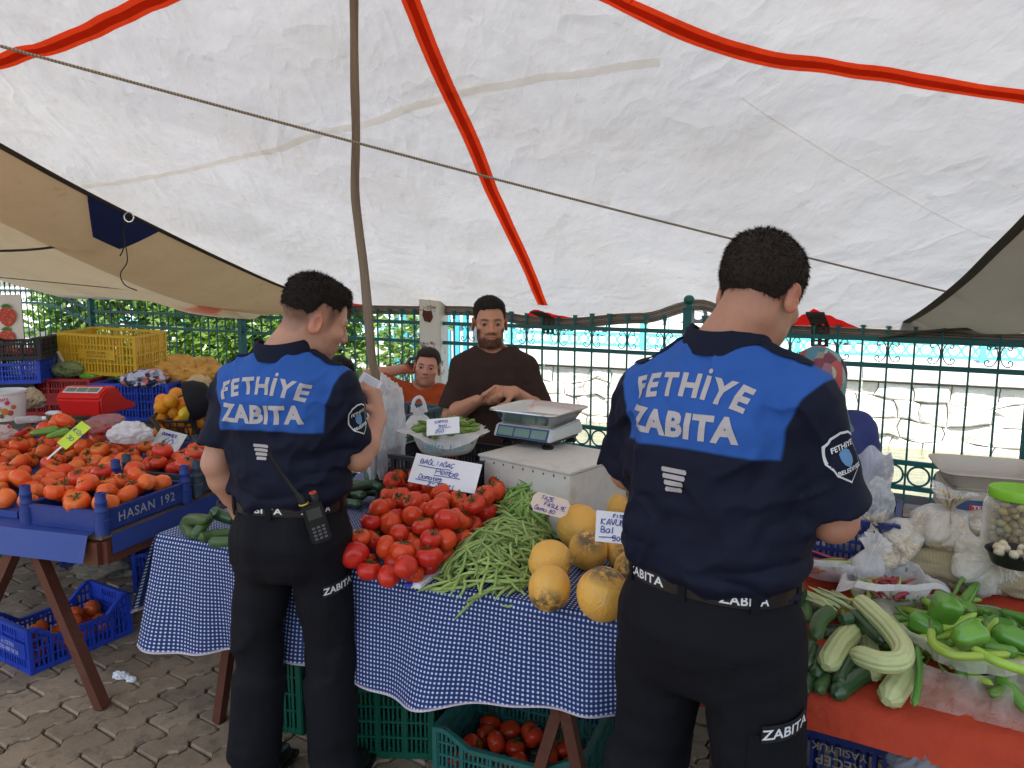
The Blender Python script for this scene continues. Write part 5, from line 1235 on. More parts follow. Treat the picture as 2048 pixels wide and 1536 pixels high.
# tray x axis points along -TLx (to the right), y axis along depth; the lettered end panel faces right
M_CDB = pmat('dusty_blue_plastic', (.018, .042, .20), .5, .2, 8, .15, 60, dirt=.4, dirtcol=(.07, .08, .13))
t0 = lt(.36, .01, .735); tray(t0, -TLx, TLd, .36, .43, M_CDB, 'HASAN 192', 'blue tomato tray lettered HASAN 192 at the table corner')
t2 = lt(.36, .50, .745); tray(t2, -TLx, TLd, .37, .43, M_CGREY, 'YAKUP', 'dusty grey tomato tray behind the blue one')
hl = Heap(9); rl = random.Random(21); radl = lambda r_: r_.uniform(.036, .047)
lab1 = 'orange red tomato in the blue tray at the table corner'; lab2 = 'red tomato in the grey tray beside the officer arm'; lab3 = 'ribbed pale orange tomato in the big heap on the left table'
for p in hl.drop(22, in_quad([lt(.33, .04), lt(.03, .04), lt(.03, .41), lt(.33, .41)]), lambda x, y: .797, radl, lambda x, y: .93, 30): place_tomato(p, p[3], TOM2[:4] + TOM[:2], lab1, 'tomatoes in the blue tray', rl, .35)
for p in hl.drop(21, in_quad([lt(.32, .55), lt(.04, .55), lt(.04, .92), lt(.32, .92)]), lambda x, y: .80, radl, lambda x, y: .98, 30): place_tomato(p, p[3], TOM, lab2, 'tomatoes in the grey tray', rl, .35)
capl = lambda x, y: .84 + min(.085, .12 * max(0, (Vector((x, y, 0)) - Vector((C0.x, C0.y, 0))).dot(TLd)))
bed_ = MB().box(lt(1.05, .55, .757), (1.2, 1.02, .026), M2).build('display_board', M_BSHEET); tag(bed_, 'blue covered board under the big tomato heap', 'board')
HQ = [lt(1.55, .06), lt(.43, .06), lt(.43, 1.0), lt(1.75, 1.0)]
for p in hl.drop(150, in_quad(HQ), lambda x, y: .772, radl, capl, 26): place_tomato(p, p[3], TOM2, 'orange tomato %s', 'tomatoes heaped on the left table', rl, where=spot(p[0], p[1], HQ, ('of the big heap far left', 'of the big left heap', 'of the big heap by the trays')))
for p in hl.drop(12, in_quad([lt(.42, 1.0), lt(.02, 1.0), lt(.0, 1.22), lt(.42, 1.25)]), lambda x, y: .745, radl, lambda x, y: .93, 26): place_tomato(p, p[3], TOM, 'red tomato loose on the table behind the trays', 'tomatoes behind the trays', rl)
card('price_sign', Matrix.Translation(on_y(148, 870, 3.35)) @ Matrix.Rotation(.3, 4, 'Z') @ Matrix.Rotation(R(55), 4, 'X') @ Matrix.Rotation(R(-42), 4, 'Z'), .055, .14, [('KOy', -.02, .01, .02), ('30', -.015, -.03, .02)], 'bright yellow green price tag on a stick in the tomato heap', 9, mat=pmat('lime_card', (.55, .72, .06), .7, .08), stake=True)
lean_card(338, 880, 3.55, 'price_sign', .145, .10, .0, R(40), R(-16), [('DOMATES', -.05, .018, .014), ('60', -.03, -.025, .034)], 'grey white price card with a large 60 leaning on the oranges', 10, mat=pmat('grimy_card', (.50, .50, .47), .7, .15, 12, dirt=.3), thick=.004)
# ================================================================== BACK OF THE LEFT STALL
ang_l = math.atan2(-TLx.y, -TLx.x)
BZ = .74
bt2 = empty('market_table', lt(0, 1.8, 0)); tag(bt2, 'brown table carrying stacked crates behind the tomato table', 'table')
ch_build(MB().box(lt(1.3, 2.42, BZ - .02), (2.9, 1.2, .03), M2), 'table_top', pmat('plywood', (.30, .2, .11), .7), bt2)
for a0, d0 in ((-.1, 1.9), (2.6, 1.9), (-.1, 2.95), (2.6, 2.95)): ch_build(MB().bar(lt(a0, d0, BZ - .03), lt(a0, d0, 0), .04, .04), 'leg', M_RUSTWOOD, bt2)
def place_px(u, v, y): return on_y(u, v, y)
def crate_px(u, v, y, w_, d_, h_, mat, rz, lab, **k):
    p = on_y(u, v, y); return crate(w_, d_, h_, mat, p, rz, lab, **k), p
# red, green and blue crates
c_r, pr = crate_px(145, 822, 4.85, .44, .34, .235, M_CRED, .02, 'red plastic crate behind the red scale', txt=['VAROL KIR', 'SERA'], txt_size=.028, txt_z=.45)
c_g, pg_ = crate_px(205, 822, 5.02, .44, .34, .235, M_CGRN, .02, 'green plastic crate of peppers behind the red crate')
c_b, pb_ = crate_px(292, 832, 4.75, .50, .36, .235, M_CBLUE, -.03, 'blue plastic crate under the patterned cloth', slot=.02)
crate_px(370, 836, 4.9, .40, .34, .22, M_CGRN, -.1, 'green crate at the end of the row behind the oranges')
c_y, py_ = crate_px(231, 742, 5.0, .54, .36, .27, M_CYEL, -.10, 'big yellow plastic crate balanced on top of the others', txt=['BEYZO KAMIL', '0533 318 40 41'], txt_size=.022, tilt=(.05, .045), txt_z=.52, txt_mat=pmat('brown_print', (.25, .10, .02), .6), slot=.022)
crate_px(28, 716, 4.7, .42, .34, .14, M_CBLK, .25, 'black crate of tomatoes topmost of the left stack', dip=.03)
crate_px(28, 762, 4.72, .42, .34, .16, M_CBLUE, .25, 'blue crate under the black one in the left stack', dip=.03)
crate_px(18, 808, 4.74, .42, .34, .15, M_CBLK, .25, 'dark crate lowest in the left stack')
crate_px(62, 815, 5.0, .36, .3, .2, M_CBLUE, .0, 'blue crate between the left stack and the red crate')
for k in range(7):
    p = on_y(10 + k * 9, 697 + (k % 2) * 4, 4.62 + .05 * (k % 3)); place_tomato((*p[:2], p.z - .02), .036, TOM2, 'tomato in the black crate at the far left', 'tomatoes in the black crate', rl)
M_PEP = pmat('green_pepper_skin', (.105, .26, .030), .25, .25, 10, .1, 40, rand=.3, hrand=.015, spec=.6); M_PEPR = pmat('red_pepper_skin', (.42, .012, .012), .25, .2, 10, rand=.15)
M_PEPL = pmat('light_green_pepper', (.30, .46, .045), .28, .2, 10, rand=.2, hrand=.01, spec=.6)
def pepper_mesh(L, r_, lobes, mat, seed):
    q_ = random.Random(seed); V = []; NU, NV = 24, 14; bend = q_.uniform(-.3, .3)
    for j in range(NV + 1):
        t_ = j / NV; prof = (math.sin(min(1, t_ / .18) * math.pi / 2) ** .6) * (1 - .42 * t_ ** 2.2) * (math.sqrt(max(0, 1 - max(0, (t_ - .86) / .14) ** 2)))
        for i in range(NU):
            a = 2 * math.pi * i / NU; rr = r_ * prof * (1 - .16 * (1 - abs(math.cos(lobes * a / 2))) * (1 if lobes else 0) + .05 * math.sin(a * 2 + t_ * 4 + seed)); V.append((rr * math.cos(a) + bend * L * t_ * t_ * .6, rr * math.sin(a), -t_ * L))
    F = [(j * NU + i, j * NU + (i + 1) % NU, (j + 1) * NU + (i + 1) % NU, (j + 1) * NU + i) for j in range(NV) for i in range(NU)]
    me = make_mesh('pepper', V, F, True, mat); st = MB(); st.tube(catmull([(0, 0, -.006), (.002, 0, .012), (.010, .004, .03), (.022, .006, .04)], 4), [.010, .006] + [.0042] * 9 + [.0055, .006][:2], 8)
    return me, st.mesh('stalk', pmat('pepper_stalk', (.10, .20, .035), .5), True)
PEPB = [pepper_mesh(.085, .036, 4, M_PEP, k) for k in range(3)]; PEPL = [pepper_mesh(.16, .014, 0, M_PEPL, k + 5) for k in range(4)]; PEPD = [pepper_mesh(.12, .020, 3, M_PEP, k + 9) for k in range(3)]; PEPR = [pepper_mesh(.10, .02, 3, M_PEPR, k + 14) for k in range(2)]
def put_pepper(kind, p, rot, lab, grp, s_=1.0, rnd=random):
    me, st = rnd.choice(kind); o = link_mesh('pepper', me, None, None, p, rot); o.scale = (s_,) * 3; tag(o, lab, 'pepper', grp); link_mesh('stalk', st, None, o); return o
rpp = random.Random(8)
for k in range(16): put_pepper(PEPD if k % 3 else PEPR, on_y(175 + k * 9, 752 + rpp.uniform(-3, 6), 4.75 + rpp.random() * .3), (1.57 + rpp.gauss(0, .2), rpp.gauss(0, .3), rpp.random() * 6.28), 'pepper lying in the crates behind the red scale', 'peppers in the rear crates', 1.0, rpp)
# dial scale, strawberry banner
dial = empty('dial_scale', on_y(86, 800, 5.1)); tag(dial, 'round white dial scale standing behind the red crate', 'scale')
dd_ = on_y(86, 728, 5.1) - dial.location
mb = MB(); mb.tube([dd_ + Vector((0, .02, 0)), dd_ + Vector((0, -.02, 0))], .098, 32); mb.build('dial_case', pmat('dial_rim', (.22, .24, .27), .4), dial, smooth=True)
mb = MB(); mb.tube([dd_ + Vector((0, -.018, 0)), dd_ + Vector((0, -.0225, 0))], .090, 32); fc = mb.build('dial_face', pmat('dial_white', (.68, .68, .66), .5), dial)
mb = MB()
for k in range(24):
    a = k / 24 * 6.283; c_, s_ = math.cos(a), math.sin(a); mb.bar(dd_ + Vector((c_ * .074, -.0235, s_ * .074)), dd_ + Vector((c_ * .086, -.0235, s_ * .086)), .003, .001)
mb.tube([dd_ + Vector((0, -.024, 0)), dd_ + Vector((.05, -.024, -.04))], .002, 5); mb.tube([dd_ + Vector((0, -.0225, 0)), dd_ + Vector((0, -.026, 0))], .012, 12); mb.build('dial_marks', M_BLACK, fc)
MB().box((0, 0, dd_.z / 2 - .05), (.12, .10, abs(dd_.z) + .02 - .05)).build('stand', pmat('scale_grey', (.3, .31, .33), .5), dial, bevel=.006)
ban_p = on_y(14, 645, 5.6); ban = empty('strawberry_banner', ban_p, .12); tag(ban, 'cream banner printed with two strawberries at the far left', 'banner')
MB().grid(lambda i, j: ((i - .5) * .22 * 1.0, .006 * math.sin(i * 6 + j * 2), (j - .5) * .42), 12, 14).build('sheet', pmat('cream_banner', (.72, .66, .56), .75, .05), ban)
def fruit(cx, cz, r_, par):
    def pt(x, z): return (x, -.016, z)
    pl = [(cx + r_ * math.sin(a) * (1 if math.cos(a) > 0 else 1 - .25 * abs(math.cos(a))), cz + r_ * 1.25 * math.cos(a) * (1 if math.cos(a) < 0 else .8)) for a in [k * .2618 for k in range(24)]]
    m_ = MB(); m_.add([pt(*p) for p in pl], [tuple(range(24))]); f_ = m_.build('printed_strawberry', pmat('strawberry_print', (.50, .06, .04), .7, .35, 60), par)
    s_ = MB(); q_ = random.Random(3)
    for k in range(46):
        a, b = q_.uniform(-.8, .8), q_.uniform(-.9, .8)
        if a * a + b * b < .7: x, z = cx + a * r_, cz + b * r_ * 1.15; s_.add([(pt(x + .003, z)[0], pt(x, z)[1] - .001, z), (x, pt(x, z)[1] - .001, z + .005), (x - .003, pt(x, z)[1] - .001, z), (x, pt(x, z)[1] - .001, z - .005)], [(0, 1, 2, 3)])
    s_.build('printed_seeds', pmat('seed_print', (.65, .32, .12), .7), f_)
    l_ = MB()
    for k in range(7):
        a = -1.3 + k * .43; x0, z0 = cx, cz + r_ * .95; tip = (x0 + math.sin(a) * r_ * .75, z0 + math.cos(a) * r_ * .55); y_ = pt(x0, z0)[1] - .0015; l_.add([(x0 - .01, y_, z0), (x0 + math.sin(a + .4) * r_ * .4, y_, z0 + math.cos(a + .4) * r_ * .3), (tip[0], y_, tip[1]), (x0 + math.sin(a - .4) * r_ * .4, y_, z0 + math.cos(a - .4) * r_ * .3)], [(0, 1, 2, 3)])
    l_.build('printed_leaves', pmat('leaf_print', (.12, .24, .06), .7), f_)
fruit(.012, .05, .065, ban); fruit(.0, -.115, .06, ban)
# bag of greens with a stick, orange tarp heap, patterned cloth
gb = film_blob('greens_bag', on_y(142, 738, 4.85), (.10, .08, .055), plastic_film('green_tinted_film', (.36, .46, .20), .75), 'plastic bag of green peppers lying on the crates below the yellow crate', 14, .3)
MB().tube([(-.02, -.02, .02), (-.06, -.03, .12)], .009, 8).build('wooden_stick', pmat('pale_stick', (.6, .5, .38), .7), gb)
film_blob('folded_tarp', on_y(372, 752, 4.9), (.20, .16, .135), pmat('ochre_sheet', (.50, .25, .045), .5, .25, 5, .5, 14, .03), 'crumpled ochre orange plastic sheet heaped behind the oranges', 17, .45, cat='sheet')
film_blob('folded_tarp', on_y(402, 785, 4.7), (.10, .10, .09), pmat('tan_sheet', (.52, .36, .18), .6, .2, 5, .5, 14, .03), 'small tan bundle of sheet in front of the ochre one', 19, .4, cat='sheet')
tp = NT('patterned_scarf'); vo = tp.n('TexVoronoi'); vo.inputs['Scale'].default_value = 34; tp.l(tp.coord('Object'), vo.inputs[0]); cr = tp.n('ValToRGB'); cr.color_ramp.interpolation = 'CONSTANT'; tp.l(vo.outputs['Color'], cr.inputs[0])
e = cr.color_ramp.elements; e[0].color = (.03, .035, .06, 1); e[1].position = .4; e[1].color = (.45, .45, .5, 1)
for p_, c_ in ((.6, (.5, .12, .10, 1)), (.72, (.20, .22, .28, 1)), (.85, (.04, .04, .06, 1))): x = e.new(p_); x.color = c_
tp.l(cr.outputs[0], tp.b.inputs['Base Color']); tp.val('Roughness', .85)
film_blob('patterned_cloth', on_y(292, 758, 4.62), (.13, .10, .055), tp.m, 'small patterned red and grey cloth lying on the blue crate', 23, .35, cat='cloth')
# red electronic scale with displays
rs_p = on_y(187, 826, 4.1); rsc = empty('electronic_scale', rs_p, -.12); tag(rsc, 'red electronic scale with three display windows on the left table', 'scale', 'weighing scales on the stalls')
m_rs = pmat('red_scale_plastic', (.55, .016, .014), .35, .08, 5)
prof = [(-.10, .0), (-.12, .095), (-.10, .125), (-.045, .155), (.02, .155), (.10, .07), (.20, .03), (.20, .0)]; mb = MB(); n = len(prof)
for sx in (-1, 1): pass
V = [(sx * .135 * (.86 if z < .01 else 1), y, z) for sx in (-1, 1) for y, z in prof]; mb.add(V, [tuple(range(n)), tuple(range(2 * n - 1, n - 1, -1))] + [(i, n + i, n + (i + 1) % n, (i + 1) % n) for i in range(n)]); mb.build('housing', m_rs, rsc, bevel=.01)
fM = Matrix.Translation((0, -.0735, .1405)) @ Matrix.Rotation(R(28.6), 4, 'X'); fr_ = MB().prism([(-.105, -.026), (.105, -.026), (.105, .026), (-.105, .026)], .002, fM).build('display_frame', pmat('display_white', (.6, .62, .6), .4), rsc)
for k in (-1, 0, 1): MB().prism([(-.030, -.018), (.030, -.018), (.030, .018), (-.030, .018)], .0015, fM @ Matrix.Translation((k * .067, 0, .0025))).build('display', pmat('lcd_grey', (.16, .18, .15), .3), fr_)
# bucket, tissue paper, bottle
bk_p = on_y(10, 838, 3.95); bk = empty('white_bucket', bk_p); tag(bk, 'white yoghurt bucket with printed drawing at the far left', 'bucket')
mb = MB(); mb.lathe([(.095, 0), (.108, .145), (.114, .146), (.114, .158), (.106, .158), (.096, .01)], 32); mb.build('tub', pmat('bucket_white', (.68, .66, .62), .45), bk, smooth=True)
mb = MB(); mb.tube([(.107 * math.cos(a * .3), -.0 + .107 * math.sin(a * .3), .15 - .05 * math.sin(a * .3 * .5 + 0)) for a in range(0, 11)], .003, 5); mb.build('handle', M_STEEL, bk)
for k, (a, z, s_, c_) in enumerate(((-.95, .055, .018, (.55, .2, .03)), (-.7, .045, .015, (.35, .08, .03)), (-1.2, .07, .014, (.25, .4, .55)), (-1.1, .03, .012, (.12, .1, .05)), (-.82, .1, .012, (.5, .05, .12)), (-.55, .075, .013, (.5, .12, .03)))):
    R_ = .0985 + z * .09; MB().lathe([(s_, 0), (s_ * .7, .001)], 10).build('printed_motif', pmat('motif%d' % k, c_, .6), bk, loc=(R_ * math.cos(a), R_ * math.sin(a), z), rot=(0, R(90), a))
V, F = letters('Yogurt', .03, .0004); MB().add([((.1075) * math.cos(-1.15 + v.x / .107), .1075 * math.sin(-1.15 + v.x / .107), .118 + v.y) for v in V], F).build('lettering', pmat('magenta_print', (.5, .03, .12), .6), bk)
film_blob('burlap_bundle', on_y(62, 800, 4.3), (.075, .07, .06), pmat('burlap_tan', (.42, .33, .21), .95, .2, 10, .5, 80), 'tan cloth bundle behind the white bucket', 27, .35, cat='cloth')
bo = empty('plastic_bottle', on_y(62, 846, 3.82), .45); tag(bo, 'small clear plastic bottle lying behind the tomatoes', 'bottle')
mb = MB(); mb.tube([(-.07, 0, .02), (-.065, 0, .02), (.02, 0, .02), (.04, 0, .02), (.05, 0, .02)], [.012, .019, .019, .012, .009], 12); mb.build('body', M_FILM, bo, smooth=True); MB().tube([(.05, 0, .02), (.068, 0, .02)], .011, 10).build('cap', M_PAPER, bo, smooth=True)
film_blob('paper_scrap', on_y(112, 826, 4.05), (.055, .03, .012), M_PAPER, 'white paper scrap on the blue sheet beside the red scale', 29, .3, cat='paper')
# plastic bags, peppers, garlic in front of the scale
film_blob('pepper_bag', on_y(210, 852, 3.66), (.095, .075, .060), plastic_film('red_tinted_film', (.62, .30, .26), .50), 'plastic bag of red peppers beside the red scale', 33, .22)
for k in range(5): put_pepper(PEPR, on_y(195 + k * 9, 855 + (k % 2) * 6, 3.66), (1.5, .3 * k, 1.9 + .3 * k), 'red pepper inside the thin plastic bag', 'red peppers in the thin bag', .9, rpp)
film_blob('white_bag', on_y(262, 866, 3.5), (.105, .07, .058), M_FILMW, 'crumpled white plastic bag between tomatoes and oranges', 35, .30)
film_blob('garlic_bag', on_y(5, 866, 3.45), (.06, .05, .035), plastic_film('pinkish_film', (.75, .62, .58), .85), 'pale net of garlic at the left edge of the tomato heap', 37, .35)
for k, (u, v, kd, lab, s_) in enumerate(((120, 858, PEPD, 'green pepper with pale stalk lying on the tomato heap', 1.05), (140, 862, PEPD, 'darker green pepper lying beside it on the tomato heap', 1.0), (52, 862, PEPR, 'small red pepper on the left of the heap', .7), (15, 852, PEPR, 'red pepper by the bucket', .7))):
    put_pepper(kd, on_y(u, v, 3.5), (1.5, .3, 2.2 + k * .5), lab, 'peppers on the tomato heap', s_, rpp)
for u, v in ((92, 858), (112, 845), (130, 842)): p = on_y(u, v, 3.6); place_tomato((*p,), .045, TOM2, 'big tomato perched behind the green peppers', 'tomatoes behind the peppers', rl)
# orange basket
bc_ = on_z(382, 872, .80); ob = empty('wire_basket', bc_); tag(ob, 'black wire basket of oranges and lemons beside the officer', 'basket')
M_WIRE = pmat('dark_wire', (.035, .028, .024), .6, .2, 12)
mb = MB()
for z, r_ in ((.0, .13), (.04, .15), (.08, .17), (.115, .19)): mb.tube([(r_ * math.cos(k * .2618), r_ * .9 * math.sin(k * .2618), z) for k in range(25)], .004 if z < .1 else .008, 5)
for k in range(26): a = k / 26 * 6.283; mb.tube([(.13 * math.cos(a), .117 * math.sin(a), 0), (.19 * math.cos(a + .12), .171 * math.sin(a + .12), .115)], .0026, 4); mb.tube([(.13 * math.cos(a), .117 * math.sin(a), 0), (.19 * math.cos(a - .12), .171 * math.sin(a - .12), .115)], .0026, 4)
mb.build('wire_mesh', M_WIRE, ob); 
mb = MB(); mb.tube(catmull([on_y(398, 772, bc_.y + .1) - bc_, on_y(340, 808, bc_.y - .02) - bc_, on_y(302, 836, bc_.y - .16) - bc_], 6), .017, 8, flat=.5); mb.tube(catmull([on_y(302, 836, bc_.y - .16) - bc_, on_y(318, 858, bc_.y - .19) - bc_, on_y(330, 872, bc_.y - .2) - bc_], 5), .012, 8); mb.build('handle', M_WIRE, ob, smooth=True)
M_ORG = pmat('orange_peel', (.68, .24, .012), .42, .1, 8, .3, 160, .002, rand=.12, hrand=.008); M_LEM = pmat('lemon_peel', (.70, .47, .03), .42, .1, 8, .3, 160, .002)
def fruit_mesh(name, mat, el, nip=0):
    V = []; NU, NV = 24, 16
    for j in range(NV + 1):
        th = math.pi * j / NV
        for i in range(NU): a = 6.2832 * i / NU; rr = .04 * math.sin(th); V.append((rr * math.cos(a), rr * math.sin(a), .04 * el * math.cos(th) + nip * (math.exp(-(th / .25) ** 2) - math.exp(-((math.pi - th) / .25) ** 2)) - (0 if nip else .002 * math.exp(-(th / .15) ** 2))))
    return make_mesh(name, V, [(j * NU + i, (j + 1) * NU + i, (j + 1) * NU + (i + 1) % NU, j * NU + (i + 1) % NU) for j in range(NV) for i in range(NU)], True, mat)
ORG = fruit_mesh('orange', M_ORG, .97); LEM = fruit_mesh('lemon', M_LEM, 1.12, .008); ho = Heap(5)
for k, p in enumerate(ho.drop(36, lambda r_: (bc_.x + .15 * math.sqrt(r_.random()) * math.cos(k_ := r_.random() * 6.28), bc_.y + .13 * r_.uniform(-1, 1)), lambda x, y: bc_.z + .02, lambda r_: .042, None, 14)):
    lem = k in (16, 19, 22); o = link_mesh('lemon' if lem else 'orange', LEM if lem else ORG, None, None, p[:3], (rt.random() * 6, rt.random() * 6, 0)); tag(o, 'yellow lemon among the oranges in the wire basket' if lem else 'orange in the wire basket beside the officer', 'lemon' if lem else 'orange', 'lemons in the basket' if lem else 'oranges in the basket')
# black cap hanging beside the officer's arm
cp = empty('baseball_cap', on_y(388, 800, bc_.y - .17), .6); cp.scale = (1.3,) * 3; tag(cp, 'black baseball cap with strap resting on the orange basket beside the left officer', 'cap')
mb = MB(); mb.lathe([(.001, .075), (.03, .073), (.06, .055), (.08, .02), (.085, -.02), (.083, -.02), (.07, .03), (.02, .06)], 20); mb.build('crown', pmat('black_cotton', (.010, .010, .012), .9, .2, 20, .3, 120), cp, smooth=True, rot=(R(75), 0, R(70)))
mb = MB().grid(lambda i, j: (.085 * math.sin((i - .5) * 2.0) * (1 + .0 * j), -.08 * math.cos((i - .5) * 2.0) - .07 * j * math.cos((i - .5) * 2.6), -.02 - .012 * j), 12, 5); mb.build('brim', pmat('black_cotton', (.010, .010, .012), .9), cp, rot=(R(75), 0, R(70)))
MB().box((0, 0, 0), (.018, .004, .012)).build('buckle', M_STEEL, cp, loc=(-.01, -.06, .01))

# ================= under the tables
fl = lambda u, v: on_z(u, v, 0)
pc = (fl(70, 1350) + fl(262, 1268)) / 2; dirc = (fl(262, 1268) - fl(70, 1350)).normalized(); nrm = Vector((-dirc.y, dirc.x, 0))
crate(.46, .32, .20, M_CBLUE, pc + nrm * .165, math.atan2(dirc.y, dirc.x), 'bright blue crate of tomatoes on the paving under the left table', dip=.065, txt=['A. CETIN', '0 535 488 58 28'], txt_side=3, txt_size=.026, txt_mat=pmat('pale_emboss', (.45, .48, .6), .6), txt_z=.5, slot=.02)
hb_ = Heap(12); cqc = pc + nrm * .165
for p in hb_.drop(15, lambda r_: tuple((cqc + dirc * r_.uniform(-.18, .18) + nrm * r_.uniform(-.10, .10))[:2]), lambda x, y: .012, lambda r_: .04, lambda x, y: .13, 20): place_tomato(p, p[3], TOM2, 'tomato lying in the bright blue crate on the paving', 'tomatoes in the floor crate', rl)
p = fl(288, 1178); crate(.30, .24, .21, M_CBLUE, p + Vector((.05, .12, 0)), .5, 'small blue crate standing behind the gingham cloth corner')
p = fl(205, 1120); crate(.46, .34, .25, M_CNAVY, p + Vector((0, .1, 0)), .25, 'dark navy crate in the shade under the left table'); p = fl(105, 1105); crate(.46, .34, .25, M_CGRN, p + Vector((-.2, .1, 0)), .2, 'dark green crate at the far left under the table')
film_blob('burlap_sack', fl(215, 1138) + Vector((.06, -.1, .05)), (.18, .10, .06), pmat('dusty_sack', (.20, .165, .12), .95, .2, 8, .5, 60), 'dusty sack lying on the paving under the left table', 43, .3, cat='sack')
film_blob('crumpled_tissue', fl(243, 1358) + Vector((0, 0, .014)), (.030, .018, .016), M_PAPER, 'crumpled white tissue on the paving', 45, .6, cat='litter'); film_blob('crumpled_tissue', fl(262, 1362) + Vector((.0, 0, .008)), (.018, .012, .010), M_PAPER, 'small torn piece beside the crumpled tissue', 47, .6, cat='litter')
# green crates under the gingham table
p = fl(725, 1515); crate(.40, .30, .26, M_CGRN, p + N1 * .16, math.atan2(T1.y, T1.x) + .35, 'green crate upside down under the gingham table behind the officer legs')
p = fl(556, 1470); crate(.10, .36, .30, M_CGRN, p + N1 * .2, math.atan2(T1.y, T1.x) + .2, 'narrow green crate on edge seen between the officer legs')
p = fl(1010, 1600); gc = p + N1 * .17; gc.z = 0; crate(.52, .36, .20, pmat('dusty_green_plastic', (.018, .115, .095), .5, .2, 6, .1, 60, dirt=.35, dirtcol=(.10, .13, .11)), gc, math.atan2(T1.y, T1.x) + .02, 'dusty green crate of tomatoes under the front of the gingham table', dip=.05)
hg = Heap(14)
for p in hg.drop(20, lambda r_: tuple((gc + T1 * r_.uniform(-.22, .22) + N1 * r_.uniform(-.14, .14))[:2]), lambda x, y: .012, lambda r_: .04, lambda x, y: .17, 20): place_tomato(p, p[3], TOM, 'dark red tomato in the dusty green crate under the table', 'tomatoes under the table', rl)
for k, (a, d) in enumerate(((.75, .8), (1.3, .8))): crate(.46, .34, .25, M_CNAVY if k else M_CBLK, t1(a, d, 0), math.atan2(T1.y, T1.x) + .1 * k, ['black crate deep under the gingham table', 'navy crate deep under the gingham table'][k])

# ================================================================== RIGHT STALL
E0 = on_z(1590, 1378, .655); E1_ = on_z(2048, 1492, .655); T3 = (E1_ - E0).normalized(); N3 = Vector((-T3.y, T3.x, 0)); SL = .20
def rtab(a, d, z=0): p = E0 + T3 * a + N3 * d; p.z = .655 + SL * max(0, d) + z; return p
def on_r(u, v, lift=0.0):
    n_ = Vector((-SL * N3.x, -SL * N3.y, 1)); return on_plane(u, v, E0 + Vector((0, 0, lift)), n_)
rt3 = empty('market_table', rtab(.5, .5, -.7)); tag(rt3, 'sloping table under the red cloth on the right', 'table')
def top3(i, j): return rtab(-.50 + i * 1.75, .01 + j * 1.0, -.012)
ch_build(MB().grid(top3, 2, 2), 'table_top', pmat('dark_board', (.05, .045, .045), .7), rt3)
for a, d in ((-.2, .1), (1.1, .1), (-.2, .9), (1.1, .9)): p0 = rtab(a, d, -.02); ch_build(MB().bar(p0, Vector((p0.x, p0.y, 0)), .04, .04), 'leg', M_RUSTWOOD, rt3)
M_ORC = pmat('orange_red_cloth', (.42, .046, .016), .8, .2, 5, .5, 16, .02, dirt=.25, dirtcol=(.22, .03, .015))
def rc(i, j):
    a = -.52 + i * 1.75; s_ = j * .75
    if s_ < .09: k = 1 - s_ / .09; return rtab(a, 0, 0) + Vector((0, 0, -.085 * k * (1 + .10 * math.sin(i * 11)))) - N3 * (.012 + .02 * k + .008 * math.sin(i * 17) * k)
    return rtab(a, s_ - .09, .003 + .003 * n1(i * 12, j * 9))
tag(MB().grid(rc, 70, 40).build('red_cloth', M_ORC, smooth=True), 'orange red cloth along the front edge of the right table', 'cloth')
# crates and a bag below it
p = fl(1680, 1640); crate(.42, .34, .46, M_CNAVY, rtab(.12, .30, 0) - Vector((0, 0, rtab(.12, .30, 0).z - .02)), math.atan2(T3.y, T3.x), 'dark navy crate with upside down lettering below the red cloth', slot=.024)
V, F = letters('RECEP', .040, .0004); V2, F2 = letters('YASILYUK', .030, .0003)
cc = [o for o in COL.objects if o.get('label', '').startswith('dark navy crate with upside')][0]
MB().add([(-v.x - .02, -.182, -v.y + .395) for v in V], F).build('lettering', pmat('tan_emboss', (.22, .19, .15), .7), cc); MB().add([(-v.x - .02, -.182, -v.y + .43) for v in V2], F2).build('lettering', pmat('tan_emboss', (.22, .19, .15), .7), cc)
crate(.42, .34, .40, M_CBLK, rtab(.85, .38, 0) - Vector((0, 0, rtab(.85, .38, 0).z)), math.atan2(T3.y, T3.x), 'black crate in the dark below the right table')
film_blob('carrier_bag', on_y(1870, 1530, 1.58), (.10, .06, .07), plastic_film('grey_film', (.30, .32, .36), .7), 'grey plastic bag hanging below the red cloth', 51, .3)

# pale ribbed squashes and dark zucchini
ts = NT('pale_squash_skin'); nz = ts.noise(9, 4); nzs = ts.noise(60, 3, .6, sc=(1, 1, 1)); oi = ts.n('ObjectInfo')
bs_ = ts.mix(nz, (.38, .45, .16), (.60, .62, .32)); bs_ = ts.mix(ts.math('MULTIPLY', ts.ramp(nzs, .55, .7), .4), bs_, (.36, .43, .13)); ts.l(bs_, ts.b.inputs['Base Color']); ts.val('Roughness', .45); ts.l(ts.bump(nzs, .25, .004), ts.b.inputs['Normal'])
sq = 'pale squashes on the right table'
def rp(L, lift): return [on_r(u, v, lift + dz) for u, v, dz in L]
veg('pale_squash', rp([(1716, 1200, .03), (1748, 1228, .035), (1782, 1262, .04), (1806, 1298, .04), (1798, 1322, .04), (1760, 1324, .04), (1712, 1308, .035)], .075), .0255, ts.m, 'long pale green squash bent like a hook on top of the pile', 'squash', sq, ribs=10, depth=.12, taper=(.55, .8), stem=.02)
veg('pale_squash', rp([(1706, 1262, 0), (1678, 1290, 0), (1655, 1328, 0)], .06), .0285, ts.m, 'stout pale squash lying left of the hooked one', 'squash', sq, ribs=10, depth=.10, taper=(.8, .85))
veg('pale_squash', rp([(1736, 1280, -.02), (1744, 1318, -.02), (1750, 1352, -.02)], .045), .0225, ts.m, 'short pale squash pinned under the hooked one', 'squash', sq, ribs=10, depth=.12, taper=(.85, .8))
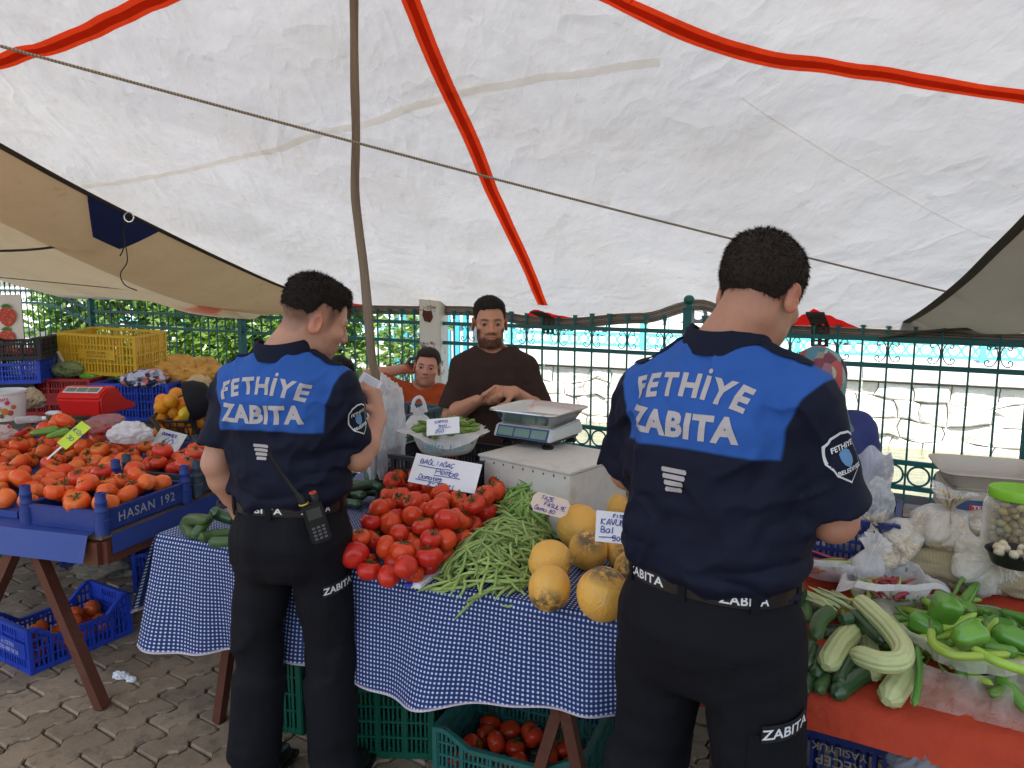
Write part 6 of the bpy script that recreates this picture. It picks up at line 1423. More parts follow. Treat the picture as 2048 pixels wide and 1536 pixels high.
veg('pale_squash', rp([(1818, 1338, 0), (1798, 1368, 0), (1778, 1396, 0)], .035), .031, ts.m, 'fat pale squash resting on the edge of the red cloth', 'squash', sq, ribs=10, depth=.10, taper=(.8, .85))
zz = 'zucchini on the right table'
for k, (L, lift, r_, mt_, lab) in enumerate((([(1662, 1222, .04), (1640, 1240, .04), (1630, 1272, .03)], .08, .020, M_CUC2, 'bent green zucchini at the top left of the pile beside the officer'), ([(1682, 1240, .02), (1692, 1238, .02), (1704, 1236, .02)], .075, .016, M_CUC, 'short dark zucchini above the stout squash'), ([(1708, 1226, .02), (1735, 1254, .02), (1765, 1282, .02)], .065, .017, M_CUC, 'dark zucchini lying alongside the hooked squash'),
        ([(1625, 1290, 0), (1618, 1310, 0), (1612, 1330, 0)], .045, .019, M_CUC, 'dark zucchini low on the left under the bent one'), ([(1640, 1300, 0), (1634, 1325, 0), (1632, 1350, 0)], .035, .018, M_CUC, 'dark zucchini standing behind the stout squash'), ([(1700, 1320, 0), (1686, 1345, 0), (1678, 1368, 0)], .03, .020, M_CUC, 'dark zucchini below the stout squash'), ([(1735, 1345, 0), (1705, 1362, 0), (1672, 1388, 0)], .02, .023, M_CUC, 'large dark zucchini lowest on the red cloth'), ([(1655, 1352, 0), (1645, 1368, 0), (1636, 1380, 0)], .02, .017, M_CUC2, 'pale ended zucchini on the cloth edge'), ([(1620, 1350, 0), (1612, 1368, 0), (1604, 1385, 0)], .02, .018, M_CUC, 'dark zucchini touching the officer trousers'), ([(1610, 1190, 0), (1612, 1215, 0), (1612, 1240, 0)], .06, .016, M_CUC2, 'green zucchini half hidden by the officer hip'), ([(1600, 1260, 0), (1606, 1280, 0), (1610, 1300, 0)], .05, .018, M_CUC, 'dark zucchini beside the officer hip'), ([(1690, 1290, -.02), (1720, 1320, -.02), (1730, 1350, -.02)], .02, .019, M_CUC, 'dark zucchini buried under the squashes'), ([(1590, 1225, 0), (1640, 1225, 0), (1700, 1230, 0)], .01, .022, M_CUC, 'zucchini at the bottom of the heap'), ([(1640, 1270, 0), (1700, 1270, 0), (1760, 1290, 0)], .0, .026, M_CUC, 'second zucchini at the bottom of the heap'))):
    veg('zucchini', rp(L, lift), r_, mt_, lab, 'zucchini', zz, taper=(.7, .8))
o = link_mesh('yellow_squash', LEM, None, None, on_r(1702, 1228, .03)); o.scale = (.9, .9, .9); tag(o, 'orange yellow fruit wedged behind the stout squash', 'fruit')
lf = MB().grid(lambda i, j: ((i - .5) * .028 * math.sin(math.pi * min(.98, j + .02)) ** .7, .006 * math.sin(j * 3), -.07 * j), 6, 10); lo = lf.build('leaf', pmat('grey_green_leaf', (.06, .095, .045), .6), smooth=True, loc=on_r(1612, 1178, .12), rot=(.2, 0, .3)); tag(lo, 'single grey green leaf hanging beside the officer hip', 'leaf')
# long chilli over the cloth edge
veg('chilli', rp([(1834, 1296, .03), (1838, 1330, .03), (1836, 1370, .03), (1828, 1412, .03)], .035), .0085, M_PEP, 'long green chilli hanging over the cloth beside the fat squash', 'chilli', None, taper=(.8, .15), stem=.03)
# bag of green peppers
pbc = on_r(1948, 1300, .0); film_bowl('pepper_bag', pbc + Vector((0, 0, .004)), .195, .165, .06, M_FILMY, 'open clear plastic bag full of green peppers', 6, rz=math.atan2(T3.y, T3.x), flare=.16, lip=.015, ragged=.12)
def skirt(i, j):
    u = 1826 + i * 330; v0 = 1318 + 40 * i + 20 * math.sin(i * 5); v1 = 1432 + i * 60 - 25 * (1 - i) ; v = v0 + (v1 - v0) * j
    p = on_r(u - 30 * (1 - i) * j * .2, v, .055 * (1 - j) + .008 + .012 * math.sin(i * 23 + j * 3) * (1 - abs(j - .5)) + .010 * n1(i * 7, j * 4, 2)); return p
tag(MB().grid(skirt, 60, 18).build('bag_flap', plastic_film('clear_flap', (.75, .70, .60), .34), smooth=True), 'clear plastic flap of the pepper bag spilling over the red cloth', 'bag')
hpp = Heap(17); rq = random.Random(17)
ux_, uy_ = T3, N3
def smp_p(r_):
    a = r_.random() * 6.283; q_ = math.sqrt(r_.random()); p = pbc + ux_ * (.205 * q_ * math.cos(a)) + uy_ * (.165 * q_ * math.sin(a)); return p.x, p.y
for k, p in enumerate(hpp.drop(105, smp_p, lambda x, y: pbc.z - .01 + .15 * (Vector((x, y, 0)) - Vector((pbc.x, pbc.y, 0))).dot(N3), lambda r_: .024, lambda x, y: pbc.z + .13, 20)):
    kd = rq.choice([PEPL, PEPL, PEPL, PEPD, PEPD, PEPD, PEPB]); lab = {id(PEPL): 'long light green pepper in the plastic bag', id(PEPD): 'short dark green pepper in the plastic bag', id(PEPB): 'stubby bell pepper in the plastic bag'}[id(kd)]; gp = {id(PEPL): 'long peppers in the bag', id(PEPD): 'dark peppers in the bag', id(PEPB): 'bell peppers in the bag'}[id(kd)]
    put_pepper(kd, p[:3], (rq.choice((1.45, 1.7)) + rq.gauss(0, .2), rq.gauss(0, .4), rq.random() * 6.28), lab, gp, rq.uniform(.72, .95), rq)
put_pepper(PEPB, on_r(1905, 1192, .16), (.35, .1, .6), 'large bell pepper standing on top of the pepper bag', 'bell peppers on top', 1.15, rq); put_pepper(PEPB, on_r(1960, 1262, .13), (1.5, .2, 1.9), 'bell pepper lying across the front of the pepper bag', 'bell peppers on top', 1.05, rq)
veg('chilli', rp([(1862, 1262, .05), (1868, 1290, .05), (1905, 1310, .05), (1960, 1312, .05), (2020, 1308, .05)], .10), .0095, M_PEPL, 'long curved light green pepper drooping across the bag', 'chilli', None, taper=(.95, .25), stem=.02)
veg('chilli', rp([(2060, 1345, .03), (2000, 1325, .05), (1950, 1300, .05)], .10), .011, M_PEPL, 'light green pepper at the right edge of the bag', 'chilli', None, taper=(.6, .9))
# stalks in bags behind: reddish purslane stems and beans
M_STR = pmat('reddish_stem', (.30, .055, .045), .5, .3, 20, rand=.3, hrand=.03); M_STG = pmat('pale_green_stem', (.30, .36, .10), .5, .25, 15, rand=.25)
def stems(cu_, cv, lift, n, du, dv, mat, L, lab, grp, seed, rng_=.5, mean=.2):
    q_ = random.Random(seed)
    for k in range(n):
        p = on_r(cu_ + q_.uniform(-du, du), cv + q_.uniform(-dv, dv), lift + q_.random() * .03); a = mean + q_.gauss(0, rng_); d = Vector((math.cos(a), math.sin(a), q_.gauss(.05, .12))) * L * q_.uniform(.6, 1.1) * .5
        r_ = q_.uniform(.0025, .006); o = MB().tube([-d, -d * .3 + Vector((0, 0, .004)), d * .4 + Vector((0, 0, .003)), d], [r_, r_ * 1.1, r_ * .9, r_ * .4], 6).build('stem', mat, smooth=True, loc=p); tag(o, lab, 'stem', grp)
film_bowl('stem_bag', on_r(1668, 1150, .02), .12, .09, .05, M_FILM, 'open clear bag of reddish stems beside the officer', 61, flare=.25, ragged=.1); stems(1668, 1135, .05, 22, 42, 14, M_STR, .16, 'long reddish stem in the bag beside the officer', 'reddish stems left bag', 5, .3, -.35)
stems(1672, 1130, .06, 8, 40, 12, M_STG, .15, 'pale green stem among the reddish ones beside the officer', 'green stems left bag', 6, .3, -.35)
film_bowl('stem_bag', on_r(1775, 1195, .02), .115, .09, .05, M_FILMW, 'open milky bag of purple stems behind the hooked squash', 63, flare=.3, ragged=.12); stems(1778, 1178, .06, 30, 40, 18, M_STR, .085, 'short purple stem in the milky bag', 'purple stems right bag', 7, .9, .4); stems(1770, 1176, .065, 14, 38, 16, M_STG, .08, 'short green stem in the milky bag', 'green stems right bag', 8, .9, .4)
stems(1655, 1205, .06, 20, 30, 12, pmat('pale_bean_skin', (.38, .42, .20), .5, .2, 10, rand=.2), .12, 'pale bean pod behind the bent zucchini', 'pale beans', 9, .4, 1.9)
film_bag('bag_twist', on_r(1722, 1165, .03), .045, .10, M_FILMW, 'twisted neck of a white plastic bag between the two stem bags', 65, rot=(.2, .2, 0), neck=.4, ears=.9, pleats=7)
# blue crate, sack, bags of white beans, scale, jar, bowl
crate(.36, .30, .15, M_CNAVY, on_r(1672, 1098, .0), math.atan2(T3.y, T3.x), 'navy crate behind the officer elbow wrapped in plastic'); film_blob('polythene_sheet', on_r(1738, 1040, .10), (.07, .06, .12), M_FILM, 'clear plastic wrapped round the navy crate', 67, .35)
hang = MB().grid(lambda i, j: on_y(1700 + i * 82 + 6 * math.sin(j * 9), 900 + j * 190 + 10 * math.sin(i * 9), 2.62 + .05 * math.sin(i * 7 + j * 4)), 24, 30); tag(hang.build('hanging_sack', plastic_film('white_woven_film', (.80, .82, .92), .75), smooth=True), 'frayed white woven sack hanging beside the woman', 'sack')
tb = NT('burlap_weave'); wv1 = tb.n('TexWave'); wv1.inputs['Scale'].default_value = 90; wv1.inputs['Distortion'].default_value = 2; tb.l(tb.coord('Object'), wv1.inputs[0]); nb_ = tb.noise(7, 4)
tb.l(tb.mix(wv1.outputs[0], tb.mix(nb_, (.20, .155, .085), (.30, .24, .13)), (.46, .38, .23)), tb.b.inputs['Base Color']); tb.val('Roughness', .95); tb.l(tb.bump(wv1.outputs[0], .5, .003), tb.b.inputs['Normal'])
film_blob('burlap_sack', on_r(1935, 1135, .035), (.24, .11, .07), tb.m, 'tan woven sack carrying the bags of white grain', 71, .22, rz=math.atan2(T3.y, T3.x), cat='sack')
tg_ = NT('white_grain'); vg = tg_.n('TexVoronoi'); vg.inputs['Scale'].default_value = 150; tg_.l(tg_.coord('Object'), vg.inputs[0]); tg_.l(tg_.mix(vg.outputs['Distance'], (.82, .72, .55), (.50, .40, .26)), tg_.b.inputs['Base Color']); tg_.val('Roughness', .35); tg_.l(tg_.bump(vg.outputs['Distance'], .6, .004, tg_.bump(tg_.noise(20, 3), .6, .02)), tg_.b.inputs['Normal']); tg_.val('Coat Weight', .5); tg_.val('Coat Roughness', .1)
gw = 'bags of white grain on the burlap sack'
for k, (u, v, r_, h_, rot, lab) in enumerate(((1815, 1112, .085, .10, (-.35, -.75, .2), 'plastic bag of white grain lying leftmost'), (1880, 1100, .088, .125, (.05, .1, 0), 'tallest knotted plastic bag of white grain'), (1950, 1085, .075, .09, (.3, .5, .4), 'bag of white grain in front of the scale'), (1930, 1128, .085, .11, (1.15, .1, .2), 'lowest bag of white grain lying on the sack with its neck forward'))):
    o = film_bag('grain_bag', on_r(u, v, .07 if k < 3 else .055), r_, h_, tg_.m, lab, 80 + k, rot=rot, lump=.30, neck=.07, ears=.5, group=gw); film_bag('polythene_wrap', on_r(u, v, .068 if k < 3 else .053), r_ * 1.05, h_ * 1.05, M_FILM, 'thin clear film round the grain bag ' + ('lying leftmost', 'standing tallest', 'beside the scale', 'lowest on the sack')[k], 80 + k, rot=rot, lump=.30, neck=.07, ears=.6, group='films of the grain bags')
s2 = on_y(1965, 1050, 2.30); scale(s2, -.35, 'beige plastic scale with dark display behind the grain bags', pmat('beige_tray', (.45, .40, .33), .5), pmat('beige_housing', (.50, .46, .38), .5), .25, .24, disp=None, txt='TEM', h_=.11)
jb = on_y(2022, 1105, 1.88); jar = empty('olive_jar', jb); tag(jar, 'big plastic jar of green olives with lime green lid', 'jar')
tj = NT('jar_plastic'); tj.val('Base Color', (.95, .95, .93, 1)); tj.val('Transmission Weight', 0); tj.val('Roughness', .08); tpn = tj.n('BsdfTransparent'); mj = tj.n('MixShader'); lw = tj.n('LayerWeight'); lw.inputs[0].default_value = .3; tj.l(tj.math('ADD', lw.outputs['Facing'], .06, True), mj.inputs[0]); tj.l(tpn.outputs[0], mj.inputs[1]); tj.l(tj.b.outputs[0], mj.inputs[2]); tj.l(mj.outputs[0], tj.out.inputs[0])
mb = MB(); mb.lathe([(.066, 0), (.072, .008), (.072, .06), (.070, .065), (.072, .07), (.072, .125), (.066, .142), (.056, .150), (.055, .158)], 32); mb.build('glass_body', tj.m, jar, smooth=True)
mb = MB(); mb.lathe([(.062, .150), (.063, .153), (.063, .172), (.060, .176), (.045, .177), (.044, .174)], 36); mb.build('lid', pmat('lime_lid', (.22, .52, .03), .4), jar, smooth=True)
M_OLV = pmat('green_olive', (.27, .20, .05), .3, .25, 12, rand=.25, hrand=.02); OLV = fruit_mesh('olive', M_OLV, 1.2, .002); hj = Heap(22)
for k, p in enumerate(hj.drop(210, lambda r_: (jb.x + .058 * math.cos(a_ := r_.random() * 6.283) * (q_ := (r_.random() ** .25)), jb.y + .058 * math.sin(a_) * q_), lambda x, y: jb.z, lambda r_: .0105, lambda x, y: jb.z + .142, 10, .96)):
    o = link_mesh('olive', OLV, None, jar, Vector(p[:3]) - jb, (rt.random() * 6, rt.random() * 6, 0)); o.scale = (.25, .25, .25)
bp_ = on_y(2030, 1128, 1.74); bw_ = empty('black_bowl', bp_); tag(bw_, 'black plastic bowl of nuts in front of the olive jar', 'bowl'); mb = MB(); mb.lathe([(.05, 0), (.062, .03), (.066, .032), (.062, .028), (.045, .006)], 28); mb.build('shell', M_BLACK, bw_, smooth=True)
M_NUT = pmat('pale_nut', (.52, .45, .30), .6, .2, 20, rand=.15)
NUT = fruit_mesh('nut', M_NUT, 1.15)
for k in range(16): a = rt.random() * 6.28; q_ = math.sqrt(rt.random()) * .046; o = link_mesh('nut', NUT, None, None, bp_ + Vector((q_ * math.cos(a), q_ * math.sin(a), .028 + .010 * rt.random())), (rt.random() * 6, rt.random() * 6, 0)); o.scale = (.26, .26, .26); tag(o, 'pale nut in the black bowl beside the jar', 'nut', 'nuts in the bowl')
# ================================================================== PEOPLE (implicit surfaces turned into one mesh per part)
A3 = lambda *v: np.array(v, np.float32)
def smin(a, b, k): h = np.clip(.5 + .5 * (b - a) / k, 0, 1); return b + (a - b) * h - k * h * (1 - h)
def smax(a, b, k): return -smin(-a, -b, k)
def cone(P, a, b, r1, r2):
    a = np.asarray(a, np.float32); b = np.asarray(b, np.float32); ba = b - a; pa = P - a; t = np.clip(pa @ ba / float(ba @ ba + 1e-9), 0, 1)
    q = pa - t[:, None] * ba; return np.sqrt(np.einsum('ij,ij->i', q, q)) - (r1 + (r2 - r1) * t)
def ell(P, c, r, M=None):
    q = P - np.asarray(c, np.float32)
    if M is not None: q = q @ M
    r = np.asarray(r, np.float32); q = q / r; k0 = np.sqrt(np.einsum('ij,ij->i', q, q)); q = q / r; k1 = np.sqrt(np.einsum('ij,ij->i', q, q)) + 1e-9; return k0 * (k0 - 1) / k1
def cones(P, prims, pad=.07):
    """smooth union of many cones, skipping those far from this block of points"""
    lo, hi = P.min(0), P.max(0); g = None
    for a, b, r1, r2, kk in prims:
        a = np.asarray(a, np.float32); b = np.asarray(b, np.float32); m0 = np.minimum(a, b) - max(r1, r2) - pad; m1 = np.maximum(a, b) + max(r1, r2) + pad
        if (m0 > hi).any() or (m1 < lo).any(): continue
        e = cone(P, a, b, r1, r2); g = e if g is None else smin(g, e, kk)
    return g if g is not None else np.full(len(P), pad, np.float32)
def rotm(rx=0, ry=0, rz=0):
    return np.array((Matrix.Rotation(rz, 3, 'Z') @ Matrix.Rotation(ry, 3, 'Y') @ Matrix.Rotation(rx, 3, 'X')), np.float32)
def profile(P, tab, p=2.4):
    """stack of superellipses: rows (z, half width, half depth, centre x, centre y)"""
    T = np.array(tab, np.float32); z = P[:, 2]; a = np.interp(z, T[:, 0], T[:, 1]); b = np.interp(z, T[:, 0], T[:, 2]); cx = np.interp(z, T[:, 0], T[:, 3]); cy_ = np.interp(z, T[:, 0], T[:, 4])
    q = (np.abs((P[:, 0] - cx) / a) ** p + np.abs((P[:, 1] - cy_) / b) ** p) ** (1 / p); return (q - 1) * np.minimum(a, b) * .9
def sdf_mesh(f, lo, hi, h):
    """sparse surface nets"""
    lo = np.asarray(lo, np.float32); n = (np.ceil((np.asarray(hi) - lo) / h / 4).astype(int) + 1) * 4 + 1; nc = (n - 1) // 4 + 1
    g = np.stack(np.meshgrid(*[np.arange(k) for k in nc], indexing='ij'), -1).reshape(-1, 3); fc = f((lo + g * (4 * h)).astype(np.float32)).reshape(nc)
    near = np.abs(fc) < 4 * h * 1.6; m = near.copy()
    for ax in range(3):
        s_ = m.copy(); sl = [slice(None)] * 3; sl[ax] = slice(1, None); sr = [slice(None)] * 3; sr[ax] = slice(None, -1); s_[tuple(sl)] |= m[tuple(sr)]; s_[tuple(sr)] |= m[tuple(sl)]; m = s_
    cells = m[:-1, :-1, :-1]
    S = np.repeat(np.repeat(np.repeat(np.where(fc > 0, 1.0, -1.0).astype(np.float32), 4, 0), 4, 1), 4, 2)[:n[0], :n[1], :n[2]].copy()
    idx = np.argwhere(cells) * 4; o = np.stack(np.meshgrid(*[np.arange(5)] * 3, indexing='ij'), -1).reshape(-1, 3)
    msk = np.zeros(n, bool); I = (idx[:, None, :] + o[None]).reshape(-1, 3); msk[I[:, 0], I[:, 1], I[:, 2]] = True
    pts = np.argwhere(msk); vals = np.empty(len(pts), np.float32)
    CH = 40000
    for k in range(0, len(pts), CH): vals[k:k + CH] = f((lo + pts[k:k + CH] * h).astype(np.float32))
    S[msk] = vals
    neg = S < 0; cnt = np.zeros(n - 1, np.int8)
    for dx in (0, 1):
        for dy in (0, 1):
            for dz in (0, 1): cnt += neg[dx:n[0] - 1 + dx, dy:n[1] - 1 + dy, dz:n[2] - 1 + dz]
    act = (cnt > 0) & (cnt < 8); ci = np.argwhere(act); vid = -np.ones(n - 1, np.int32); vid[act] = np.arange(len(ci))
    acc = np.zeros((len(ci), 3), np.float32); w = np.zeros(len(ci), np.float32)
    corners = [(a, b, c) for a in (0, 1) for b in (0, 1) for c in (0, 1)]
    for a in corners:
        for ax in range(3):
            if a[ax]: continue
            b = list(a); b[ax] = 1
            va = S[ci[:, 0] + a[0], ci[:, 1] + a[1], ci[:, 2] + a[2]]; vb = S[ci[:, 0] + b[0], ci[:, 1] + b[1], ci[:, 2] + b[2]]; cr = (va < 0) != (vb < 0)
            t = np.where(cr, va / (va - vb + 1e-12), 0); p = np.tile(np.array(a, np.float32), (len(ci), 1)); p[:, ax] = t; acc += p * cr[:, None]; w += cr
    V = lo + (ci + acc / w[:, None]) * h; Q = []
    for ax in range(3):
        b, c = (ax + 1) % 3, (ax + 2) % 3; sl0 = [slice(None)] * 3; sl1 = [slice(None)] * 3; sl0[ax] = slice(None, -1); sl1[ax] = slice(1, None)
        n0, n1_ = neg[tuple(sl0)], neg[tuple(sl1)]; e = np.argwhere(n0 != n1_); e = e[(e[:, b] > 0) & (e[:, c] > 0) & (e[:, b] < n[b] - 1) & (e[:, c] < n[c] - 1)]
        if not len(e): continue
        fl = n0[e[:, 0], e[:, 1], e[:, 2]]
        def vi(db, dc): q = e.copy(); q[:, b] -= db; q[:, c] -= dc; return vid[q[:, 0], q[:, 1], q[:, 2]]
        q = np.stack([vi(1, 1), vi(0, 1), vi(0, 0), vi(1, 0)], 1); q[~fl] = q[~fl][:, ::-1]; Q.append(q)
    Q = np.concatenate(Q); Q = Q[(Q >= 0).all(1)]
    return V, Q

def hand_prims(wr, d, nrm, thumb, curl=(.3, .5, .4), s=1.0, spread=.12, tcurl=.5, curls=None):
    """palm and five fingers; d along fingers, nrm out of the palm, thumb towards the thumb side"""
    d = Vector(d).normalized(); nrm = Vector(nrm); nrm = (nrm - d * nrm.dot(d)).normalized(); th = Vector(thumb); th = (th - d * th.dot(d) - nrm * th.dot(nrm)).normalized(); wr = Vector(wr); out = []
    for o in (-.026, -.009, .009, .026): out.append((wr + th * o * .55 * s, wr + d * .088 * s + th * o * s, .0165 * s, .0125 * s, .012))
    L = (.070, .084, .078, .060); offs = (.029, .0095, -.0105, -.029)
    for k in range(4):
        p = wr + d * (.090 - .004 * abs(k - 1)) * s + th * offs[k] * s; ang = 0; dd = (d + th * (spread * (1.2 - k * .8))).normalized(); cu_ = curls[k] if curls else curl
        for j, (fr, r0, r1) in enumerate(((.46, .0105, .0092), (.30, .0092, .0082), (.24, .0082, .0066))):
            ang += cu_[j]; v = dd * math.cos(ang) + nrm * math.sin(ang); q = p + v * (L[k] * fr * s); out.append((p, q, r0 * s, r1 * s, .004)); p = q
    p = wr + d * .022 * s + th * .028 * s; v = (d * .55 + th * .75 + nrm * .35).normalized(); q = p + v * .045 * s; out.append((p, q, .0135 * s, .0105 * s, .012)); v2 = (d * .85 + th * (.45 - tcurl) + nrm * (.35 + tcurl * .6)).normalized(); r_ = q + v2 * .034 * s; out.append((q, r_, .0105 * s, .0092 * s, .004)); out.append((r_, r_ + (v2 + nrm * .15).normalized() * .025 * s, .0092 * s, .007 * s, .004))
    return out

def head_sdf(q):
    """q: points in head space (origin mid-head at eye level, +y face, z up)"""
    d0 = np.linalg.norm(q, axis=1) - .155
    if d0.min() > .06: return d0
    f = ell(q, (0, -.014, .036), (.0765, .098, .086))
    f = smin(f, ell(q, (0, .026, -.03), (.064, .070, .088)), .03)
    f = smin(f, ell(q, (0, .030, -.072), (.054, .056, .042)), .03)
    f = smin(f, ell(q, (0, .074, -.098), (.020, .016, .016)), .02)
    for s in (-1, 1):
        f = smin(f, ell(q, (s * .044, .062, -.022), (.022, .022, .018)), .02)
        f = smin(f, cone(q, (s * .010, .090, .022), (s * .046, .074, .018), .0085, .007), .012)
        f = smax(f, -ell(q, (s * .032, .100, .002), (.017, .017, .010)), .012)
        f = smin(f, ell(q, (s * .032, .0805, .001), (.0155, .0125, .0095)), .004)
        f = smin(f, cone(q, (s * .018, .0895, .0065), (s * .045, .082, .005), .0035, .003), .004)
        M = rotm(0, 0, s * -.42); e = ell(q, (s * .0815, -.018, -.010), (.0085, .021, .034), M); e = smax(e, -ell(q, (s * .0915, -.012, -.006), (.008, .0125, .021), M), .006); f = smin(f, e, .008)
    f = smin(f, cone(q, (0, .089, .012), (0, .110, -.030), .0075, .0115), .010)
    for s in (-1, 1): f = smin(f, ell(q, (s * .0115, .100, -.034), (.0085, .010, .0075)), .006)
    f = smin(f, ell(q, (0, .0905, -.0565), (.024, .009, .0055)), .005); f = smin(f, ell(q, (0, .0885, -.0675), (.020, .0095, .007)), .005)
    f = smax(f, -ell(q, (0, .1005, -.0618), (.022, .007, .0016)), .002)
    return f
HAIRLINE_Y = [-.13, -.09, -.055, -.035, -.015, .005, .020, .032, .042, .052, .062, .080, .11]
def hairline(q, nape=-.055, burn=-.018):
    return np.interp(q[:, 1], HAIRLINE_Y, [nape, nape, nape + .005, -.015, .024, .026, burn, burn + .006, .018, .058, .068, .068, .068])

def skin_mat(name, base):
    t = NT(name); a = t.attr('tint'); nz = t.noise(26, 5, .7); nz3 = t.ramp(t.noise(150, 2, .5), .62, .75); c = t.mix(nz, tuple(x * .80 for x in base), tuple(min(1, x * 1.15) for x in base)); c = t.mix(t.math('MULTIPLY', nz3, .25), c, tuple(x * .6 for x in base)); c = t.mix(1.0, c, a.outputs['Color'], 'MULTIPLY')
    t.l(c, t.b.inputs['Base Color']); t.val('Roughness', .48); t.val('Specular IOR Level', .4); t.val('Subsurface Weight', .12); t.val('Subsurface Radius', (.012, .005, .003))
    t.l(t.bump(t.noise(220, 2), .12, .001), t.b.inputs['Normal']); return t.m
def hair_mat(name, c0, c1):
    t = NT(name); nz = t.noise(160, 3, .6, sc=(1, 1, .35)); ge2 = t.n('NewGeometry'); t.l(t.mix(t.math('MULTIPLY', ge2.outputs['Random Per Island'], .55), t.mix(nz, c0, c1), (.055, .040, .032)), t.b.inputs['Base Color']); t.val('Roughness', .65); t.val('Specular IOR Level', .10); t.l(t.bump(nz, .6, .004), t.b.inputs['Normal']); return t.m
def fabric_mat(name, col, col2=None, fine=420, rough=.8, bump=.25, sheen=.0):
    t = NT(name); nz = t.noise(7, 4); c = t.mix(nz, tuple(x * .85 for x in col), tuple(x * 1.15 for x in col))
    if col2:
        a = t.attr('zone'); m = t.ramp(a.outputs['Fac'], -.0012, .0012); c2 = t.mix(nz, tuple(x * .9 for x in col2), tuple(x * 1.1 for x in col2)); c = t.mix(m, c, c2)
        pip = t.ramp(t.math('ABSOLUTE', a.outputs['Fac']), .0035, .0015); c = t.mix(t.math('MULTIPLY', pip, .55), c, tuple(x * .5 for x in col2))
    t.l(c, t.b.inputs['Base Color']); t.val('Roughness', rough); t.val('Specular IOR Level', .15); t.val('Sheen Weight', sheen)
    wv_ = t.noise(fine, 1, .4); fo = t.noise(16, 3, .5, sc=(1, 1, .6)); t.l(t.bump(wv_, .12, .001, t.bump(fo, bump, .02)), t.b.inputs['Normal']); return t.m
M_HAIR = hair_mat('black_brown_hair', (.006, .0045, .004), (.018, .012, .009))
M_NAVY = None

class Person:
    def __init__(s, label, loc, yaw, cat='person', group=None):
        s.root = empty('person', loc, -yaw); tag(s.root, label, cat, group); s.W = s.root.matrix_basis.copy()
        s.W = Matrix.Translation(loc) @ Matrix.Rotation(-yaw, 4, 'Z')
    def add(s, name, V, Q, mat, attrs=None, parent=None, smooth_it=1):
        V = np.asarray(V, np.float32); E0, E1 = Q.ravel(), np.roll(Q, -1, 1).ravel(); n_ = len(V); w_ = np.bincount(E0, minlength=n_) + np.bincount(E1, minlength=n_)
        for _ in range(smooth_it):
            V = np.stack([V[:, c] * .5 + .5 * (np.bincount(E0, V[E1, c], n_) + np.bincount(E1, V[E0, c], n_)) / np.maximum(w_, 1) for c in range(3)], 1).astype(np.float32)
        me = make_mesh_np(name, V, Q, True, mat)
        if attrs:
            co = np.empty(len(me.vertices) * 3, np.float32); me.vertices.foreach_get('co', co); co = co.reshape(-1, 3)
            for n_, (typ, fn) in attrs.items(): set_attr(me, n_, fn(co), typ)
        return link_mesh(name, me, None, parent or s.root)
    def mb(s, m_, name, mat, parent=None, **k): return m_.build(name, mat, parent or s.root, **k)
def to_head(P, hc, HR): return (P - np.asarray(hc, np.float32)) @ HR
def face_tint(hc, HR, beard=0.0, fade=0.0, brow=True, red=.1, stub=.0, hs=1.0):
    def fn(co):
        q = to_head(co, hc, HR) / hs; n = len(q); c = np.ones((n, 3), np.float32)
        inh = np.linalg.norm(q - A3(0, .0, .0), axis=1) < .16
        x, y, z = np.abs(q[:, 0]), q[:, 1], q[:, 2]; nz = fbm(q * 90, 2, 4) * .5
        dark = A3(.16, .13, .12)
        def mixm(m, col): nonlocal c; m = (m * inh)[:, None]; c = c * (1 - m) + np.asarray(col, np.float32) * m
        sm = lambda v, a, b: np.clip((v - a) / (b - a), 0, 1)
        ear = sm(x, .072, .082); mixm(ear * .6, (1.18, .78, .70)); nose = np.exp(-((x / .015) ** 2 + ((z + .028) / .016) ** 2)) * sm(y, .085, .095); mixm(nose * .5, (1.08, .84, .78))
        mixm(np.exp(-(((x - .045) / .02) ** 2 + ((z + .022) / .02) ** 2)) * sm(y, .04, .06) * .4, (1.10, .84, .80))
        if brow: mixm(np.exp(-(((x - .031) / .018) ** 4 + ((z - .0195 - .10 * (.03 - np.abs(x - .034))) / .0052) ** 4)) * sm(y, .05, .062) * .93, dark * .7)
        mixm(np.exp(-(((x - .032) / .0155) ** 4 + ((z - .0052) / .0030) ** 4)) * sm(y, .06, .07) * .85, dark * .8)
        mixm(np.exp(-(((x - .032) / .020) ** 4 + ((z - .002) / .012) ** 4)) * sm(y, .06, .07) * .30, (.62, .5, .46))
        lips = np.exp(-((x / .022) ** 4 + ((z + .062) / .010) ** 4)) * sm(y, .075, .085)
        if beard:
            jaw = np.maximum(sm(-z, .050, .070), sm(-z, .015, .03) * sm(x, .046, .054)) * sm(y, -.01, .02) * np.clip(1.15 - np.exp(-((x / .03) ** 4 + ((z + .045) / .012) ** 4)), 0, 1); mous = np.exp(-((x / .032) ** 4 + ((z + .048) / .0075) ** 4)) * sm(y, .07, .08); side = np.exp(-(((y - .03) / .016) ** 4)) * sm(x, .04, .05) * sm(-z, -.02, .01)
            low = sm(z, -.135, -.112); b = np.clip(np.maximum(np.maximum(jaw * low, mous), side) * (1 - lips * .9) * (1 + .6 * nz), 0, 1); mixm(b * beard, dark * .55)
        mixm(lips * .7, (1.0, .66, .62)); mixm(np.exp(-((x / .02) ** 2 + ((z + .0618) / .0022) ** 2)) * sm(y, .08, .086) * .7, (.35, .2, .18))
        if fade: hl = hairline(q); m = sm(z - hl, -.012, .045) ** .8 * np.clip(1 + .35 * nz, 0, 1); mixm(m * fade * (z > -.07), dark * .45)
        if stub: m = sm(-z, .03, .055) * sm(y, -.01, .03); mixm(np.clip(m * stub * (1 + nz), 0, 1) * (z > -.12), (.55, .50, .48))
        return c
    return fn
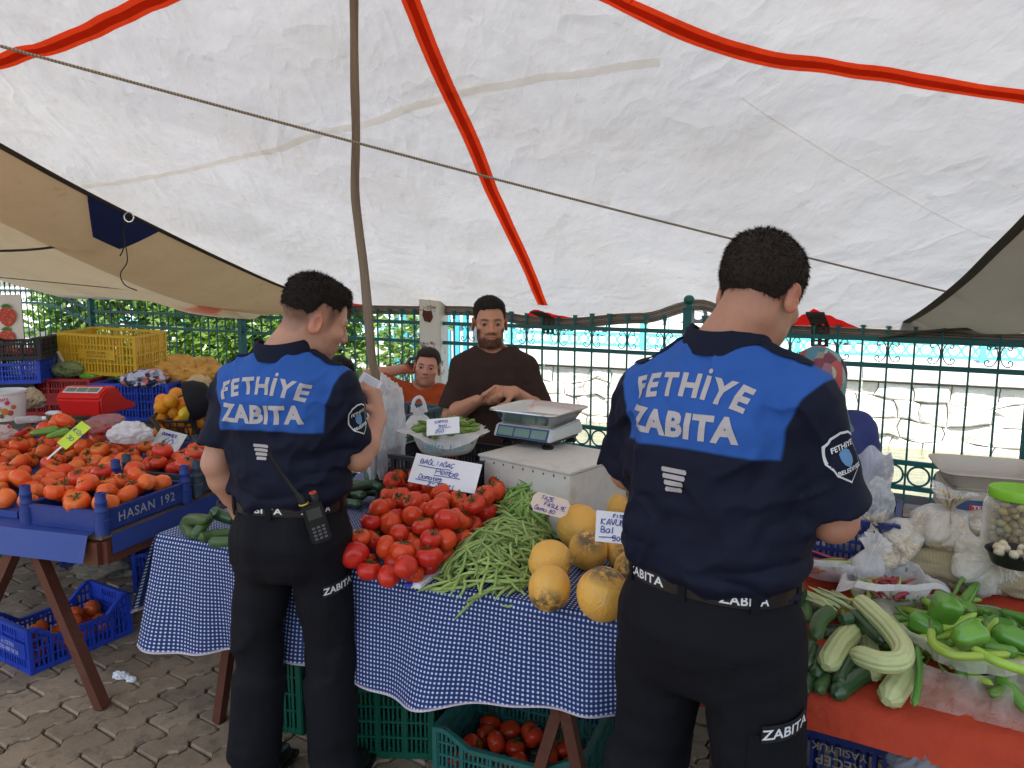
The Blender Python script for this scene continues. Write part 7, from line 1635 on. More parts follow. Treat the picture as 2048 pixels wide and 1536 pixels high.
def build_hair(p, hc, HR, thick, label=None, nape=-.055, sides=1.0, quiff=0.0, strands=2600, seed=1, mat=None, h=.0032, length=.012, hs=1.0, front=0.0, lift=0.0, burn=-.018):
    def th(q):
        hl = hairline(q, nape, burn) + front * np.clip((q[:, 1] - .04) / .04, 0, 1) + lift * np.clip((.062 - q[:, 1]) / .03, 0, 1); up = np.clip((q[:, 2] - hl) / (.055 if sides < 1 else .025), 0, 1)
        t = thick * (sides + (1 - sides) * np.clip((q[:, 2] - .03) / .06, 0, 1)) * up ** .7; t = t + quiff * np.exp(-(((q[:, 1] - .075) / .03) ** 2)) * np.clip((q[:, 2] - .06) / .03, 0, 1)
        return t, hl
    def f(P):
        q = to_head(P, hc, HR) / hs; t, hl = th(q); g = ell(q, (0, -.014, .036), (.0765, .098, .086)); g = smin(g, ell(q, (0, .026, -.03), (.064, .070, .088)), .03)
        g = g - t - .0012 - .0035 * (thick / .015) * fbm(q * 55, 2, seed) * np.clip(t / .01, 0, 1) - .004 * (thick / .015) * fbm(q * 18, 2, seed + 3) * np.clip(t / .01, 0, 1)
        return smax(g, (hl - q[:, 2]) * .8 + .005 * fbm(q * 60, 2, seed + 8), .004) * hs
    c_ = np.asarray(hc, np.float32); V, Q = sdf_mesh(f, c_ - .15 * hs, c_ + .15 * hs, h)
    o = p.add('hair', V, Q, mat or M_HAIR, smooth_it=1)
    # short strands standing off the surface
    me = o.data; r_ = np.random.default_rng(seed); nv = len(me.vertices); co = np.empty(nv * 3, np.float32); me.vertices.foreach_get('co', co); co = co.reshape(-1, 3); no = np.empty(nv * 3, np.float32); me.vertices.foreach_get('normal', no); no = no.reshape(-1, 3)
    k = r_.integers(0, nv, strands); P = co[k]; N_ = no[k]; q = to_head(P, hc, HR) / hs; outw = (N_ * np.sign(((P - c_) * N_).sum(1))[:, None]); flow = r_.normal(size=(strands, 3)) * .30 + np.array(HR @ A3(0, .25, -.75)); flow = flow - outw * (flow * outw).sum(1)[:, None]; d = outw * .45 + flow; d /= np.linalg.norm(d, axis=1)[:, None]
    keep = ((P - c_) * N_).sum(1) > 0; P, d, outw = P[keep], d[keep], outw[keep]; m = len(P); L = (length * (.5 + .7 * r_.random(m)))[:, None].astype(np.float32); s_ = np.cross(d, r_.normal(size=(m, 3))); s_ /= np.linalg.norm(s_, axis=1)[:, None]
    V2 = np.concatenate([P - s_ * .0009 - outw * .002, P + s_ * .0009 - outw * .002, P + d * L]); F2 = np.stack([np.arange(m), np.arange(m) + m, np.arange(m) + 2 * m], 1)
    st = make_mesh_np('strands', V2, F2, False, mat or M_HAIR); link_mesh('strands', st, None, o)['kind'] = 'stuff'
    return o
def eyes(p, hc, HR, hs=1.0):
    me_w = pmat('eye_white', (.34, .29, .26), .2, .02); me_i = pmat('iris_brown', (.03, .015, .008), .15, .1)
    for s in (-1, 1):
        c_ = Vector(np.asarray(hc) + HR @ (A3(s * .032, .0806, .0) * hs)); V = []
        e = MB(); e.lathe([(.0125 * hs * math.sin(math.pi * k / 10), -.0125 * hs * math.cos(math.pi * k / 10)) for k in range(11)], 14); eo = p.mb(e, 'eyeball', me_w, smooth=True, loc=c_)
        fw = Vector(HR @ A3(0, 1, 0)); ir = MB(); M = fw.to_track_quat('Z', 'Y').to_matrix().to_4x4(); ir.lathe([(.0072 * hs, .0104 * hs), (.004 * hs, .0124 * hs), (.0005, .0131 * hs)], 12); ir.V = [tuple(M @ Vector(v)) for v in ir.V]; ir.build('iris', me_i, eo, smooth=True)
def project_text(p, lay, bvh, name, mat, parent, lift=.0018, d=(0, 1, 0), org=-.6, maxlen=.012):
    """lay: list of (V, F, 2D transform); casts flat lettering onto a garment from behind (along d)"""
    dv = Vector(d); mb = MB()
    up = Vector((0, 0, 1)); right = dv.cross(up).normalized()
    for V, F, tf in lay:
        bm = bmesh.new(); vs_ = [bm.verts.new((*tf(v.x, v.y), 0)) for v in V]
        for f_ in F:
            try: bm.faces.new([vs_[i] for i in f_])
            except Exception: pass
        bmesh.ops.triangulate(bm, faces=bm.faces)
        for _ in range(3):
            le = [e for e in bm.edges if e.calc_length() > maxlen]
            if not le: break
            bmesh.ops.subdivide_edges(bm, edges=le, cuts=1); bmesh.ops.triangulate(bm, faces=bm.faces)
        bm.verts.ensure_lookup_table(); bm.verts.index_update(); out = []
        for v in bm.verts:
            o = right * v.co.x + up * v.co.y + dv * org if not callable(org) else org(v.co.x, v.co.y); h_ = bvh.ray_cast(o, dv)
            if h_[0] is None: nr = bvh.find_nearest(o); loc = nr[0] + nr[1] * .001
            else: loc = h_[0]
            out.append(loc - dv * lift)
        mb.add(out, [tuple(v.index for v in f_.verts) for f_ in bm.faces]); bm.free()
    return p.mb(mb, name, mat, parent)
def bvh_of(o):
    me = o.data; return BVHTree.FromPolygons([v.co[:] for v in me.vertices], [tuple(q.vertices) for q in me.polygons])
M_PRINT = pmat('reflective_grey_print', (.43, .39, .38), .6, .05, 30)
M_PRINTW = pmat('white_stitching', (.68, .68, .68), .7, .05, 30)

def officer(label, loc, yaw, k, j, shirt_tab, yoke_z, seam, hc, HR, skin, hair, trou, sleeve_r, txt_size, patch=True, lean=0, tx=0.0, seedn=1, chub=0.0):
    """k: body scale; j: joints in the body's own frame (facing +y)"""
    p = Person(label, loc, yaw); HM = np.array(HR, np.float32)
    prim = []
    for s, side in ((-1, 'l'), (1, 'r')):
        sh, el, wr = j['sh_' + side], j['el_' + side], j['wr_' + side]; q = Vector(sh).lerp(Vector(el), .55); fa = Vector(el).lerp(Vector(wr), .30)
        prim += [(sh, q, .056 + chub, .050 + chub * 1.2, .02), (q, el, .050 + chub * 1.2, .040 + chub * .8, .02), (el, fa, .041 + chub * .8, .044 + chub * .8, .02), (fa, wr, .044 + chub * .8, .027 + chub * .3, .02)] + j['hand_' + side]
    nb = j['neck']; nt_ = np.asarray(hc) + HM @ A3(0, -.035, -.06)
    def body(P):
        f = head_sdf(to_head(P, hc, HM)); f = smin(f, cone(P, nb, nt_, .062 + chub, .055 + chub * .8), .03); f = smin(f, cone(P, A3(*nb) + A3(0, .02, 0), np.asarray(hc) + HM @ A3(0, .02, -.085), .055, .045), .03)
        tb_ = [(z, a * .86, b * .86, cx, cy_) for z, a, b, cx, cy_ in shirt_tab]; t_ = smax(profile(P, tb_), np.maximum(shirt_tab[0][0] + .03 - P[:, 2], P[:, 2] - shirt_tab[-1][0]), .02); f = smin(f, t_, .03)
        return smin(f, cones(P, prim), .01)
    V, Q = sdf_mesh(body, (-.52, -.32, shirt_tab[0][0] - .12), (.52, .55, hc[2] + .16), .0042)
    m_skin = skin_mat('skin_' + label[:14].replace(' ', '_') + str(seedn), skin)
    p.add('body', V, Q, m_skin, {'tint': ('FLOAT_COLOR', face_tint(hc, HM, stub=.35, fade=hair.get('fade', 0)))})
    build_hair(p, hc, HM, **hair['kw'])
    # ---- shirt
    zt0, zt1 = shirt_tab[0][0], shirt_tab[-1][0]
    sl = []
    for side in 'lr':
        sh, el = Vector(j['sh_' + side]), Vector(j['el_' + side]); d = (el - sh).normalized(); sl.append((sh, sh + d * .30, d))
    def folds(P, P2):
        w_ = P2
        return w_
    def shirt(P):
        z = P[:, 2]; f = profile(P, shirt_tab)
        for s in (-1, 1): f = smin(f, cone(P, A3(s * .05, nb[1], zt1 - .035), A3(*(j['sh_l'] if s < 0 else j['sh_r'])) + A3(0, 0, .0), .040 + chub * .6, .056 + chub), .04)
        f = smax(f, z - (zt1 + .0), .01); f = smax(f, zt0 - z, .006)
        for sh, e_, d in sl:
            g = cone(P, sh, e_, sleeve_r * .92, sleeve_r * 1.10); cut = (P - A3(*sh)) @ A3(*d) - .215 * k; g = smax(g, cut, .006); f = smin(f, g, .045)
        # creases: horizontal gathers above the belt, diagonal pulls across the back
        low = np.clip((zt0 + .30 - z) / .28, 0, 1); n_ = fbm(P * A3(5, 5, 16) + seedn, 2, seedn); f = f - .015 * low * np.abs(n_) + .006 * low
        x = P[:, 0]; dg = fbm(np.stack([x * 9 + z * 7, P[:, 1] * 4, z * 9 - x * 8], 1), 2, seedn + 4); rg = 1 - np.abs(dg) * 1.6; f = f - .008 * dg - .0065 * np.clip(rg, 0, 1) ** 3
        dl = fbm(np.stack([x * 26 - z * 10, P[:, 1] * 8, z * 12 + x * 6], 1), 2, seedn + 7); f = f - .0065 * dl * np.clip((np.abs(x) - .05) / .1, 0, 1)
        return f
    V, Q = sdf_mesh(shirt, (-.46, -.30, zt0 - .03), (.46, .34, zt1 + .04), .0052)
    def zone(co):
        x, z = co[:, 0], co[:, 2]; sx = np.interp(z, [s_[0] for s_ in seam], [s_[1] for s_ in seam]); return np.minimum(sx - np.abs(x), z - yoke_z - .012 * np.cos(x * 9))
    sh_o = p.add('shirt', V, Q, M_UNI, {'zone': ('FLOAT', zone)})
    bv = bvh_of(sh_o)
    # ---- collar: a folded band round the neck
    cm = MB(); NC = 48
    def col_pt(i, t_):
        a = 2 * math.pi * i / NC; rx, ry = .070 + chub, .066 + chub; c_ = Vector(nb) + Vector((0, .008, zt1 - nb[2])); front = max(0, math.sin(a)); h_ = [(.002, .0), (.0, .030), (.006, .036), (.013, .028), (.024, -.014)][t_]; return c_ + Vector(((rx + h_[0]) * math.cos(a), (ry + h_[0]) * math.sin(a), h_[1] - .030 * front + .006 * math.cos(a * 2)))
    Vc = [col_pt(i, t_) for t_ in range(5) for i in range(NC)]; cm.add(Vc, [(t_ * NC + i, t_ * NC + (i + 1) % NC, (t_ + 1) * NC + (i + 1) % NC, (t_ + 1) * NC + i) for t_ in range(4) for i in range(NC)])
    p.mb(cm, 'collar', M_NAVYC, sh_o, smooth=True)
    # ---- epaulettes
    for s, side in ((-1, 'l'), (1, 'r')):
        a_ = Vector((s * .085, -.004, 0)); b_ = Vector((s * (abs(j['sh_' + side][0]) + .022), -.0, 0)); ep = MB(); Vv = []
        for i in range(13):
            t_ = i / 12; c_ = a_.lerp(b_, t_); hw = (.026 if t_ < .9 else .018) * (1 + .1 * t_)
            for q in (-1, -.4, .4, 1): o = Vector((c_.x, c_.y + hw * q, 1.9)); h_ = bv.ray_cast(o, Vector((0, 0, -1))); z_ = h_[0].z if h_[0] else zt1; Vv.append(Vector((c_.x, c_.y + hw * q, z_ + .007 - .003 * abs(q))))
        ep.add(Vv, [(i * 4 + q, i * 4 + q + 1, (i + 1) * 4 + q + 1, (i + 1) * 4 + q) for i in range(12) for q in range(3)]); eo = p.mb(ep, 'epaulette', M_NAVYC, sh_o, smooth=True)
        c_ = Vv[6]; MB().lathe([(.007, 0), (.006, .003), (.001, .004)], 12).build('button', pmat('dark_button', (.03, .03, .035), .3), eo, smooth=True, loc=c_ + Vector((0, .012, .002)))
    # ---- lettering on the back
    ts_ = txt_size; zc = yoke_z + ts_ * 1.30
    lay = []; word = 'FETHIYE'; adv = 1.06; Rr = ts_ * 8.5
    widths = {'F': .78, 'E': .84, 'T': .84, 'H': .96, 'I': .42, 'Y': .92}; tot = sum(widths[c_] for c_ in word); pos = -tot / 2
    for c_ in word:
        V_, F_ = letters(c_, ts_ * 1.28, ts_ * .052); wdt = widths[c_]; u0 = (pos + wdt / 2) * ts_ * adv; pos += wdt; an = u0 / Rr
        def tf(x, y, an=an): r_ = Rr + y; return tx + r_ * math.sin(an) + x * math.cos(an), zc + ts_ * 1.50 - Rr + r_ * math.cos(an) - x * math.sin(an) + .0
        lay.append((V_, F_, tf))
        if c_ == 'I': Vd, Fd = letters('.', ts_ * 1.5, ts_ * .012); lay.append((Vd, Fd, lambda x, y, an=an: (tx + (Rr + y + ts_ * .68) * math.sin(an) + x * math.cos(an), zc + ts_ * 1.50 - Rr + (Rr + y + ts_ * .68) * math.cos(an) - x * math.sin(an))))
    V_, F_ = letters('ZABITA', ts_ * 1.38, ts_ * .066, 1.10); lay.append((V_, F_, lambda x, y: (tx + x, zc - ts_ * .12 + y)))
    project_text(p, lay, bv, 'lettering', M_PRINT, sh_o)
    bl = MB(); lay = []
    for i, wd in enumerate((.052, .046, .038, .030)):
        hw, hh = wd / 2 * k, .0047 * k; pl = [Vector((-hw, -hh, 0)), Vector((hw, -hh, 0)), Vector((hw + .002, 0, 0)), Vector((hw, hh, 0)), Vector((-hw, hh, 0)), Vector((-hw - .002, 0, 0))]; lay.append((pl, [tuple(range(6))], lambda x, y, i=i: (tx + .0 + x, yoke_z - .035 * k - i * .0128 * k + y)))
    project_text(p, lay, bv, 'bar_emblem', M_PRINT, sh_o)
    # ---- sleeve badge (shield) on the right sleeve
    sh, el = Vector(j['sh_r']), Vector(j['el_r']); d = (el - sh).normalized(); side = Vector((.90, -.43, 0)); side = (side - d * side.dot(d)).normalized(); tang = side.cross(d).normalized(); ctr = sh + d * .105 * k
    def org(x, y): return ctr + tang * x - d * y + side * .3
    shield = [(-.030, .030), (-.018, .040), (0, .044), (.018, .040), (.030, .030), (.032, .0), (.024, -.022), (.0, -.042), (-.024, -.022), (-.032, .0)]
    def poly(sc): return [Vector((x * sc, y * sc, 0)) for x, y in shield]
    pt_ = lambda lay, nm, mt_, lf, par: project_text(p, lay, bv, nm, mt_, par, lift=lf, d=-side, org=org, maxlen=.01)
    ident = lambda x, y: (x, y)
    bo = pt_([(poly(1.18 * k), [tuple(range(10))], ident)], 'sleeve_badge', M_PRINTW, .002, sh_o); pt_([(poly(1.08 * k), [tuple(range(10))], ident)], 'badge_field', M_NAVYC, .0032, bo)
    pt_([(poly(.42 * k), [tuple(range(10))], ident)], 'badge_emblem', pmat('badge_blue', (.10, .22, .38), .6), .0042, bo)
    L1 = letters('FETHIYE', .0150 * k, .0004); L2 = letters('BELEDIYESI', .0115 * k, .0003)
    pt_([(L1[0], L1[1], lambda x, y: (x, y + .024 * k)), (L2[0], L2[1], lambda x, y: (x, y - .021 * k))], 'badge_lettering', M_PRINTW, .0050, bo)
    # ---- trousers
    bz = zt0 + .02; T = trou
    def pants(P):
        z = P[:, 2]; f = smax(profile(P, T['hip']), np.maximum(z - bz, T['hip'][0][0] - z), .03)
        for side in 'lr':
            h_, kn, an = T['hip_' + side], T['kn_' + side], T['an_' + side]; g = smin(cone(P, h_, kn, T['r'][0], T['r'][1]), cone(P, kn, an, T['r'][1], T['r'][2]), .03); g = smax(g, .035 - z, .006); f = smin(f, g, .030)
        n_ = fbm(P * A3(4, 4, 11) + seedn * 3, 2, seedn + 11); kz = np.exp(-((z - T['kn_l'][2]) / .14) ** 2) + 1.3 * np.clip((.32 - z) / .25, 0, 1) + .5 * np.exp(-((z - .80) / .10) ** 2); f = f - .020 * n_ * kz - .008 * np.clip(1 - np.abs(n_) * 2.2, 0, 1) ** 2 * kz - .006 * fbm(np.stack([P[:, 0] * 14, P[:, 1] * 9, z * 3], 1), 2, seedn + 2)
        return f
    V, Q = sdf_mesh(pants, (-.42, -.34, .0), (.42, .34, bz + .03), .0068); tr_o = p.add('trousers', V, Q, M_TROU, smooth_it=2); bt_v = bvh_of(tr_o)
    # belt
    hp_ = T['hip']; zb = bz - .012; row = [np.interp(zb, [r_[0] for r_ in hp_], [r_[i] for r_ in hp_]) for i in range(1, 5)]
    def belt_pt(a, z, off): c_, s_ = math.cos(a), math.sin(a); e = 2 / 2.4; return Vector((row[2] + (row[0] + off) * math.copysign(abs(c_) ** e, c_), row[3] + (row[1] + off) * math.copysign(abs(s_) ** e, s_), z))
    bm_ = MB(); NB_ = 72; prof_ = [(.006, -.019), (.0095, -.017), (.0095, .017), (.006, .019)]
    bm_.add([belt_pt(2 * math.pi * i / NB_, zb + z, o) for o, z in prof_ for i in range(NB_)], [(t_ * NB_ + i, t_ * NB_ + (i + 1) % NB_, (t_ + 1) * NB_ + (i + 1) % NB_, (t_ + 1) * NB_ + i) for t_ in range(3) for i in range(NB_)])
    be = p.mb(bm_, 'belt', pmat('black_leather', (.014, .012, .011), .38, .2, 30, .2, 120), None, smooth=True)
    for a in (-90, -45, -135, 0, 180): 
        q0 = belt_pt(R(a), zb, .011); p.mb(MB().box((0, 0, 0), (.018, .004, .056), Matrix.Rotation(R(a) + R(90), 3, 'Z')), 'belt_loop', M_TROU, tr_o, loc=q0)
    for ac in j['belt_text']:
        V_, F_ = letters('ZABITA', .026 * k, .0006, 1.08); rr = (row[0] + row[1]) / 2; mb = MB().add([belt_pt(R(ac) + v.x / rr, zb + v.y, .0105) for v in V_], F_); p.mb(mb, 'belt_lettering', M_PRINTW, be)
    # cargo pocket and its tag on the right thigh
    tgz = j['tag_z']; dirp = Vector((-.75, .66, 0)); rgt = dirp.cross(Vector((0, 0, 1)))
    cen = Vector((T['hip_r'][0] + .04, T['hip_r'][1], tgz))
    def org2(x, y): return cen - dirp * .3 + rgt * x + Vector((0, 0, y))
    rect = lambda w_, h_: [Vector((-w_, -h_, 0)), Vector((w_, -h_, 0)), Vector((w_, h_, 0)), Vector((-w_, h_, 0))]
    pk = project_text(p, [(rect(.075, .085), [(0, 1, 2, 3)], lambda x, y: (x, y - .10))], bt_v, 'cargo_pocket', M_TROU, tr_o, .006, dirp, org2, .02)
    tgo = project_text(p, [(rect(.052 * k, .019 * k), [(0, 1, 2, 3)], lambda x, y: (x, y + .18 * x))], bt_v, 'pocket_tag', pmat('tag_black', (.012, .012, .014), .7), tr_o, .009, dirp, org2, .012)
    V_, F_ = letters('ZABITA', .030 * k, .0006, 1.0); project_text(p, [(V_, F_, lambda x, y: (x, y + .18 * x))], bt_v, 'tag_lettering', M_PRINTW, tgo, .0102, dirp, org2, .01)
    # back pocket seam
    s_ = project_text(p, [(rect(.055, .0022), [(0, 1, 2, 3)], lambda x, y: (x + .095, y + zt0 - .13)), (rect(.055, .0022), [(0, 1, 2, 3)], lambda x, y: (x - .095, y + zt0 - .13))], bt_v, 'back_pocket_seam', pmat('seam_black', (.004, .004, .005), .9), tr_o, .0015)
    # shoes
    for side in 'lr':
        an = Vector(T['an_' + side]); q = MB(); path = [(an.x, an.y - .055, .035), (an.x, an.y - .04, .045), (an.x, an.y + .02, .05), (an.x, an.y + .10, .042), (an.x, an.y + .17, .034), (an.x, an.y + .205, .028)]
        q.tube(path, [.024, .044, .048, .046, .044, .022], 14, flat=.85); q.box((an.x, an.y + .075, .010), (.088, .285, .020)); p.mb(q, 'shoe', pmat('black_shoe', (.012, .011, .011), .35, .2, 20), None, smooth=True)
    return p, sh_o, bv, be

M_UNI = fabric_mat('uniform_polo', (.0075, .009, .022), (.027, .096, .345), rough=.7, bump=.15)
M_NAVYC = fabric_mat('navy_collar_cloth', (.010, .012, .026), rough=.85)
M_TROU = fabric_mat('black_work_trousers', (.0072, .0072, .0095), rough=.8, bump=.35)

# ---------------- officer on the left: card in his right hand, left hand in the pocket
HRa = Matrix.Rotation(R(-46), 3, 'Z') @ Matrix.Rotation(R(-22), 3, 'X') @ Matrix.Rotation(R(6), 3, 'Y')
ja = dict(sh_l=(-.162, -.005, 1.352), el_l=(-.218, -.045, 1.105), wr_l=(-.195, .035, .925), sh_r=(.166, -.005, 1.345), el_r=(.205, .05, 1.122), wr_r=(.205, .225, 1.215), neck=(.0, -.012, 1.435), belt_text=(-98, -42), tag_z=.745)
ja['hand_l'] = hand_prims((-.195, .035, .925), (.12, .25, -1), (1, 0, 0), (0, 1, 0))
ja['hand_r'] = hand_prims((.205, .225, 1.215), (-.25, .15, 1), (-.8, .1, .0), (-.3, -.9, .1), curls=[(.9, 1.0, .6), (.8, 1.1, .6), (.8, 1.2, .6), (.8, 1.2, .6)], tcurl=.3)
tab_a = [(.985, .166, .118, 0, 0), (1.02, .180, .134, 0, -.004), (1.07, .178, .134, 0, -.006), (1.16, .174, .126, 0, -.008), (1.25, .180, .126, 0, -.012), (1.32, .178, .122, 0, -.014), (1.37, .150, .106, 0, -.014), (1.41, .110, .086, 0, -.013), (1.445, .078, .070, 0, -.012)]
hip_a = [(.74, .10, .10, 0, 0), (.80, .165, .125, 0, 0), (.88, .176, .132, 0, -.008), (.95, .168, .122, 0, -.004), (1.02, .161, .112, 0, 0)]
tr_a = dict(hip=hip_a, hip_l=(-.090, -.005, .86), kn_l=(-.125, .0, .48), an_l=(-.155, -.03, .09), hip_r=(.090, -.005, .86), kn_r=(.105, .02, .48), an_r=(.125, .0, .09), r=(.098, .080, .078))
offA, shA, bvA, beA = officer('police officer on the left reading a small card with one hand in his pocket', (-.685, 2.215, 0), R(12), .96, ja, tab_a, 1.222, [(1.0, .17), (1.22, .160), (1.30, .168), (1.36, .188), (1.41, .215), (1.44, .30)], (.075, .060, 1.545), HRa, (.50, .255, .165), dict(fade=.75, kw=dict(thick=.012, sides=.05, quiff=.012, strands=9000, seed=3, length=.012, nape=-.022, lift=.030, burn=.012)), tr_a, .066, .050, seedn=1, tx=-.010)
# white card in his hand, bracelet, radio
M_ = Matrix.Translation((.165, .25, 1.325)) @ Matrix.Rotation(R(20), 4, 'Z') @ Matrix.Rotation(R(75), 4, 'X') @ Matrix.Rotation(R(-32), 4, 'Z')
cd = empty('identity_card'); cd.matrix_basis = offA.W @ M_; tag(cd, 'small white printed card held up by the left officer', 'card')
MB().box((0, 0, 0), (.072, .048, .0012)).build('card_sheet', M_PAPER, cd); q = MB()
for i in range(6): q.box((.002, .017 - i * .0055, .0012), (.054 - .006 * (i % 2), .0012, .0004))
q.build('printed_lines', pmat('grey_print', (.25, .25, .28), .8), cd); MB().box((-.018, -.017, .0013), (.018, .007, .0004)).build('green_mark', pmat('green_print', (.03, .35, .15), .7), cd)
q = MB(); q.tube([(-.222 + .035 * math.cos(t_ * .5), .02 + .034 * math.sin(t_ * .5), .965 + .006 * math.sin(t_ * .5)) for t_ in range(14)], .006, 7); offA.mb(q, 'bracelet', pmat('black_cord', (.02, .02, .025), .8), None, smooth=True)
rd = empty('handheld_radio'); rd.matrix_basis = offA.W @ Matrix.Translation((.155, -.135, .975)) @ Matrix.Rotation(R(35), 4, 'Z') @ Matrix.Rotation(R(-14), 4, 'Y'); tag(rd, 'black handheld radio with antenna clipped on the left officer belt', 'radio')
MB().box((0, 0, 0), (.058, .034, .125)).build('case', M_BLACK, rd, bevel=.006); MB().box((0, -.0175, .03), (.040, .003, .032)).build('screen', pmat('radio_screen', (.05, .055, .05), .2), rd); q = MB()
for i in range(4):
    for c_ in range(3): q.box((-.014 + c_ * .014, -.018, -.012 - i * .011), (.009, .004, .006))
q.build('keypad', pmat('radio_keys', (.10, .10, .11), .5), rd); q = MB(); q.tube([(-.018, 0, .06), (-.022, 0, .085), (-.028, 0, .10), (-.05, .0, .17), (-.065, 0, .235)], [.011, .011, .006, .004, .003], 10); q.build('antenna', M_BLACK, rd, smooth=True)
q = MB(); q.lathe([(.012, .062), (.012, .082), (.010, .084)], 14, (.014, 0, 0)); kb = q.build('knob', M_BLACK, rd, smooth=True); q = MB(); q.tube([(.014 + .009 * math.cos(t_ * .524), .009 * math.sin(t_ * .524), .085) for t_ in range(13)], .0022, 6); q.build('orange_ring', pmat('orange_ring', (.7, .08, .01), .5), kb); q = MB(); q.tube([(-.018 + .0125 * math.cos(t_ * .524), .0125 * math.sin(t_ * .524), .062) for t_ in range(13)], .0025, 6); q.build('yellow_ring', pmat('yellow_ring', (.5, .38, .05), .5), rd)

# ---------------- officer on the right, seen from behind, arms bent in front
HRb = Matrix.Rotation(R(-2), 3, 'Z') @ Matrix.Rotation(R(-22), 3, 'X') @ Matrix.Rotation(R(5), 3, 'Y')
jb_ = dict(sh_l=(-.182, .010, 1.400), el_l=(-.255, .06, 1.185), wr_l=(-.12, .27, 1.19), sh_r=(.178, .0, 1.408), el_r=(.240, .05, 1.165), wr_r=(.10, .28, 1.20), neck=(.01, .004, 1.515), belt_text=(-118, -52), tag_z=.74)
jb_['hand_l'] = hand_prims((-.12, .27, 1.19), (1, .3, .1), (0, -.3, 1), (0, 1, .3)); jb_['hand_r'] = hand_prims((.10, .28, 1.20), (-1, .3, .1), (0, -.3, 1), (0, 1, .3))
tab_b = [(1.005, .182, .138, 0, .005), (1.04, .198, .158, 0, 0), (1.10, .199, .160, 0, -.004), (1.20, .196, .150, 0, -.006), (1.30, .198, .144, 0, -.01), (1.37, .190, .134, 0, -.012), (1.43, .158, .115, .003, -.008), (1.48, .116, .092, .006, .002), (1.522, .084, .074, .01, .006)]
hip_b = [(.74, .11, .12, 0, 0), (.82, .180, .145, 0, 0), (.90, .193, .153, 0, -.006), (.98, .186, .142, 0, 0), (1.05, .178, .132, 0, .004)]
tr_b = dict(hip=hip_b, hip_l=(-.098, -.005, .88), kn_l=(-.145, .0, .50), an_l=(-.19, -.02, .09), hip_r=(.098, -.005, .88), kn_r=(.115, .01, .50), an_r=(.13, .0, .09), r=(.115, .098, .090))
offB, shB, bvB, beB = officer('heavier police officer on the right seen from behind with bent arms', (.452, 1.60, 0), R(40), 1.06, jb_, tab_b, 1.305, [(1.0, .175), (1.28, .168), (1.37, .178), (1.43, .205), (1.47, .24), (1.52, .34)], (.060, .060, 1.630), HRb, (.45, .215, .135), dict(fade=.25, kw=dict(thick=.010, sides=.6, strands=12000, seed=5, nape=-.094, length=.011)), tr_b, .073, .049, seedn=2, chub=.006, tx=-.020)

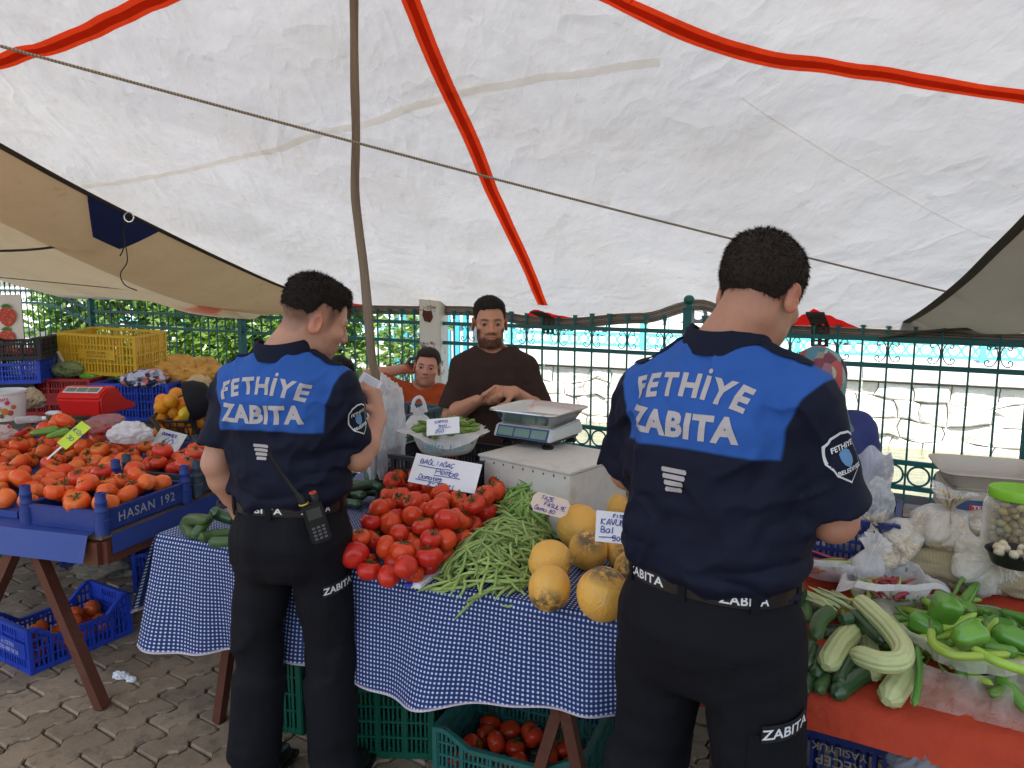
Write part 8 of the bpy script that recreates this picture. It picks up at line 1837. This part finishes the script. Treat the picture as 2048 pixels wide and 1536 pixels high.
# ---------------- generic civilian
def civilian(label, loc, yaw, j, tab, hc, HR, skin, shirt_mat, hair, face, sleeve=(.085, .095, .26), legs=None, trou_mat=None, h=.0042, seedn=1, folds=1.0, eye=True, hs=1.0, hairo=True):
    p = Person(label, loc, yaw); HM = np.array(HR, np.float32); prim = []
    for side in 'lr':
        sh, el, wr = j['sh_' + side], j['el_' + side], j['wr_' + side]; fa = Vector(el).lerp(Vector(wr), .3); prim += [(sh, el, .052, .040, .02), (el, fa, .041, .044, .02), (fa, wr, .044, .028, .02)] + j['hand_' + side]
    nb = j['neck']; nt_ = np.asarray(hc) + HM @ (A3(0, -.03, -.06) * hs)
    def body(P):
        f = head_sdf(to_head(P, hc, HM) / hs) * hs; f = smin(f, cone(P, nb, nt_, .062, .056), .03); f = smin(f, cone(P, A3(*nb) + HM @ A3(0, .03, 0), np.asarray(hc) + HM @ A3(0, .02, -.085), .05, .045), .03)
        tb_ = [(z, a * .88, b * .88, cx, cy_) for z, a, b, cx, cy_ in tab]; f = smin(f, smax(profile(P, tb_), np.maximum(tab[0][0] + .03 - P[:, 2], P[:, 2] - tab[-1][0]), .02), .03)
        return smin(f, cones(P, prim), .008)
    xs = [q[i][0] for q in prim for i in (0, 1)] + [hc[0]]; ys = [q[i][1] for q in prim for i in (0, 1)] + [hc[1]]; zs = [q[i][2] for q in prim for i in (0, 1)] + [tab[0][0], hc[2] + .1]
    lo = (min(xs) - .12, min(min(ys), -.16) - .08, min(zs) - .06); hi = (max(xs) + .12, max(max(ys), .16) + .08, max(zs) + .08)
    V, Q = sdf_mesh(body, lo, hi, h); p.add('body', V, Q, skin_mat('skin_' + label[:16].replace(' ', '_'), skin), {'tint': ('FLOAT_COLOR', face_tint(hc, HM, hs=hs, **face))})
    if eye: eyes(p, hc, HM, hs)
    if hairo: build_hair(p, hc, HM, **hair)
    def shirt(P):
        z = P[:, 2]; f = profile(P, tab)
        for s, sd_ in ((-1, 'l'), (1, 'r')): f = smin(f, cone(P, A3(s * .05, nb[1], tab[-1][0] - .03), A3(*j['sh_' + sd_]), .04, .060), .05)
        f = smax(f, np.maximum(z - tab[-1][0], tab[0][0] - z), .008)
        f = smax(f, -ell(P, A3(*nb) + A3(0, .040, .050), (.086, .092, .075)), .006)
        for sd_ in 'lr':
            sh = A3(*j['sh_' + sd_]); d = A3(*j['el_' + sd_]) - sh; L = np.linalg.norm(d); d = d / L; g = cone(P, sh, sh + d * L, sleeve[0], sleeve[1]); g = smax(g, (P - sh) @ d - sleeve[2], .006); f = smin(f, g, .04)
        x = P[:, 0]; return f - folds * (.006 * fbm(np.stack([x * 8 + z * 5, P[:, 1] * 5, z * 9 - x * 7], 1), 2, seedn) + .004 * np.abs(fbm(P * A3(14, 9, 20), 2, seedn + 3)))
    V, Q = sdf_mesh(shirt, (lo[0] - .02, lo[1] - .02, tab[0][0] - .03), (hi[0] + .02, hi[1] + .02, tab[-1][0] + .22), .0055); so = p.add('shirt', V, Q, shirt_mat)
    if legs:
        def pants(P):
            f = smax(profile(P, [(tab[0][0] - .22, .17, .13, 0, 0), (tab[0][0] + .06, .165, .12, 0, 0)]), np.maximum(P[:, 2] - tab[0][0] - .04, tab[0][0] - .16 - P[:, 2]), .03)
            for sd_ in 'lr':
                h_, kn, an = legs['hip_' + sd_], legs['kn_' + sd_], legs['an_' + sd_]; f = smin(f, smin(cone(P, h_, kn, .095, .075), cone(P, kn, an, .075, .065), .03), .03)
            return f - .006 * fbm(P * A3(5, 5, 12), 2, seedn)
        pts_ = np.array([legs[k_] for k_ in legs]); V, Q = sdf_mesh(pants, np.minimum(pts_.min(0), (-.2, -.2, 9)) - .14, np.maximum(pts_.max(0), (.2, .2, tab[0][0])) + .14, .011); p.add('trousers', V, Q, trou_mat or M_TROU)
        for sd_ in 'lr':
            an = Vector(legs['an_' + sd_]); q = MB(); q.tube([(an.x, an.y - .06, .035), (an.x, an.y, .05), (an.x, an.y + .1, .04), (an.x, an.y + .19, .03)], [.03, .048, .045, .024], 12, flat=.85); p.mb(q, 'shoe', pmat('black_shoe', (.012, .011, .011), .35, .2, 20), None, smooth=True)
    return p, so, bvh_of(so)
# vendor in the brown shirt, facing the camera, fingers busy in front of his chest
vz = -.07
jv = dict(sh_l=(-.150, 0, 1.315 + vz), el_l=(-.222, .05, 1.095 + vz), wr_l=(-.078, .245, 1.225 + vz), sh_r=(.150, 0, 1.315 + vz), el_r=(.218, .05, 1.085 + vz), wr_r=(.092, .235, 1.185 + vz), neck=(.018, -.01, 1.415 + vz))
jv['hand_l'] = hand_prims((-.078, .245, 1.225 + vz), (1, .25, .10), (.1, -.5, -.8), (.2, .8, .5), curls=[(.5, .9, .5), (.6, .9, .5), (.7, 1.0, .6), (.8, 1.1, .6)], tcurl=.6); jv['hand_r'] = hand_prims((.092, .235, 1.185 + vz), (-1, .30, .02), (.1, -.4, .9), (-.2, .7, .6), curls=[(.5, .8, .5), (.6, .9, .5), (.7, 1.0, .6), (.8, 1.1, .6)], tcurl=.5)
tab_v = [(.84, .175, .135, 0, 0), (1.0 + vz, .172, .135, 0, 0), (1.15 + vz, .168, .122, 0, 0), (1.26 + vz, .165, .114, 0, 0), (1.33 + vz, .140, .105, 0, -.005), (1.38 + vz, .115, .088, 0, -.01), (1.415 + vz, .085, .074, 0, -.01)]
legs_v = dict(hip_l=(-.09, 0, .78), kn_l=(-.14, .12, .46), an_l=(-.14, -.02, .09), hip_r=(.09, 0, .78), kn_r=(.14, .12, .46), an_r=(.14, -.02, .09))
M_BRN = fabric_mat('brown_tshirt', (.040, .022, .017), rough=.9)
vp = on_y(990, 800, 3.62); HRv = Matrix.Rotation(R(2), 3, 'Z') @ Matrix.Rotation(R(-3), 3, 'X')
ven, vsh, vbv = civilian('vendor in a brown tshirt with short beard standing behind the scale', (vp.x, 3.62, 0), R(176), jv, tab_v, (.026, .03, 1.535 + vz), HRv, (.50, .225, .125), M_BRN, dict(thick=.009, sides=.15, quiff=.004, strands=4500, seed=8, length=.007, h=.0034, lift=.016, burn=-.005), dict(beard=.92, fade=.9), sleeve=(.056, .072, .215), folds=1.1, legs=legs_v, h=.0036, seedn=4)
q = project_text(ven, [([Vector((-.06, -.010, 0)), Vector((.06, -.010, 0)), Vector((.06, .010, 0)), Vector((-.06, .010, 0))], [(0, 1, 2, 3)], lambda x, y: (x, y + 1.20 + vz))], vbv, 'chest_print', pmat('faded_print', (.075, .062, .060), .8, .5, 60), vsh, .0015, (0, -1, 0), -.6)
# seated man in orange, hand behind his head
M_ORG_S = fabric_mat('rust_orange_tshirt', (.36, .060, .016), rough=.9)
js = dict(sh_l=(-.17, 0, .945), el_l=(-.24, .10, .70), wr_l=(-.12, .28, .62), sh_r=(.17, .0, .975), el_r=(.375, .06, 1.075), wr_r=(.145, -.05, 1.105), neck=(.02, -.02, 1.005)); js['hand_l'] = hand_prims((-.12, .28, .62), (.6, .8, -.1), (0, 0, -1), (1, 0, 0)); js['hand_r'] = hand_prims((.145, -.05, 1.105), (-1, -.35, .05), (-.1, .8, .2), (0, .2, 1), curl=(.1, .3, .3))
tab_s = [(.45, .19, .14, 0, -.02), (.60, .20, .145, 0, -.02), (.78, .20, .135, 0, -.02), (.90, .192, .12, 0, -.02), (.955, .165, .105, .005, -.02), (.985, .125, .085, .01, -.02), (1.015, .09, .075, .015, -.02)]
sp_ = on_y(855, 800, 4.72); HRs = Matrix.Rotation(R(-6), 3, 'Z') @ Matrix.Rotation(R(5), 3, 'X') @ Matrix.Rotation(R(-8), 3, 'Y')
seat_m, ssh, _ = civilian('seated man in a rust orange tshirt with one hand behind his head', (sp_.x + .0, 4.72, 0), R(172), js, tab_s, (.0, .01, 1.118), HRs, (.53, .235, .15), M_ORG_S, dict(thick=.011, sides=.2, quiff=.006, strands=3000, seed=9, length=.008, h=.0042, lift=.014, burn=-.005), dict(beard=0, stub=.35, fade=.9), sleeve=(.062, .075, .15), folds=1.5, legs=dict(hip_l=(-.09, 0, .45), kn_l=(-.13, .42, .47), an_l=(-.13, .42, .09), hip_r=(.09, 0, .45), kn_r=(.13, .42, .47), an_r=(.13, .42, .09)), h=.0045, seedn=6)
def stool(x, y, h_, lab): 
    o = empty('plastic_stool', (x, y, 0)); tag(o, lab, 'stool', 'stools behind the stall'); MB().box((0, 0, h_ - .015), (.34, .34, .03)).build('seat', M_PAPER, o, bevel=.01)
    for sx in (-1, 1):
        for sy in (-1, 1): MB().bar((sx * .13, sy * .13, h_ - .03), (sx * .17, sy * .17, 0), .035, .035).build('leg', M_PAPER, o)
stool(sp_.x, 4.72, .36, 'white stool under the man in the orange tshirt')
# man mostly hidden behind the left officer
jh = dict(sh_l=(-.17, 0, .93), el_l=(-.24, .10, .70), wr_l=(-.12, .28, .62), sh_r=(.17, .0, .93), el_r=(.24, .1, .70), wr_r=(.12, .28, .62), neck=(0, -.02, .995)); jh['hand_l'] = hand_prims((-.12, .28, .62), (.6, .8, -.1), (0, 0, -1), (1, 0, 0)); jh['hand_r'] = hand_prims((.12, .28, .62), (-.6, .8, -.1), (0, 0, -1), (-1, 0, 0))
tab_h = [(.45, .19, .14, 0, 0), (.75, .20, .14, 0, 0), (.88, .192, .12, 0, 0), (.945, .155, .10, 0, -.01), (1.0, .085, .075, 0, -.02)]
hpos = on_y(676, 770, 4.5)
hid, _, _ = civilian('man with dark hair seated behind the left officer, mostly hidden', (hpos.x, 4.5, 0), R(150), jh, tab_h, (.0, .05, 1.075), Matrix.Rotation(R(-15), 3, 'Z'), (.42, .2, .13), fabric_mat('dark_check_shirt', (.05, .03, .06)), dict(thick=.018, sides=.6, strands=900, seed=10, h=.0055), dict(stub=.3), legs=dict(hip_l=(-.09, 0, .45), kn_l=(-.13, .42, .47), an_l=(-.13, .42, .09), hip_r=(.09, 0, .45), kn_r=(.13, .42, .47), an_r=(.13, .42, .09)), h=.006, seedn=7)
stool(hpos.x, 4.5, .36, 'white stool under the hidden man behind the left officer')
# woman in a headscarf behind the right officer
tf_ = NT('floral_sleeve'); vo = tf_.n('TexVoronoi'); vo.inputs['Scale'].default_value = 26; tf_.l(tf_.coord('Object'), vo.inputs[0]); cr = tf_.n('ValToRGB'); tf_.l(vo.outputs['Color'], cr.inputs[0]); e = cr.color_ramp.elements; cr.color_ramp.interpolation = 'CONSTANT'; e[0].color = (.008, .008, .012, 1); e[1].position = .62; e[1].color = (.30, .03, .035, 1)
for p_, c_ in ((.75, (.012, .012, .018, 1)), (.84, (.45, .45, .5, 1)), (.92, (.02, .02, .05, 1))): x = e.new(p_); x.color = c_
zz_ = tf_.n('SeparateXYZ'); tf_.l(tf_.coord('Object'), zz_.inputs[0]); up_ = tf_.ramp(zz_.outputs[2], .985, .99); tf_.l(tf_.mix(up_, cr.outputs[0], (.015, .025, .13)), tf_.b.inputs['Base Color']); tf_.val('Roughness', .75)
jw = dict(sh_l=(-.16, 0, 1.10), el_l=(-.22, .10, .87), wr_l=(-.12, .28, .80), sh_r=(.165, .0, 1.09), el_r=(.245, .02, .83), wr_r=(.18, .22, .76), neck=(0, -.01, 1.15)); jw['hand_l'] = hand_prims((-.12, .28, .80), (.6, .8, -.1), (0, 0, -1), (1, 0, 0)); jw['hand_r'] = hand_prims((.18, .22, .76), (-.6, .8, -.1), (0, 0, -1), (-1, 0, 0))
tab_w = [(.50, .21, .17, 0, 0), (.80, .20, .155, 0, 0), (1.00, .195, .14, 0, 0), (1.08, .175, .12, 0, 0), (1.125, .13, .095, 0, -.01), (1.155, .09, .078, 0, -.01)]
wp = on_y(1636, 760, 2.78)
wom, _, _ = civilian('woman in a colourful headscarf and navy floral dress behind the right officer', (wp.x - .0, 2.78, 0), R(-10), jw, tab_w, (.0, .02, 1.285), Matrix.Rotation(R(10), 3, 'Z') @ Matrix.Rotation(R(-12), 3, 'X'), (.46, .23, .15), tf_.m, {}, dict(), sleeve=(.078, .075, .255), legs=dict(hip_l=(-.09, 0, .50), kn_l=(-.13, .38, .50), an_l=(-.13, .38, .09), hip_r=(.09, 0, .50), kn_r=(.13, .38, .50), an_r=(.13, .38, .09)), h=.0055, seedn=8, hairo=False)
tsf = NT('headscarf_print'); nz = tsf.noise(14, 3, .6); wv2 = tsf.n('TexVoronoi'); wv2.inputs['Scale'].default_value = 30; mpz = tsf.n('Mapping'); mpz.inputs['Scale'].default_value = (1, 1, .3); tsf.l(tsf.coord('Object'), mpz.inputs[0]); tsf.l(mpz.outputs[0], wv2.inputs[0]); cr = tsf.n('ValToRGB'); tsf.l(wv2.outputs['Color'], cr.inputs[0]); e = cr.color_ramp.elements; e[0].color = (.02, .09, .11, 1); e[1].position = .35; e[1].color = (.10, .26, .30, 1)
for p_, c_ in ((.5, (.45, .42, .30, 1)), (.6, (.03, .03, .06, 1)), (.72, (.50, .05, .03, 1)), (.85, (.06, .18, .24, 1))): x = e.new(p_); x.color = c_
tsf.l(cr.outputs[0], tsf.b.inputs['Base Color']); tsf.val('Roughness', .7)
def scarf(P):
    q = P - A3(0, .02, 1.285); f = ell(q, (0, -.016, .030), (.092, .112, .10)); f = smin(f, cone(q, (0, -.03, -.03), (0, -.04, -.13), .085, .10), .04); f = smin(f, ell(q, (0, -.03, -.19), (.15, .11, .05)), .05); f = smax(f, ell(q, (0, .11, -.02), (.062, .07, .085)) * -1, .01)
    return f - .005 * fbm(P * A3(18, 18, 9), 2, 3)
V, Q = sdf_mesh(scarf, (-.25, -.2, 1.02), (.25, .25, 1.45), .006); wom.add('headscarf', V, Q, tsf.m)
stool(wp.x, 2.78, .42, 'white stool under the woman in the headscarf')
